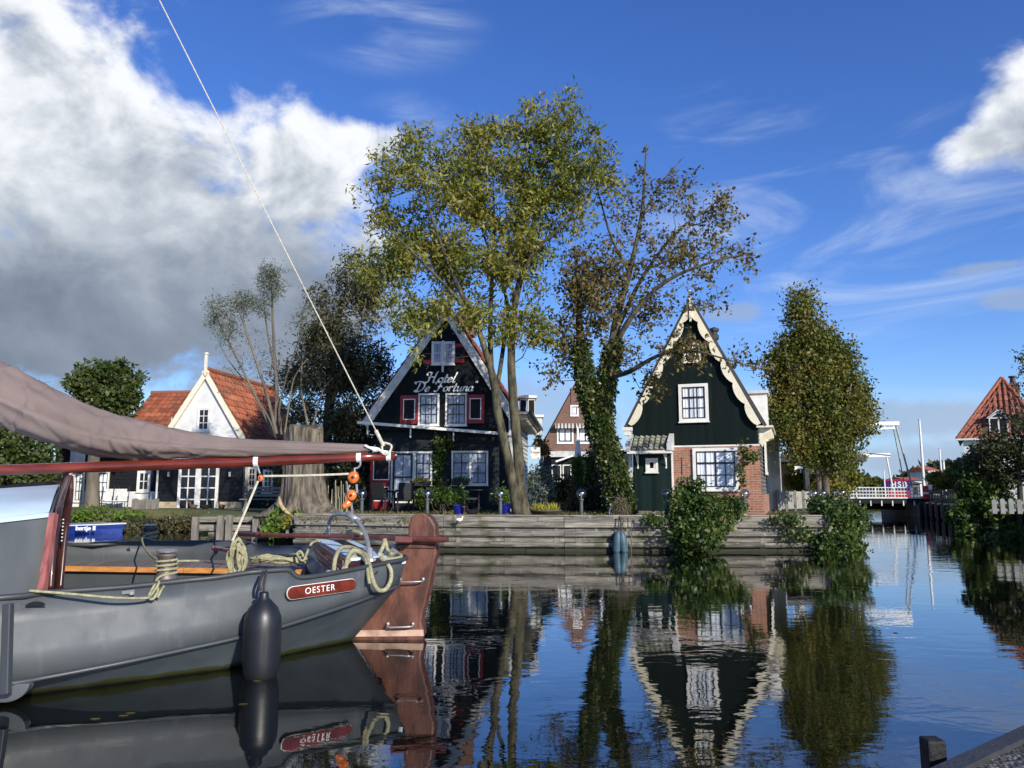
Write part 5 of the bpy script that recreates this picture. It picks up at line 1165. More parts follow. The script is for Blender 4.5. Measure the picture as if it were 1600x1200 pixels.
def grow(skel, targets, rng, step=.32, alpha=.35, up=.12, tip=.005, power=2.3, wob=.05):
    """skel: list of (points, radii[, attach]) ; returns node arrays"""
    pos, par, plen, minr = [], [], [], []
    for s in skel:
        pts = cat_rom(s[0], 4); n = len(pts); rr_ = np.interp(np.linspace(0, 1, n), np.linspace(0, 1, len(s[1])), s[1])
        if pos and len(s) < 3:
            A = np.array(pos); j = int(np.argmin(((A-np.array(pts[0]))**2).sum(1)))
        else: j = -1
        for p, r in zip(pts, rr_):
            pos.append(np.array(p)); par.append(j); plen.append(0 if j < 0 else plen[j]+.15); minr.append(r); j = len(pos)-1
    nsk = len(pos); first_ok = int(.0)
    hi = min(t[2] for t in targets)-1.5
    A = np.zeros((len(pos)+len(targets)*12, 3)); A[:len(pos)] = pos; PL = np.zeros(len(A)); PL[:len(pos)] = plen; cnt = len(pos)
    ok = np.ones(len(A), bool); ok[:nsk] = A[:nsk, 2] > hi-.5
    if not ok[:nsk].any(): ok[:nsk] = True
    d0 = np.array([np.min(np.linalg.norm(A[:nsk]-t, axis=1)) for t in targets]); order = np.argsort(d0)
    for ti in order:
        t = targets[ti]; v = t-A[:cnt]; d = np.linalg.norm(v, axis=1)
        down = np.maximum(0, -v[:, 2])
        cost = d+alpha*PL[:cnt]+.5*down; cost[~ok[:cnt]] = 1e9
        j = int(np.argmin(cost)); a = A[j]; dist = d[j]
        if dist < .05: continue
        pj = par[j]; pd = (a-A[pj]) if pj >= 0 else np.array([0, 0, 1.]); L = np.linalg.norm(pd); pd = pd/L if L > 1e-6 else np.array([0, 0, 1.])
        c = a+pd*dist*.35+np.array([0, 0, up*dist])+rng.normal(size=3)*wob*dist
        k = max(1, min(11, int(round(dist/step))))
        for i in range(1, k+1):
            f = i/k; p = a*(1-f)**2+2*c*f*(1-f)+t*f*f+(rng.normal(size=3)*.02 if i < k else 0)
            if cnt >= len(A): break
            A[cnt] = p; PL[cnt] = PL[j]+dist/k; par.append(j); minr.append(0); j = cnt; cnt += 1
    A = A[:cnt]; par = np.array(par[:cnt]); minr = np.array(minr[:cnt]+[0]*(cnt-len(minr)))
    ch = [[] for _ in range(cnt)]
    for i in range(cnt):
        if par[i] >= 0: ch[par[i]].append(i)
    R = np.zeros(cnt)
    for i in range(cnt-1, -1, -1):
        s = sum(R[c]**power for c in ch[i]); R[i] = max(tip, s**(1/power) if s > 0 else tip)
    Rn = np.where(minr > 0, minr, R)
    for i in range(cnt):                       # never thicker than the parent
        if par[i] >= 0 and minr[i] == 0: Rn[i] = min(Rn[i], Rn[par[i]]*.85)
    Rn = np.maximum(Rn, tip*.8)
    return A, par, ch, Rn, nsk
def wood(name, A, par, ch, R, mat, parent, rough=.0):
    VV, QQ = [], []; base = 0; starts = [i for i in range(len(A)) if par[i] < 0]; stack = list(starts)
    rng = np.random.default_rng(5)
    while stack:
        i = stack.pop(); chain = ([par[i]] if par[i] >= 0 else [])+[i]
        while ch[chain[-1]]:
            cs = sorted(ch[chain[-1]], key=lambda c: -R[c]); stack += cs[1:]; chain.append(cs[0])
        P_ = A[chain]; r = R[chain].copy()
        if par[i] >= 0: r[0] = min(r[0], R[i])
        if len(P_) < 2: continue
        n = 12 if r.max() > .09 else (7 if r.max() > .03 else (4 if r.max() > .012 else 3))
        T = np.gradient(P_, axis=0); T /= np.linalg.norm(T, axis=1)[:, None]+1e-9
        u = np.cross(T[0], [0.3, .9, .1]); u /= np.linalg.norm(u)+1e-9; ring = []
        for k_ in range(len(P_)):
            u = u-T[k_]*u.dot(T[k_]); u /= np.linalg.norm(u)+1e-9; w = np.cross(T[k_], u); a = np.arange(n)*2*math.pi/n
            rad_ = r[k_]*(1+(rng.uniform(-.07, .07, n) if r[k_] > .03 else 0))
            ring.append(P_[k_]+np.outer(np.cos(a)*rad_, u)+np.outer(np.sin(a)*rad_, w))
        V = np.concatenate(ring); m = len(P_)
        idx = np.arange(n); nx = (idx+1) % n
        q = np.concatenate([np.stack([k_*n+idx, k_*n+nx, (k_+1)*n+nx, (k_+1)*n+idx], 1) for k_ in range(m-1)])+base
        VV.append(V); QQ.append(q); base += len(V)
    V = np.concatenate(VV)-np.array(parent.location); o = npmesh(name, V, np.concatenate(QQ), mat, parent)
    o.data.polygons.foreach_set('use_smooth', [True]*len(o.data.polygons)); return o
def leaf_pos(A, R, nsk, n, rng, sig=.14, thr=.018, clump=5):
    idx = np.where(R[nsk:] < thr)[0]+nsk
    base = A[rng.choice(idx, max(1, n//clump))]+rng.normal(size=(max(1, n//clump), 3))*sig*.8
    return np.repeat(base, clump, 0)+rng.normal(size=(len(base)*clump, 3))*sig*.5
G = MT
G['orange_pale'] = M('torn_pale_wood', (.42, .31, .17), .9, .3, 6, .6, 20)
G['lf_ash'] = leafmat('ash_leaves', [(.06, .08, .015), (.12, .145, .024), (.20, .205, .035), (.30, .28, .06), (.32, .22, .06)], .35)
G['lf_brown'] = leafmat('autumn_leaves', [(.05, .05, .018), (.11, .09, .03), (.15, .115, .04), (.19, .16, .05), (.10, .065, .035)], .3)
G['lf_horn'] = leafmat('hornbeam_leaves', [(.035, .052, .010), (.075, .10, .017), (.125, .14, .025), (.18, .155, .033), (.20, .13, .033)], .25)
G['lf_dark'] = leafmat('evergreen_needles', [(.02, .028, .012), (.048, .055, .024), (.085, .08, .035), (.14, .11, .05)], .15)
G['lf_round'] = leafmat('lime_leaves', [(.018, .035, .008), (.045, .07, .015), (.075, .10, .025), (.13, .15, .06)], .25)
G['lf_willow'] = leafmat('willow_leaves', [(.07, .085, .05), (.12, .14, .09), (.18, .20, .14), (.20, .17, .09)], .3)
G['lf_ivy'] = leafmat('ivy_leaves', [(.010, .022, .006), (.028, .050, .012), (.055, .085, .018), (.10, .125, .03), (.13, .09, .04)], .15, .38, 2.)
G['lf_bush'] = leafmat('glossy_bush_leaves', [(.010, .028, .006), (.03, .06, .012), (.06, .10, .02), (.11, .15, .035), (.15, .12, .05)], .2, .38, 1.5)
G['lf_red'] = leafmat('reddish_leaves', [(.018, .028, .010), (.038, .052, .018), (.065, .06, .025), (.06, .08, .025)], .2)
G['lf_yel'] = leafmat('yellow_leaves', [(.25, .22, .03), (.42, .38, .05), (.50, .48, .10)], .3)
G['lf_silver'] = leafmat('silver_leaves', [(.05, .07, .06), (.12, .15, .13), (.20, .23, .20)], .2)
G['lf_lime'] = leafmat('bright_green_leaves', [(.06, .11, .015), (.12, .20, .03), (.20, .28, .05)], .35)
G['lf_dead'] = leafmat('pampas_stems', [(.10, .08, .045), (.18, .15, .09)], .1)
def tree(name, label, cat, skel_px, blobs, ntar, nleaf, L, Wd, lm, bark, seed, thr=.018, sig=.14, group=None, droop=.3, subt=9, clump=5, **kw):
    rng = np.random.default_rng(seed)
    skel = [[[P(*p) for p in s[0]], s[1]] for s in skel_px]
    b = skel[0][0][0]; root = thing(name, label, cat, (b.x, b.y, .68), 0, group)
    T = blob_pts(blobs, ntar, rng, hollow=2.0, sub=subt)
    A, par, ch, R, nsk = grow(skel, T, rng, **kw)
    wood('trunk', A, par, ch, R, bark, root)
    C = leaf_pos(A, R, nsk, nleaf, rng, sig, thr, clump)
    if name == 'ash_tree': C = C[~((C[:, 2] < 5.0) & (C[:, 0] > -2.15))]
    leaves('crown', C, L, Wd, lm, root, rng, droop=droop)
    return root, A, par, ch, R, nsk, rng
def bush(name, label, blobs, n, L, Wd, lm, seed, cat='bush', stems=True, group=None, droop=.1, depth=.8, z0=None, core=True):
    rng = np.random.default_rng(seed); b = P(*blobs[0][:3])
    zb = z0 if z0 is not None else .7
    root = thing(name, label, cat, (b.x, b.y, zb), 0, group)
    C = blob_pts(blobs, n, rng, depth, 3., sub=34 if len(blobs) < 9 else 10); 
    # ragged outline
    C += rng.normal(size=C.shape)*.05
    if z0 is None: C = C[C[:, 2] > .68]
    if len(C) == 0: C = np.array([[b.x, b.y, b.z]])
    leaves('foliage', C, L, Wd, lm, root, rng, droop=droop)
    if stems:
        m = MB()
        for i in range(12):
            t = Vector(C[rng.integers(len(C))]); s = Vector((b.x+rng.normal()*.15, b.y+rng.normal()*.1, zb-.05)); mid = s.lerp(t, .5)+Vector((0, 0, .12)); m.tube(cat_rom([s, mid, t], 3), [.014]*6+[.006], 5)
        m.build('stems', 'bark_d', root, world=True)
    return root
# ---- big two-trunked ash in front of the hotel
D0 = 19.2
tree('ash_tree', 'tall ash tree with two mossy trunks and yellow green crown before the hotel', 'tree',
     [([(818, 808, D0), (813, 760, D0), (809, 700, D0), (803, 640, D0), (799, 570, D0), (801, 500, D0+.2), (815, 430, D0+.3), (835, 340, D0+.3), (850, 260, D0+.2), (858, 190, D0)], [.20, .135, .125, .12, .105, .09, .07, .05, .03, .015]),
      ([(811, 806, D0-.05), (802, 760, D0-.05), (790, 700, D0-.1), (779, 650, D0-.1), (772, 600, D0-.2), (762, 560, D0-.3), (742, 500, D0-.5), (712, 440, D0-.7), (685, 370, D0-.9), (660, 290, D0-1.)], [.17, .12, .115, .11, .10, .085, .07, .055, .035, .018]),
      ([(768, 580, D0-.25), (766, 520, D0), (768, 450, D0+.2), (772, 360, D0+.5), (770, 270, D0+.5)], [.075, .065, .05, .035, .015]),
      ([(776, 610, D0-.2), (786, 545, D0+.4), (792, 470, D0+.8), (760, 380, D0+1.2), (735, 300, D0+1.3)], [.06, .055, .045, .03, .015]),
      ([(800, 470, D0+.1), (830, 400, D0-.4), (880, 350, D0-.8), (920, 300, D0-1)], [.06, .05, .035, .015]),
      ([(735, 490, D0-.5), (690, 440, D0-1.), (640, 390, D0-1.2), (590, 340, D0-1.2)], [.05, .04, .028, .012]),
      ([(712, 440, D0-.7), (660, 400, D0), (610, 385, D0+.3), (575, 300, D0+.2)], [.035, .028, .02, .010])],
     [(862, 185, D0, 55, 45), (820, 230, D0, 70, 45), (905, 235, D0, 48, 60), (755, 225, D0, 52, 45), (720, 260, D0, 60, 50), (650, 225, D0, 50, 50, .5), (620, 290, D0, 50, 60, .7), (700, 330, D0, 90, 75), (790, 310, D0, 90, 85), (880, 310, D0, 65, 65), (930, 285, D0-.5, 40, 45, .7),
      (590, 375, D0, 42, 60, .8), (650, 400, D0, 60, 60), (740, 420, D0, 80, 70), (820, 410, D0, 65, 60), (600, 440, D0-.5, 30, 45, .8), (565, 300, D0, 14, 12, .8), (640, 500, D0-.5, 38, 38), (700, 490, D0-.6, 55, 38), (780, 500, D0-.2, 60, 40), (840, 500, D0, 40, 55, .8), (660, 562, D0-1.6, 13, 18, 1.2), (650, 525, D0-1., 28, 20, .8), (820, 560, D0, 30, 30, .5)],
     1500, 33000, .16, .052, 'lf_ash', 'bark', 21, thr=.016, sig=.17, clump=7, subt=16)
# ---- ivy clad maple with sparse brown crown
D1 = 19.7
T1 = tree('ivy_tree', 'forked tree wrapped in ivy with sparse brown autumn leaves', 'tree',
     [([(972, 806, D1), (962, 750, D1), (948, 700, D1), (936, 660, D1), (944, 610, D1), (955, 560, D1), (963, 500, D1), (985, 420, D1), (1003, 330, D1), (1010, 225, D1)], [.26, .22, .21, .22, .17, .14, .10, .07, .045, .012]),
      ([(938, 670, D1), (922, 620, D1), (909, 560, D1), (905, 500, D1), (902, 440, D1), (899, 385, D1)], [.19, .17, .13, .09, .06, .04]),
      ([(958, 545, D1), (990, 490, D1-.4), (1040, 440, D1-.8), (1110, 410, D1-1.2), (1175, 395, D1-1.2)], [.085, .07, .05, .03, .012]),
      ([(960, 525, D1), (1000, 440, D1+.5), (1050, 370, D1+.8), (1100, 330, D1+1), (1140, 300, D1+1)], [.07, .055, .04, .025, .01]),
      ([(950, 590, D1), (985, 580, D1-1), (1030, 555, D1-1.6), (1080, 548, D1-2.2), (1130, 560, D1-2.4), (1185, 575, D1-2.4)], [.07, .06, .045, .03, .02, .008]),
      ([(985, 430, D1), (955, 370, D1-.4), (940, 320, D1-.5), (925, 270, D1-.5)], [.05, .035, .02, .01]),
      ([(1001, 345, D1), (1030, 290, D1), (1068, 245, D1)], [.035, .02, .008])],
     [(905, 440, D1, 36, 60, 2.6), (885, 530, D1, 30, 55, 2.4), (930, 470, D1-.3, 38, 65, 2.2), (955, 420, D1, 45, 60, 1.6), (990, 330, D1, 45, 60, .8), (1050, 300, D1, 55, 40, .7), (1110, 330, D1, 55, 50, .7), (1060, 400, D1, 80, 55), (1140, 400, D1, 50, 40, .8), (1010, 480, D1, 50, 50, 1.), (1090, 470, D1, 50, 30, .6), (1075, 545, D1-2., 50, 30, 1.2), (1170, 560, D1-2., 35, 25, .6), (1020, 590, D1-1, 25, 35, 1.), (940, 270, D1, 18, 35, .7), (1010, 260, D1, 10, 35, .5), (860, 580, D1, 22, 25, .9), (975, 560, D1-.3, 30, 35, 1.)],
     1500, 10500, .11, .072, 'lf_brown', 'bark', 33, thr=.016, sig=.13, droop=.5, wob=.10, subt=0)
root, A, par, ch, R, nsk, rng = T1
def ivy(root, A, par, R, lim, n, rng, z1=8., rmin=.06, mat='lf_ivy', name='ivy', off=.05):
    idx = np.array([i for i in range(lim) if par[i] >= 0 and R[i] > rmin and A[i][2] < z1]); 
    wgt = R[idx]*np.linalg.norm(A[idx]-A[par[idx]], axis=1); j = rng.choice(idx, n, p=wgt/wgt.sum()); f = rng.uniform(0, 1, n)[:, None]
    c = A[j]*f+A[par[j]]*(1-f); d = rng.normal(size=(n, 3)); d[:, 2] *= .3; d /= np.linalg.norm(d, axis=1)[:, None]
    C = c+d*((R[j]+off*rng.uniform(.1, 1.6, n)+.05*np.abs(rng.normal(size=n)))[:, None])
    return leaves(name, C, .085, .075, mat, root, rng, dirs=d, droop=.7)
ivy(root, A, par, R, nsk, 11000, rng, z1=P(0+900, 520, D1).z, rmin=.10)
# ---- hornbeam at the right of the dark house
D2 = 23.5
hb = [(1250, 480, D2, 22, 32), (1262, 530, D2, 42, 40), (1300, 560, D2, 38, 42), (1228, 575, D2, 26, 50), (1260, 600, D2, 52, 50), (1312, 610, D2, 40, 52), (1228, 640, D2, 32, 40), (1280, 660, D2, 55, 45), (1328, 650, D2, 34, 42), (1295, 705, D2, 42, 34, 1.), (1245, 690, D2, 28, 36, .8)]
tree('hornbeam_tree', 'dense upright olive green tree beside the dark green house', 'tree',
     [([(1293, 800, D2), (1291, 765, D2), (1288, 725, D2), (1280, 670, D2), (1268, 600, D2), (1258, 520, D2), (1250, 460, D2)], [.13, .10, .09, .07, .05, .03, .012]),
      ([(1281, 800, D2+.1), (1280, 760, D2+.1), (1274, 715, D2), (1258, 660, D2-.3), (1240, 600, D2-.5), (1226, 545, D2-.5)], [.11, .09, .075, .05, .03, .012]),
      ([(1290, 750, D2), (1305, 705, D2-.3), (1320, 650, D2-.5), (1330, 600, D2-.5)], [.07, .05, .035, .015]),
      ([(1289, 740, D2), (1300, 690, D2+.5), (1310, 620, D2+.8), (1300, 540, D2+.8)], [.06, .05, .035, .012]),
      ([(1276, 735, D2), (1250, 700, D2), (1228, 660, D2+.2), (1215, 610, D2+.3)], [.05, .04, .03, .012])],
     hb, 1000, 56000, .105, .066, 'lf_horn', 'bark_l', 8, thr=.022, sig=.19, up=.3, alpha=.2, subt=0)
# ---- dark evergreen behind, left of the hotel
D3 = 28
tree('evergreen_tree', 'dark brownish evergreen tree behind the pollard stump, left of the hotel', 'tree',
     [([(508, 795, D3), (510, 700, D3), (517, 600, D3), (527, 520, D3), (540, 450, D3)], [.22, .19, .14, .09, .03]),
      ([(515, 640, D3), (540, 560, D3-.5), (565, 500, D3-.5), (575, 440, D3-.5)], [.08, .06, .04, .02])],
     [(515, 470, D3, 26, 20, .8), (560, 440, D3, 42, 36), (580, 470, D3, 30, 40), (535, 520, D3, 52, 38), (500, 560, D3, 45, 35), (570, 560, D3, 38, 50), (480, 610, D3, 45, 40), (540, 620, D3, 62, 55), (480, 680, D3, 52, 55), (560, 690, D3, 45, 60), (590, 620, D3, 18, 40), (520, 750, D3, 60, 45), (470, 750, D3, 35, 40)],
     650, 42000, .17, .055, 'lf_dark', 'bark', 12, thr=.03, sig=.26)
# ---- round lime crown and dark mass at far left
D4 = 29.5
tree('round_tree', 'round clipped green tree in front of the long orange roof', 'tree',
     [([(144, 800, D4), (145, 740, D4), (150, 690, D4), (160, 640, D4), (165, 600, D4)], [.30, .22, .20, .12, .04])],
     [(165, 605, D4, 52, 34), (140, 625, D4, 32, 30), (195, 620, D4, 30, 34), (170, 645, D4, 42, 25), (172, 585, D4, 30, 18)], 260, 10000, .19, .13, 'lf_round', 'bark_l', 14, thr=.03, sig=.17)
bush('holly_tree', 'broad dark green tree at the far left edge behind the boom', [(-20, 700, 30, 75, 60), (40, 710, 30, 44, 48), (-60, 660, 30, 60, 60), (15, 760, 30, 70, 45), (60, 735, 30, 26, 30)], 11000, .2, .13, 'lf_round', 15, cat='tree')
rng = np.random.default_rng(71)
for (x, y, hgt, nm) in ((60, 640, 62, 'bare twiggy tree above the sail at far left'), (98, 650, 42, 'smaller bare tree left of the round green crown')):
    D = 42; b = P(x, 790, D); r_ = thing('bare_tree', nm, 'tree', (b.x, b.y, .7))
    T = blob_pts([(x, y-hgt*.3, D, 28, hgt*.55)], 110, rng); A, par, ch, R, nsk = grow([[[P(x, 790, D), P(x+2, 700, D), P(x, 640, D)], [.15, .1, .05]]], T, rng, tip=.012, up=.3); wood('trunk', A, par, ch, R, 'bark_d', r_)
# ---- pollard willow: huge stump with shoots
D5 = 22.2; b = P(478, 806, D5)
WL = thing('pollard_willow', 'pollarded willow stump with thin leafy shoots behind the boom', 'tree', (b.x, b.y, .66))
rows_ = []; NN = 128; rg = random.Random(5)
prof = [(806, 478, .95, .62), (797, 478, .86, .3), (785, 477, .71, .14), (768, 476, .62, .08), (745, 475, .57, .05), (715, 475, .55, .05), (690, 476, .54, .06), (672, 475, .53, .07), (668, 475, .50, .07)]
ph_ = [rg.uniform(0, 6) for _ in range(6)]
for (y, x, r, fl) in prof:
    c = P(x, y, D5); row = []
    for j in range(NN):
        a = 2*math.pi*j/NN; f_ = 1+fl*(.5*math.sin(3*a+ph_[0])+.4*math.sin(5*a+ph_[1])+.3*math.sin(8*a+ph_[2]))+.035*math.sin(13*a+ph_[3]+y*.01)+.02*math.sin(21*a+ph_[4]-y*.02)+.022*math.sin(37*a+2.5*math.sin(y*.06)+ph_[5])+.014*math.sin(53*a+2*math.sin(y*.09))
        row.append(c+Vector((r*f_*math.cos(a), r*f_*.9*math.sin(a), (.05*math.sin(3*a+1)+.03*math.sin(11*a)) if y < 673 else 0)))
    rows_.append(row+[row[0]])
m = MB(); m.grid(rows_); m.add(rows_[-1][:-1], [tuple(range(NN))]); m.build('trunk', 'stump', WL, world=True, smooth=True)
m = MB(); m.tube(cat_rom([P(436, 776, 21.5), P(441, 792, 21.4), P(452, 803, 21.3), P(462, 810, 21.2)], 4), [.02, .03, .045, .05, .055, .06, .06, .055, .05, .04, .03, .02, .01], 7, flat=.6); m.build('torn_root', 'orange_pale', WL, world=True)
rng = np.random.default_rng(9); Cs = []
shoots = [([(437, 672), (432, 600), (428, 540), (425, 470), (424, 425)], .07), ([(432, 678), (415, 610), (392, 540), (375, 490), (362, 465)], .055), ([(428, 680), (400, 620), (370, 560), (345, 510), (330, 475)], .05), ([(430, 660), (431, 590), (418, 520), (412, 470)], .04),
          ([(440, 680), (436, 640), (450, 580), (470, 520), (474, 482)], .04), ([(484, 676), (476, 640), (470, 600), (474, 550)], .04), ([(486, 678), (494, 645), (505, 610), (520, 590)], .035), ([(432, 685), (418, 650), (385, 600), (355, 560), (345, 540)], .035), ([(445, 676), (452, 630), (460, 590), (480, 560)], .03)]
WA = MB(); sk = []
for s_, r in shoots:
    D = D5+rng.uniform(-.5, .5); sk.append([[P(x, y, D) for x, y in s_], [r, r*.8, r*.6, r*.4, r*.2][:len(s_)], True])
T = blob_pts([(424, 440, D5, 22, 34, 2), (412, 480, D5, 20, 25), (375, 475, D5, 22, 26, 1.5), (340, 490, D5, 20, 30, 1.5), (360, 520, D5, 25, 30), (400, 560, D5, 40, 50, .6), (470, 500, D5, 18, 40, .7), (370, 590, D5, 35, 40, .4), (440, 600, D5, 40, 60, .5), (500, 600, D5, 25, 40, .4), (470, 640, D5, 40, 40, .4)], 330, rng)
A, par, ch, R, nsk = grow(sk, T, rng, tip=.006, up=.3, alpha=.15); wood('shoots', A, par, ch, R, 'bark_l', WL)
hi_ = np.array([i for i in range(nsk, len(A))]); p_ = np.clip((A[hi_, 2]-4.2)/2.5, .10, 1)**1.5; C = A[rng.choice(hi_, 6500, p=p_/p_.sum())]+rng.normal(size=(6500, 3))*.10
leaves('crown', C, .10, .022, 'lf_willow', WL, rng, droop=.2)
# ---- bushes on the quay
bush('ivy_bush', 'large glossy green bush hanging over the quay before the big window', [(1085, 800, 17.9, 42, 44, 1.3), (1075, 775, 18.3, 26, 22, .8), (1140, 795, 18.1, 26, 20, .8), (1080, 840, 17.6, 42, 26), (1110, 810, 17.9, 36, 30)], 15000, .085, .066, 'lf_bush', 41, z0=.3)
bush('ivy_bush', 'dark ivy bush spilling over the right corner of the timber quay', [(1308, 822, 18.2, 40, 34), (1290, 800, 18.6, 26, 24), (1330, 850, 18.3, 28, 22), (1300, 850, 17.9, 34, 22), (1335, 815, 19, 18, 24)], 15000, .08, .062, 'lf_bush', 42, z0=.3)
# trailing plants on the boards
for i, (x, y, rx, ry_, lb) in enumerate([(1225, 812, 30, 7, 'thin ivy trail along the quay boards right of the large bush'), (1022, 812, 16, 6, 'thin ivy trail along the boards left of the large bush'), (1250, 835, 22, 12, 'sparse ivy on the lower boards near the quay corner')]):
    bush('ivy_trail', lb, [(x, y, 17.78, rx, ry_)], 260, .08, .06, 'lf_bush', 50+i, cat='plant', stems=False, z0=.5, depth=.1)
# left bank hedge and groundcover
b_ = [(200+x, 822+3*math.sin(x*.05), 26.4, 22, 13) for x in range(0, 165, 18)]
bush('bank_hedge', 'low overgrown hedge along the left bank below the french doors', b_, 9500, .11, .06, 'lf_dark', 61, cat='hedge', z0=.3)
bush('bank_plants', 'pale green weeds on the left bank behind the blue boat', [(120, 806, 27, 22, 6), (160, 803, 27.5, 25, 6), (200, 806, 27, 24, 6), (150, 797, 28.5, 20, 5)], 3200, .10, .05, 'lf_lime', 62, cat='plants', z0=.4, stems=False)
bush('bramble_bush', 'bright green and yellow leafy bush on the bank by the big stump', [(440, 815, 21.6, 22, 16), (462, 812, 21.5, 12, 12), (430, 825, 21.4, 16, 12)], 1100, .13, .11, 'lf_lime', 63, z0=.2)
bush('yellow_bush', 'small patch of yellow leaves on the bank under the stump', [(458, 822, 21.3, 10, 13)], 330, .12, .10, 'lf_yel', 64, z0=.2)
# garden shrubs
GB = [('silver leaved shrub beside the grey trunk of the big tree', [(848, 755, 21.5, 20, 32), (842, 770, 21.3, 16, 18)], 1500, .10, .05, 'lf_silver'),
      ('low green hedge under the hotel windows', [(690, 775, 24.6, 34, 12), (658, 778, 24.6, 14, 12)], 2600, .09, .05, 'lf_bush'),
      ('dark conical cypress nearest the ivy tree, in front of the brick house', [(926, 730, 28, 12, 38), (926, 760, 28, 14, 30)], 2600, .12, .05, 'lf_bush'),
      ('narrow bright cypress in front of the brick house', [(903, 733, 29, 9, 28), (903, 760, 29, 12, 25)], 2000, .12, .05, 'lf_lime'),
      ('dark shrub mass under the brick house windows', [(880, 770, 27, 30, 26), (915, 780, 26, 34, 24), (945, 770, 26, 20, 40)], 5200, .13, .07, 'lf_dark'),
      ('climbing plant on the dark hotel wall between the windows', [(686, 705, 25.35, 10, 34), (700, 690, 25.3, 14, 14), (686, 745, 25.4, 7, 25)], 1100, .10, .06, 'lf_bush'),
      ('creeper climbing the brick wall right of the big window', [(1163, 705, 20.25, 9, 13), (1157, 735, 20.3, 5, 22), (1175, 715, 20.15, 12, 10)], 420, .09, .065, 'lf_bush'),
      ('yellow green shrubs behind the hornbeam trunks', [(1250, 755, 31, 22, 22), (1320, 745, 33, 26, 32), (1300, 765, 30, 26, 16)], 4800, .17, .11, 'lf_ash'),
      ('dark green shrubs left of the hotel door', [(560, 770, 26, 22, 26), (545, 745, 27, 20, 30)], 2400, .12, .06, 'lf_dark'),
      ('rounded olive hedge beyond the bridge fence', [(1475, 752, 41, 24, 16)], 2600, .2, .12, 'lf_ash'),
      ('climbing rose on the side wall of the hotel', [(850, 700, 28, 9, 16), (842, 690, 27.5, 6, 12)], 500, .12, .07, 'lf_brown')]
for i, (lb, bl, n, L, w_, mt) in enumerate(GB): bush('garden_shrub', lb, bl, n, L, w_, mt, 80+i, cat='shrub', depth=.6, stems=(i not in (5, 6)))
# right bank
def hedge(lb, bl, n, mt, sd, L=.13, w_=.09, **k): return bush('bank_hedge', lb, bl, n, L, w_, mt, sd, cat='hedge', **k)
hedge('tall dark hedge hanging over the water on the right bank', [(1515, 760, 25, 28, 40), (1510, 800, 25, 28, 34), (1530, 725, 26, 30, 26), (1520, 835, 24.5, 22, 20), (1550, 750, 26, 22, 40), (1560, 800, 24.5, 30, 30), (1585, 838, 22.8, 36, 16)], 17000, 'lf_bush', 91, z0=.2)
tree('cherry_tree', 'loose reddish leaved tree over the hedge at the right edge', 'tree', [([(1595, 800, 24), (1592, 740, 24), (1585, 700, 24), (1590, 660, 24)], [.09, .07, .05, .02])],
     [(1560, 705, 24, 38, 26), (1590, 690, 24, 35, 38), (1600, 740, 24, 35, 38), (1540, 715, 24.5, 30, 22), (1580, 655, 24, 16, 16, .5), (1640, 700, 24, 40, 50)], 420, 9000, .11, .07, 'lf_red', 'bark_d', 92, thr=.02, sig=.15)
tree('birch_tree', 'thin twiggy tree with few leaves at the right edge of the picture', 'tree', [([(1645, 800, 21), (1640, 700, 21), (1630, 620, 21), (1612, 560, 21)], [.08, .06, .04, .01])],
     [(1605, 560, 21, 18, 30), (1600, 610, 21, 14, 24), (1620, 640, 21, 30, 40), (1660, 560, 21, 40, 60)], 160, 1200, .09, .05, 'lf_red', 'bark_d', 93, thr=.02, sig=.12)
# far wooded skyline
def farwood(lb, x0, x1, D, ytop, n, mt, sd, name='far_wood'):
    rng = np.random.default_rng(sd); bl = []
    for x in np.linspace(x0, x1, max(3, int((x1-x0)/12))):
        yt = np.interp(x, *ytop); bl.append((x, (yt+766)/2, D+rng.uniform(-5, 5), 12, max(4, (766-yt)/2)))
    o = P((x0+x1)/2, 765, D); r_ = thing(name, lb, 'trees', (o.x, o.y, .7)); r_['kind'] = 'stuff'
    C = blob_pts(bl, n, rng, 1., 4.); l_ = leaves('foliage', C, D*.008, D*.006, mt, r_, rng); return r_
farwood('olive green wood at the far end of the canal', 1290, 1385, 165, ([1290, 1330, 1360, 1385], [742, 746, 748, 756]), 4200, 'lf_horn', 101)
farwood('dark green trees behind the boathouses beyond the bridge', 1398, 1500, 130, ([1398, 1420, 1450, 1500], [752, 738, 727, 720]), 5200, 'lf_dark', 102)
farwood('far tree line behind the gardens', 760, 1300, 170, ([760, 900, 1300], [742, 738, 742]), 9000, 'lf_horn', 103)
farwood('far tree line beyond the left houses', -500, 700, 170, ([-500, 700], [735, 742]), 12000, 'lf_horn', 104)
farwood('far tree line behind the right bank', 1500, 2300, 150, ([1500, 2300], [722, 715]), 12000, 'lf_dark', 105)

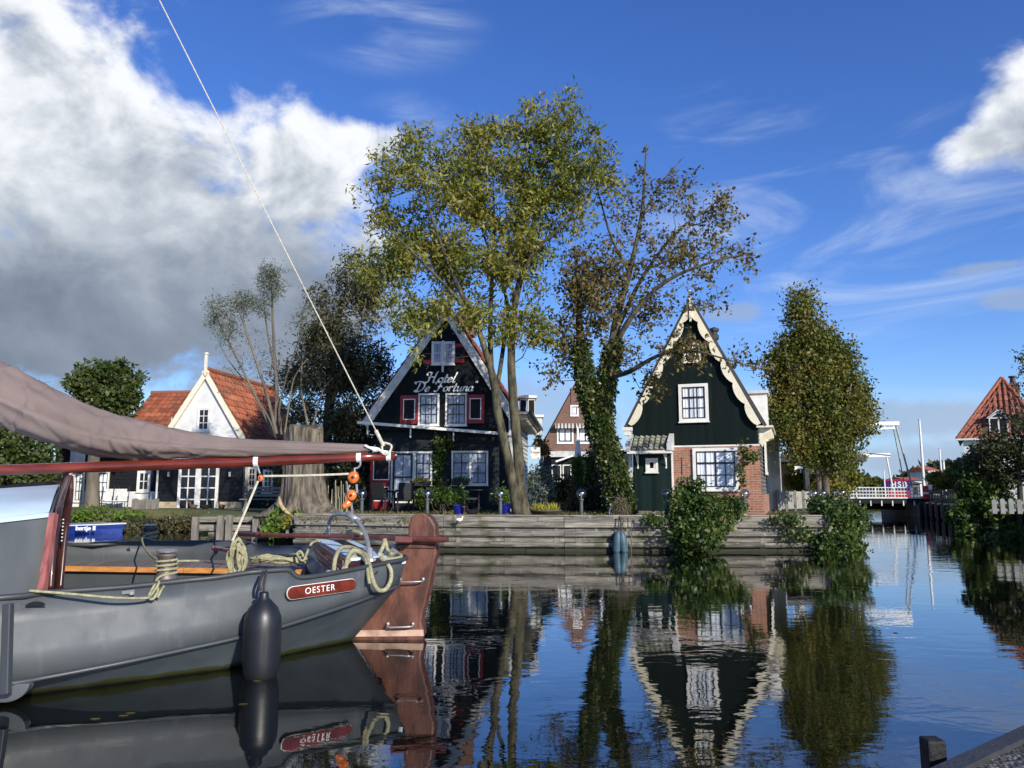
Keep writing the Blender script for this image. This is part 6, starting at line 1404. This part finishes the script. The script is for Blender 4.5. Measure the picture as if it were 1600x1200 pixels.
# ================================================================== BRIDGE AND FAR THINGS
DB = 40.5
BR = thing('drawbridge', 'white drawbridge with thin railings crossing the canal', 'bridge', P(1375, 786, DB))
def pb(x, y, D=DB): return P(x, y, D)
m = MB(); a_, b_ = pb(1300, 782), pb(1452, 782); m.box((a_.x, DB, a_.z-.15), (b_.x, DB+3.6, a_.z+.10)); m.build('deck', 'void', BR, world=True)
m = MB(); m.box((a_.x, DB-.05, a_.z+.101), (b_.x, DB+.1, a_.z+.16)); m.build('deck_edge', 'offwhite', BR, world=True)
for k_, dd in enumerate((0., 3.5)):
    m = MB()
    for y in (761.5, 767, 772, 777): p, q_ = pb(1308, y), pb(1437, y+.5); m.bar((p.x, DB+dd, p.z), (q_.x, DB+dd, q_.z), .035, .045)
    n_ = 26
    for i in range(n_+1):
        f_ = i/n_; p = pb(1308, 761.5).lerp(pb(1437, 762), f_); m.box((p.x-(.03 if i % 6 == 0 else .012), DB+dd-.02, a_.z+.1), (p.x+(.03 if i % 6 == 0 else .012), DB+dd+.02, p.z+.02))
    m.build('railing', 'offwhite', BR, world=True)
for (x0, y0, x1, y1, x2, y2, dd) in ((1225, 712.5, 1390, 711, 1398, 779, .2), (1225, 664, 1404, 661.5, 1425, 760, 3.2)):
    DD = DB+dd if dd < 1 else DB-2
    A_, B_ = P(x0, y0, DD), P(x1, y1, DD)
    m = MB(); m.bar(A_, B_, .16, .20 if dd < 1 else .18); m.build('balance_beam', 'white', BR, world=True)
    m = MB(); m.tube([P(x1-5, y1+1, DD), P(x2, y2, DB+dd)], .045, 8); m.build('hanger_rod', 'white', BR, world=True)
m = MB(); m.tube([P(1396, 668, DB-2), P(1416, 772, DB+3.2)], .03, 6); m.build('hanger_rod', 'offwhite', BR, world=True)
m = MB(); A_, B_ = P(1335, 671, DB-2), P(1398, 669, DB-2); m.bar(A_, B_, .1, .08)
for x in (1350, 1366, 1382, 1396): m.bar(P(x, 671, DB-2), P(x, 660, DB-2), .05, .05, (0, 1, 0))
m.build('beam_truss', 'white', BR, world=True)
for xx, dd in ((1226, .2), (1238, 3.4)):
    m = MB(); p = P(xx, 712 if dd < 1 else 664, DB+dd); m.box((p.x-.15, DB+dd-.15, .6), (p.x+.15, DB+dd+.15, p.z+.1)); m.build('portal_post', 'white', BR, world=True)
for i in range(7): p = pb(1326+i*17, 786); m = MB(); m.box((p.x-.03, DB-.06, p.z-.14), (p.x+.03, DB-.01, p.z+.12)); m.build('deck_bracket', 'offwhite', BR, world=True)
m = MB(); p, q_ = pb(1436, 790), pb(1462, 790); m.box((p.x, DB-.6, -1.5), (q_.x+.6, DB+4.2, a_.z-.151)); m.build('abutment', 'concrete', BR, world=True)
m = MB(); p = pb(1300, 790); m.box((p.x-2.2, DB-.3, -1.5), (p.x+.1, DB+4.0, a_.z-.151)); m.build('abutment', 'concrete', BR, world=True)
m = MB(); p = P(1375, 795, DB+1.6); m.box((p.x-.9, DB+1.4, a_.z-.5), (p.x+1.6, DB+1.8, a_.z-.152)); m.build('pier_beam', 'void', BR, world=True)
# warning post
WP = thing('warning_post', 'red and white warning board at the right end of the bridge', 'sign', P(1447, 780, 40))
m = MB(); p = P(1447, 780, 40); zt = P(1447, 759, 40).z; m.box((p.x-.14, 39.95, p.z), (p.x+.14, 40.0, zt)); m.build('red_panel', M('red_sign_paint', (.45, .02, .015), .5, .05, 5, 0), WP, world=True)
m = MB(); m.box((p.x-.14, 39.94, (p.z+zt)/2-.08), (p.x+.14, 39.949, (p.z+zt)/2+.02)); m.box((p.x+.2, 39.95, p.z-.3), (p.x+.34, 40.05, zt+.05)); m.build('white_band', 'white', WP, world=True)
# picket fence by the bridge
def pickets(name, label, A, B, z0, z1, n, w_, mt, rails=2):
    t = thing(name, label, 'fence', A); A, B = Vector(A), Vector(B); d = (B-A).normalized(); m = MB()
    for i in range(n):
        c = A.lerp(B, i/(n-1)); h = z1+.03*math.sin(i*7.3)
        m.ext([c-d*w_/2+Vector((0, 0, z0-c.z)), c+d*w_/2+Vector((0, 0, z0-c.z)), c+d*w_/2+Vector((0, 0, h-c.z-.04)), c+Vector((0, 0, h-c.z)), c-d*w_/2+Vector((0, 0, h-c.z-.04))], (0, .02, 0))
    m.build('pickets', mt, t, world=True); m = MB()
    for j in range(rails): z = z0+(z1-z0)*(.25+.5*j); m.bar(A+Vector((0, .05, z-A.z)), B+Vector((0, .05, z-B.z)), .03, .07)
    m.build('rails', mt, t, world=True); return t
a_, b_ = P(1453, 780, 40), P(1491, 779, 38); pickets('picket_fence', 'dark picket fence on the bank right of the bridge', a_, b_, .75, P(1470, 765, 39).z, 16, .09, 'darkmetal')
a_, b_ = P(1556, 815, 22.5), P(1650, 818, 22); pickets('picket_fence', 'broken pale picket fence at the right edge above the water', a_, b_, .72, P(1570, 780, 22.3).z, 8, .12, 'fence')
a_, b_ = P(206, 802, 28.4), P(246, 802, 28.4); pickets('picket_fence', 'small weathered picket fence on the lawn left of the french doors', a_, b_, .68, 1.08, 16, .06, 'post')
# bank edging on the right
RBK = thing('bank_revetment', 'dark timber edging along the right bank', 'bank edging', (13.7, 19, 0))
m = MB(); pts_ = [(13.55, 4), (13.85, 19), (21.2, 40)]
for i in range(2):
    for z in (.2, .45, .66): m.bar((pts_[i][0], pts_[i][1], z), (pts_[i+1][0], pts_[i+1][1], z), .08, .2)
m.build('boards', 'post', RBK, world=True)
for f_ in np.linspace(0, 1, 16): x_ = 13.85+(21.2-13.85)*f_; y_ = 19+21*f_; m = MB(); m.box((x_-.2, y_-.1, -1.), (x_-.03, y_+.1, .8)); m.build('post', 'blackpost', RBK, world=True)
# flagpoles / masts
for (x, y0, y1, D, r, lb) in ((1444.5, 745, 657, 52, .10, 'tall white mast standing beyond the right end of the bridge'), (1473, 746, 701, 70, .10, 'shorter white pole over the boathouses, right of the tall mast'), (1477.5, 748, 722, 68, .14, 'short thick white pole nearest the right hedge'), (1383, 770, 735, 62, .07, 'thin white pole left of the purple boat')):
    b_, t_ = P(x, 768, D), P(x-(4 if y1 < 660 else 1.5), y1, D); th_ = thing('mast_pole', lb, 'pole', (b_.x, b_.y, .7)); m = MB(); m.tube([Vector((b_.x, b_.y, .5)), Vector((b_.x, b_.y, t_.z))], [r, r*.6], 10); m.build('shaft', 'white', th_, world=True)
    m = MB(); m.lathe((b_.x, b_.y, t_.z), [(r*.6, 0), (r*.9, .05), (0, .15)], 8); m.build('cap', 'offwhite', th_, world=True)
m = thing('street_lamp', 'grey street lamp with a curved arm over the far boathouses', 'street lamp', P(1449, 760, 60)); p = P(1449, 765, 60)
mm = MB(); mm.tube(cat_rom([p, P(1448, 745, 60), P(1450, 738, 60), P(1457, 736.5, 60)], 5), .08, 8); mm.build('pole', 'offwhite', m, world=True); mm = MB(); mm.sphere(P(1458, 736.8, 60), .16, 10, 6, (1.5, .6, .5)); mm.build('lamp_head', 'offwhite', m, world=True)
# purple and red work boat
o_ = P(1385, 788, 75); WBt = thing('cargo_barge', 'purple and red box shaped boat with large white letters beyond the bridge', 'boat', (o_.x, 75, 0), -rad(26.5))
Mi_ = MAT[WBt.name].inverted(); Wb = 2.15; zt_, zb_ = P(1400, 749, 74.5).z, P(1400, 766, 74.5).z
m = MB(); m.box((0, 0, -.3), (Wb, 6, .55)); m.box((.05, .06, .551), (Wb-.05, 5.9, zb_)); m.build('hull', 'pink', WBt)
m = MB(); m.box((.03, .03, zb_+.002), (Wb-.03, 5.95, zt_-.12)); m.build('upper_panel', 'purple', WBt)
m = MB(); m.box((0, 0, zt_-.119), (Wb, 6, zt_)); m.build('top_rim', 'pink', WBt)
put_text('HSB', .72, (Wb*.55, -.002, P(1400, 757.2, 74.5).z), (1, 0, 0), (0, 0, 1), 'letter', WBt, world=False, ext=.03, spacing=1.25, bold=.03)
# boathouses
for i, (x0, x1, yt, ye, D, rt, lb) in enumerate([(1420, 1441, 745, 750, 95, 'tile', 'small distant boathouse with an orange roof right of the purple boat'), (1423, 1438, 749, 756, 80, 'tile_d', 'small grey hut in front of the orange roofed boathouse'), (1458, 1470, 728, 736, 98, 'tile_r', 'distant house with a red gable above the round hedge')]):
    a_, b_ = P(x0, 765, D), P(x1, 765, D); ze, zt = P(x0, ye, D).z, P(x0, yt, D).z; t = thing('boathouse', lb, 'house', (a_.x, D, .7))
    m = MB(); m.box((a_.x, D, .6), (b_.x, D+6, ze)); m.build('wall', 'offwhite' if i != 1 else 'grey_boards', t, world=True)
    m = MB(); m.ext([(a_.x-.3, D-.3, ze), (a_.x-.3, D+6.3, ze), (a_.x-.3, D+3, zt)], (b_.x-a_.x+.6, 0, 0)); m.build('roof', M('distant_roof_'+rt, (.42, .12, .05) if rt != 'tile_d' else (.08, .08, .08), .8), t, world=True)
    m = MB(); m.box((a_.x+(b_.x-a_.x)*.3, D-.04, .9), (a_.x+(b_.x-a_.x)*.7, D-.005, ze-.3)); m.build('window', 'void', t, world=True)

# ================================================================== GARDEN THINGS
def globemat():
    m, t = newmat('clear_lamp_globe'); f = t.m('MULTIPLY', t.n('ShaderNodeFresnel', {'IOR': 1.6}).outputs[0], t.m('SUBTRACT', 1., t.n('ShaderNodeNewGeometry').outputs['Backfacing']))
    x = t.n('ShaderNodeMixShader', {0: t.m('ADD', t.m('MULTIPLY', f, 1.0), .10, clamp=True), 1: t.n('ShaderNodeBsdfTransparent', {0: (.62, .64, .64, 1)}).outputs[0], 2: t.n('ShaderNodeBsdfGlossy', {'Roughness': .2, 'Color': (.9, .88, .84, 1)}).outputs[0]})
    fin(t, x.outputs[0]); return m
MT['globe'] = globemat()
def make_lamp(label, p, h, group):
    t = thing('garden_lamp', label, 'lamp', p, 0, group)
    m = MB(); m.lathe((0, 0, 0), [(.075, 0), (.075, .04), (.045, .06), (.04, h-.30), (.05, h-.29), (.065, h-.26), (.06, h-.24)], 12); m.build('post', 'lamp_metal', t, smooth=False)
    m = MB(); m.sphere((0, 0, h-.125), .122, 20, 14); m.build('globe', 'globe', t, smooth=True)
    m = MB(); m.tube([(0, 0, h-.25), (0, 0, h-.13)], .02, 8); m.sphere((0, 0, h-.12), .035, 10, 8); m.build('bulb', 'offwhite', t, smooth=True); return t
LG = 'globe garden lamps along the quay'
spots = [(566, 19.4, 'globe lamp farthest left, in front of the red hotel door'), (668, 18.9, 'globe lamp on the lawn before the hotel wall between glass door and windows'), (782, 18.8, 'globe lamp just left of the big tree trunks'), (908, 18.6, 'globe lamp on the quay between the big tree and the ivy tree'),
         (1041, 18.5, 'globe lamp before the dark green door panel, left of the large bush'), (1163, 18.5, 'globe lamp in front of the brick corner of the dark house'),
         (1271, 19.6, 'leftmost globe lamp of the cluster by the quay corner'), (1285, 20.6, 'second globe lamp of the cluster by the quay corner'), (1303, 23.5, 'third smaller globe lamp of the cluster by the quay corner'), (1315, 25, 'farthest smallest globe lamp of the cluster by the quay corner')]
L0 = None
for x, D, lb in spots:
    p = P(x, 765, D); loc = Vector((p.x, D, .70))
    if L0 is None: L0 = make_lamp(lb, loc, .73, LG); c = L0
    else: c = copy_tree(L0); c.location = loc; c['label'] = lb
# potted plants
def pot(x, y, D, lb, sd):
    p = P(x, y, D); t = thing('potted_plant', lb, 'plant pot', (p.x, D, .7), 0, 'blue pots on the hotel lawn')
    m = MB(); m.lathe((0, 0, 0), [(.09, 0), (.11, .02), (.155, .26), (.175, .27), (.175, .31), (.15, .31), (.14, .27), (0, .26)], 18); m.build('pot', 'bluepot', t, smooth=False)
    rng = np.random.default_rng(sd); C = np.array([p.x, D, .7+.5])+rng.normal(size=(420, 3))*np.array([.12, .12, .13]); leaves('foliage', C, .10, .03, 'lf_lime', t, rng, droop=-.6)
pot(717, 800, 21.2, 'glazed blue pot with green shrub near the middle of the lawn', 1); pot(790, 800, 22.2, 'glazed blue pot with shrub behind the lamp by the trunks', 2)
# bowl planter
p = P(852, 797, 20.3); t = thing('bowl_planter', 'wide clay bowl of yellow grass beside the big trunk', 'planter', (p.x, p.y, .7))
m = MB(); m.lathe((0, 0, 0), [(.16, 0), (.28, .05), (.40, .15), (.43, .17), (.42, .19), (.36, .16), (0, .14)], 24); m.build('bowl', 'bowl', t, smooth=True)
rng = np.random.default_rng(4); C = np.array([p.x, p.y, .86])+rng.uniform(-1, 1, (520, 3))*np.array([.32, .2, .02]); leaves('grass', C, .17, .02, 'lf_yel', t, rng, droop=-1.6)
# flower boxes
for (x, y, lb) in ((660, 759, 'flower box with yellow flowers under the left hotel window'), (719, 758, 'flower box with yellow flowers under the wide hotel window')):
    p = P(x, y, 25.4); t = thing('flower_box', lb, 'flower box', (p.x, 25.35, p.z), 0, 'flower boxes under the hotel windows'); m = MB(); m.ext([(-.26, -.09, 0), (.26, -.09, 0), (.30, -.12, .15), (-.30, -.12, .15)], (0, .2, 0)); m.build('box', 'darkmetal', t)
    rng = np.random.default_rng(int(x)); C = np.array([p.x, 25.35, p.z+.18])+rng.normal(size=(260, 3))*np.array([.16, .06, .04]); leaves('flowers', C, .06, .045, 'lf_yel' if x < 700 else 'lf_lime', t, rng, droop=-.4)
# rattan chairs and tables
def make_chair(lb, loc, rz):
    t = thing('rattan_chair', lb, 'chair', loc, rz, 'dark rattan chairs outside the hotel')
    m = MB(); m.box((-.24, -.24, .40), (.24, .24, .46)); m.build('seat', 'rattan', t)
    m = MB(); m.ext([(-.24, .22, .44), (.24, .22, .44), (.25, .30, .92), (-.25, .30, .92)], (0, .035, 0)); m.build('backrest', 'rattan', t)
    for s in (-1, 1):
        m = MB(); m.ext([(s*.27, -.25, .60), (s*.27, .28, .66), (s*.27, .28, .70), (s*.27, -.25, .64)], (s*-.05, 0, 0)); m.build('armrest', 'rattan', t)
        for y in (-.22, .22): m = MB(); m.box((s*.25-.02, y-.02, 0), (s*.25+.02, y+.02, .60 if y < 0 else .62)); m.build('leg', 'rattan', t)
    return t
c0 = make_chair('dark rattan chair before the red and white hotel door', (P(599, 800, 24.2).x, 24.2, .7), 2.6)
for (x, D, rz, lb) in ((630, 24.2, -2.7, 'dark rattan chair before the glass hotel door'), (733, 24.3, 1.9, 'dark rattan chair under the wide hotel window')):
    c = copy_tree(c0); c.location = (P(x, 800, D).x, D, .7); c.rotation_euler = (0, 0, rz); c['label'] = lb
for (x, lb) in ((614, 'small round dark table between two rattan chairs'), (748, 'small round dark table under the wide hotel window')):
    p = P(x, 800, 24.1); t = thing('garden_table', lb, 'table', (p.x, 24.1, .7), 0, 'round tables outside the hotel'); m = MB(); m.lathe((0, 0, .68), [(.30, 0), (.31, .01), (.30, .03), (0, .03)], 20); m.build('tabletop', 'darkmetal', t)
    m = MB(); m.tube([(0, 0, .1), (0, 0, .68)], .025, 8)
    for k_ in range(3): a = k_*2.09+.4; m.tube(cat_rom([(0, 0, .14), (.16*math.cos(a), .16*math.sin(a), .13), (.26*math.cos(a), .26*math.sin(a), 0)], 4), .016, 6)
    m.build('pedestal', 'darkmetal', t)
# white garden chairs at the left house
def make_dchair(lb, loc):
    t = thing('garden_chair', lb, 'chair', loc, .4, 'white folding chairs at the left building'); m = MB(); m.ext([(-.25, -.25, .38), (.25, -.25, .38), (.25, .22, .34), (-.25, .22, .34)], (0, 0, .02)); m.build('seat', 'strap', t); m = MB(); m.ext([(-.19, .22, .36), (.19, .22, .36), (.19, .50, .86), (-.19, .50, .86)], (0, .02, 0)); m.build('backrest', 'offwhite', t)
    for s in (-1, 1):
        m = MB(); m.tube([(s*.27, -.3, 0), (s*.27, .1, .36), (s*.27, .47, .95)], .015, 6); m.tube([(s*.27, .35, 0), (s*.27, -.25, .56), (s*.27, .3, .60)], .015, 6); m.build('side_frame', 'darkmetal', t)
    return t
c0 = make_dchair('white folding chair nearer the tree trunk at the left building', (P(170, 795, 30.6).x, 30.6, .58)); c = copy_tree(c0); c.location = (P(187, 795, 30.6).x, 30.6, .58); c['label'] = 'white folding chair to the right of its twin at the left building'
# bench by the white house
p = P(412, 797, 25.5); t = thing('garden_bench', 'weathered wooden bench left of the big stump', 'bench', (p.x, 25.5, .66))
m = MB()
for i in range(4): m.box((-.75, -.2+i*.11, .42), (.75, -.11+i*.11, .45))
m.build('seat', 'post', t); m = MB()
for i in range(3): m.box((-.75, .24, .52+i*.12), (.75, .27, .60+i*.12))
m.build('backrest', 'post', t)
for s in (-1, 1): m = MB(); m.bar((s*.62, -.2, 0), (s*.5, -.1, .42), .07, .05, (0, 1, 0)); m.build('leg', 'post', t); m = MB(); m.box((s*.6-.03, .2, 0), (s*.6+.03, .26, .9)); m.build('leg', 'post', t)
# canes
t = thing('cane_screen', 'row of upright pale bamboo canes right of the big stump', 'canes', P(530, 795, 23.5)); rg = random.Random(8); m = MB()
for i in range(15): x = 514+i*2.1+rg.uniform(-.6, .6); p = P(x, 793, 23.5+rg.uniform(-.3, .3)); m.tube([Vector((p.x, p.y, .6)), Vector((p.x+rg.uniform(-.05, .05), p.y, 1.5+rg.uniform(-.35, .2)))], .013, 5)
m.build('canes', M('bamboo', (.36, .33, .22), .7, .2), t, world=True)
# hanging sign
t = thing('hanging_sign', 'white hotel sign hanging from the side wall of the hotel', 'sign', P(836, 707, 24.6)); a_, b_ = P(828.5, 717, 24.6), P(844, 699, 24.6)
m = MB(); m.box((a_.x, 24.6, a_.z), (b_.x, 24.64, b_.z)); m.build('board', 'white', t, world=True, bevel=.01); put_text("'t hotel", .095, ((a_.x+b_.x)/2, 24.594, (a_.z+b_.z)/2+.02), (1, 0, 0), (0, 0, 1), 'void', t, ext=.002)
m = MB(); m.bar((a_.x-.25, 24.62, b_.z+.04), (b_.x+.03, 24.62, b_.z+.04), .025, .025); m.build('bracket', 'darkmetal', t, world=True)
# parasol, flue, dish
t = thing('parasol', 'closed white parasol in front of the brick house', 'parasol', P(903, 750, 32)); p = P(903, 712, 32); zt = P(903, 667, 32).z
m = MB(); m.lathe((p.x, 32, p.z-.1), [(.03, 0), (.14, .02), (.13, .3), (.09, (zt-p.z)*.6), (.03, zt-p.z+.1), (0, zt-p.z+.14)], 12); m.build('canopy', 'white', t, world=True); m = MB(); m.tube([(p.x, 32, .7), (p.x, 32, p.z)], .03, 8); m.build('pole', 'white', t, world=True)
t = thing('flue_pipe', 'shiny steel flue pipe rising between the ivy trunks', 'flue', P(934, 690, 34)); p = P(934, 650, 34); zt = P(934, 595, 34).z
m = MB(); m.lathe((p.x, 34, 1.), [(.16, 0), (.16, zt-2.6), (.22, zt-2.55), (.22, zt-1.1), (.19, zt-1.0), (0, zt-.95)], 16); m.build('pipe', M('galvanised', (.42, .44, .46), .45, .1, 4, 0, metal=.6), t, world=True)
t = thing('flue_hut', 'dark hut roof below the steel flue behind the ivy tree', 'shed', P(945, 740, 34.3)); p = P(930, 740, 34.5); m = MB(); m.box((p.x, 34.5, .7), (p.x+1.5, 36.5, 3.1)); m.build('wall', 'slate', t, world=True); m = MB(); m.box((p.x-.15, 34.3, 3.101), (p.x+1.6, 36.7, 3.2)); m.build('roof', 'offwhite', t, world=True)
t = thing('satellite_dish', 'white round dish on the left wall of the dark green house', 'dish', P(973, 728, 21.8)); p = P(973, 728, 21.8); m = MB(); m.lathe((0, 0, 0), [(0, 0), (.08, .01), (.16, .05), (.17, .055)], 18); V = [Matrix.Rotation(rad(70), 3, 'X') @ Vector(v) for v in m.V]; m.V = [tuple(Vector(v)+p) for v in V]; m.build('dish', 'white', t, world=True, smooth=True); m = MB(); m.tube([p, p+Vector((.2, .25, 0))], .02, 6); m.build('arm', 'darkmetal', t, world=True)
t = thing('hose_hoop', 'pale curved hose hoop standing at the foot of the ivy tree', 'hose', P(954, 805, 18.9)); m = MB(); m.tube(cat_rom([P(953, 806, 18.9), P(952, 799, 18.9), P(954, 794, 18.9), P(957, 793, 18.95)], 4), .018, 6); m.build('hose', 'strap', t, world=True)
# blue fenders and chain
for (x, D, tl, lb) in ((963, 17.82, .10, 'left one of two blue fenders hanging on the quay under the ivy tree'), (975.5, 17.8, -.10, 'right one of two blue fenders hanging on the quay under the ivy tree')):
    p = P(x, 866, D); t = thing('quay_fender', lb, 'fender', (p.x, D, -.03)); m = MB(); m.lathe((0, 0, 0), [(0, 0), (.07, .02), (.095, .08), (.095, .34), (.08, .42), (.05, .49), (.02, .51)], 16); m.V = [(v[0]+tl*v[2], v[1], v[2]) for v in m.V]; m.build('body', 'bluefender', t, smooth=True)
    m = MB(); m.tube([(tl*.5, 0, .5), (tl*.9, .02, .84)], .01, 5); m.build('lanyard', 'darkmetal', t)
t = thing('chain', 'thin rusty chain hanging down the quay right of the blue fenders', 'chain', P(986, 800, 17.8)); m = MB(); m.tube([P(986, 806, 17.85), P(987, 830, 17.85), P(986.5, 866, 17.85)], .011, 5); m.build('links', 'iron', t, world=True)
t = thing('root_mat', 'hanging dry root mat under the ivy trunk over the quay', 'plant', P(970, 800, 18)); rng = np.random.default_rng(77); C = blob_pts([(970, 792, 18.6, 16, 20), (971, 815, 18., 5, 22)], 900, rng); leaves('roots', C, .12, .012, 'lf_dead', t, rng, droop=1.2)
# ducks
def make_duck(lb, loc, rz, cols=('void', 'strap'), grp='ducks on the banks', sc=1.):
    t = thing('duck', lb, 'duck', loc, rz, grp)
    m = MB(); prof = [(0, -.20), (.03, -.17), (.07, -.10), (.09, 0), (.085, .08), (.05, .14), (.04, .17), (.042, .22), (.03, .27), (0, .285)]
    pts_ = [(-.20, 0, .17), (-.14, 0, .15), (-.05, 0, .12), (.05, 0, .12), (.11, 0, .15), (.14, 0, .20), (.15, 0, .26), (.17, 0, .28), (.20, 0, .28)]
    m.tube([Vector(p)*sc for p in pts_], [r*sc for r in (.008, .04, .085, .085, .06, .035, .034, .032, .008)], 12); m.build('body', cols[0], t, smooth=True)
    m = MB(); m.bar(Vector((.19, 0, .275))*sc, Vector((.25, 0, .265))*sc, .03*sc, .014*sc); m.build('bill', 'orange', t)
    m = MB(); m.sphere(Vector((-.01, 0, .11))*sc, .09*sc, 10, 8, (1.2, .95, .6)); m.build('breast', cols[1], t, smooth=True)
    for s in (-1, 1): m = MB(); m.tube([Vector((.02, s*.03, .06))*sc, Vector((.02, s*.03, 0))*sc, Vector((.06, s*.03, 0))*sc], .008*sc, 5); m.build('leg', 'orange', t)
    return t
MT['duckbrown'] = M('duck_brown', (.10, .07, .05), .8, .4, 20, 0)
make_duck('dark duck on the bank below the left french door', (P(302, 800, 28).x, 28, .68), 2.9, ('duckbrown', 'strap')); make_duck('black duck on the bank below the right french door', (P(320, 803, 27.9).x, 27.9, .68), .2, ('void', 'void')); make_duck('dark duck with pale breast right of the french doors', (P(346, 800, 28).x, 28, .68), 2.6, ('duckbrown', 'strap'))
make_duck('small black coot on the lawn right of the blue pot', (P(738, 800, 20.2).x, 20.2, .70), 3.0, ('void', 'void')); make_duck('white duck resting on the lower ledge of the quay', (P(718, 818, 18.0).x, 18.0, .665), .2, ('strap', 'duckbrown'), sc=.45)
# near mooring post
p = PZ(1461, 1153, .60); t = thing('mooring_post', 'black tarred post standing in the water at lower right', 'post', (p.x, p.y, -1))
m = MB(); w_ = .031; m.ext([(p.x-w_, p.y-w_, -1), (p.x+w_, p.y-w_, -1), (p.x+w_, p.y+w_, -1), (p.x-w_, p.y+w_, -1)], (-.01, 0, 1.60)); m.build('post', 'blackpost', t, world=True, bevel=.008)
# fallen leaves
rng = np.random.default_rng(2); t = thing('fallen_leaves', 'fallen autumn leaves scattered on the lawn and quay', 'leaves', (0, 20, .7)); t['kind'] = 'stuff'
C = np.stack([rng.uniform(-5, 8.2, 2600), rng.uniform(18.3, 25, 2600), np.full(2600, .712)], 1); leaves('leaves', C, .09, .06, 'lf_brown', t, rng, droop=0)
t = thing('lawn_grass', 'short grass and weeds on the garden lawn', 'grass', (0, 20, .7)); t['kind'] = 'stuff'
C = np.stack([rng.uniform(-6, 8.2, 16000), rng.uniform(18.25, 27, 16000), np.full(16000, .69)], 1); leaves('blades', C, .07, .012, 'lf_horn', t, rng, droop=-1.5)
t = thing('floating_leaves', 'few yellow leaves floating on the water below the barge', 'leaves', (-2, 5, 0)); t['kind'] = 'stuff'
V = [PZ(193, 1118, .004), PZ(204, 1114, .004), PZ(149, 1123, .004), PZ(380, 1100, .004), PZ(402, 1064, .004)]; m = MB()
for v in V: m.add([v+Vector((math.cos(a)*.035, math.sin(a)*.02, 0)) for a in (0, 1.2, 2.4, 3.6, 4.9)], [(0, 1, 2, 3, 4)])
for i in range(90):
    v = Vector((rng.uniform(-1., 8), rng.uniform(7.5, 17.6), .004)); s_ = rng.uniform(.5, 1.); a0_ = rng.uniform(0, 6)
    m.add([v+Vector((math.cos(a+a0_)*.03*s_, math.sin(a+a0_)*.03*s_, 0)) for a in (0, 1.2, 2.4, 3.6, 4.9)], [(0, 1, 2, 3, 4)])
m.build('leaves', 'lf_brown', t, world=True)
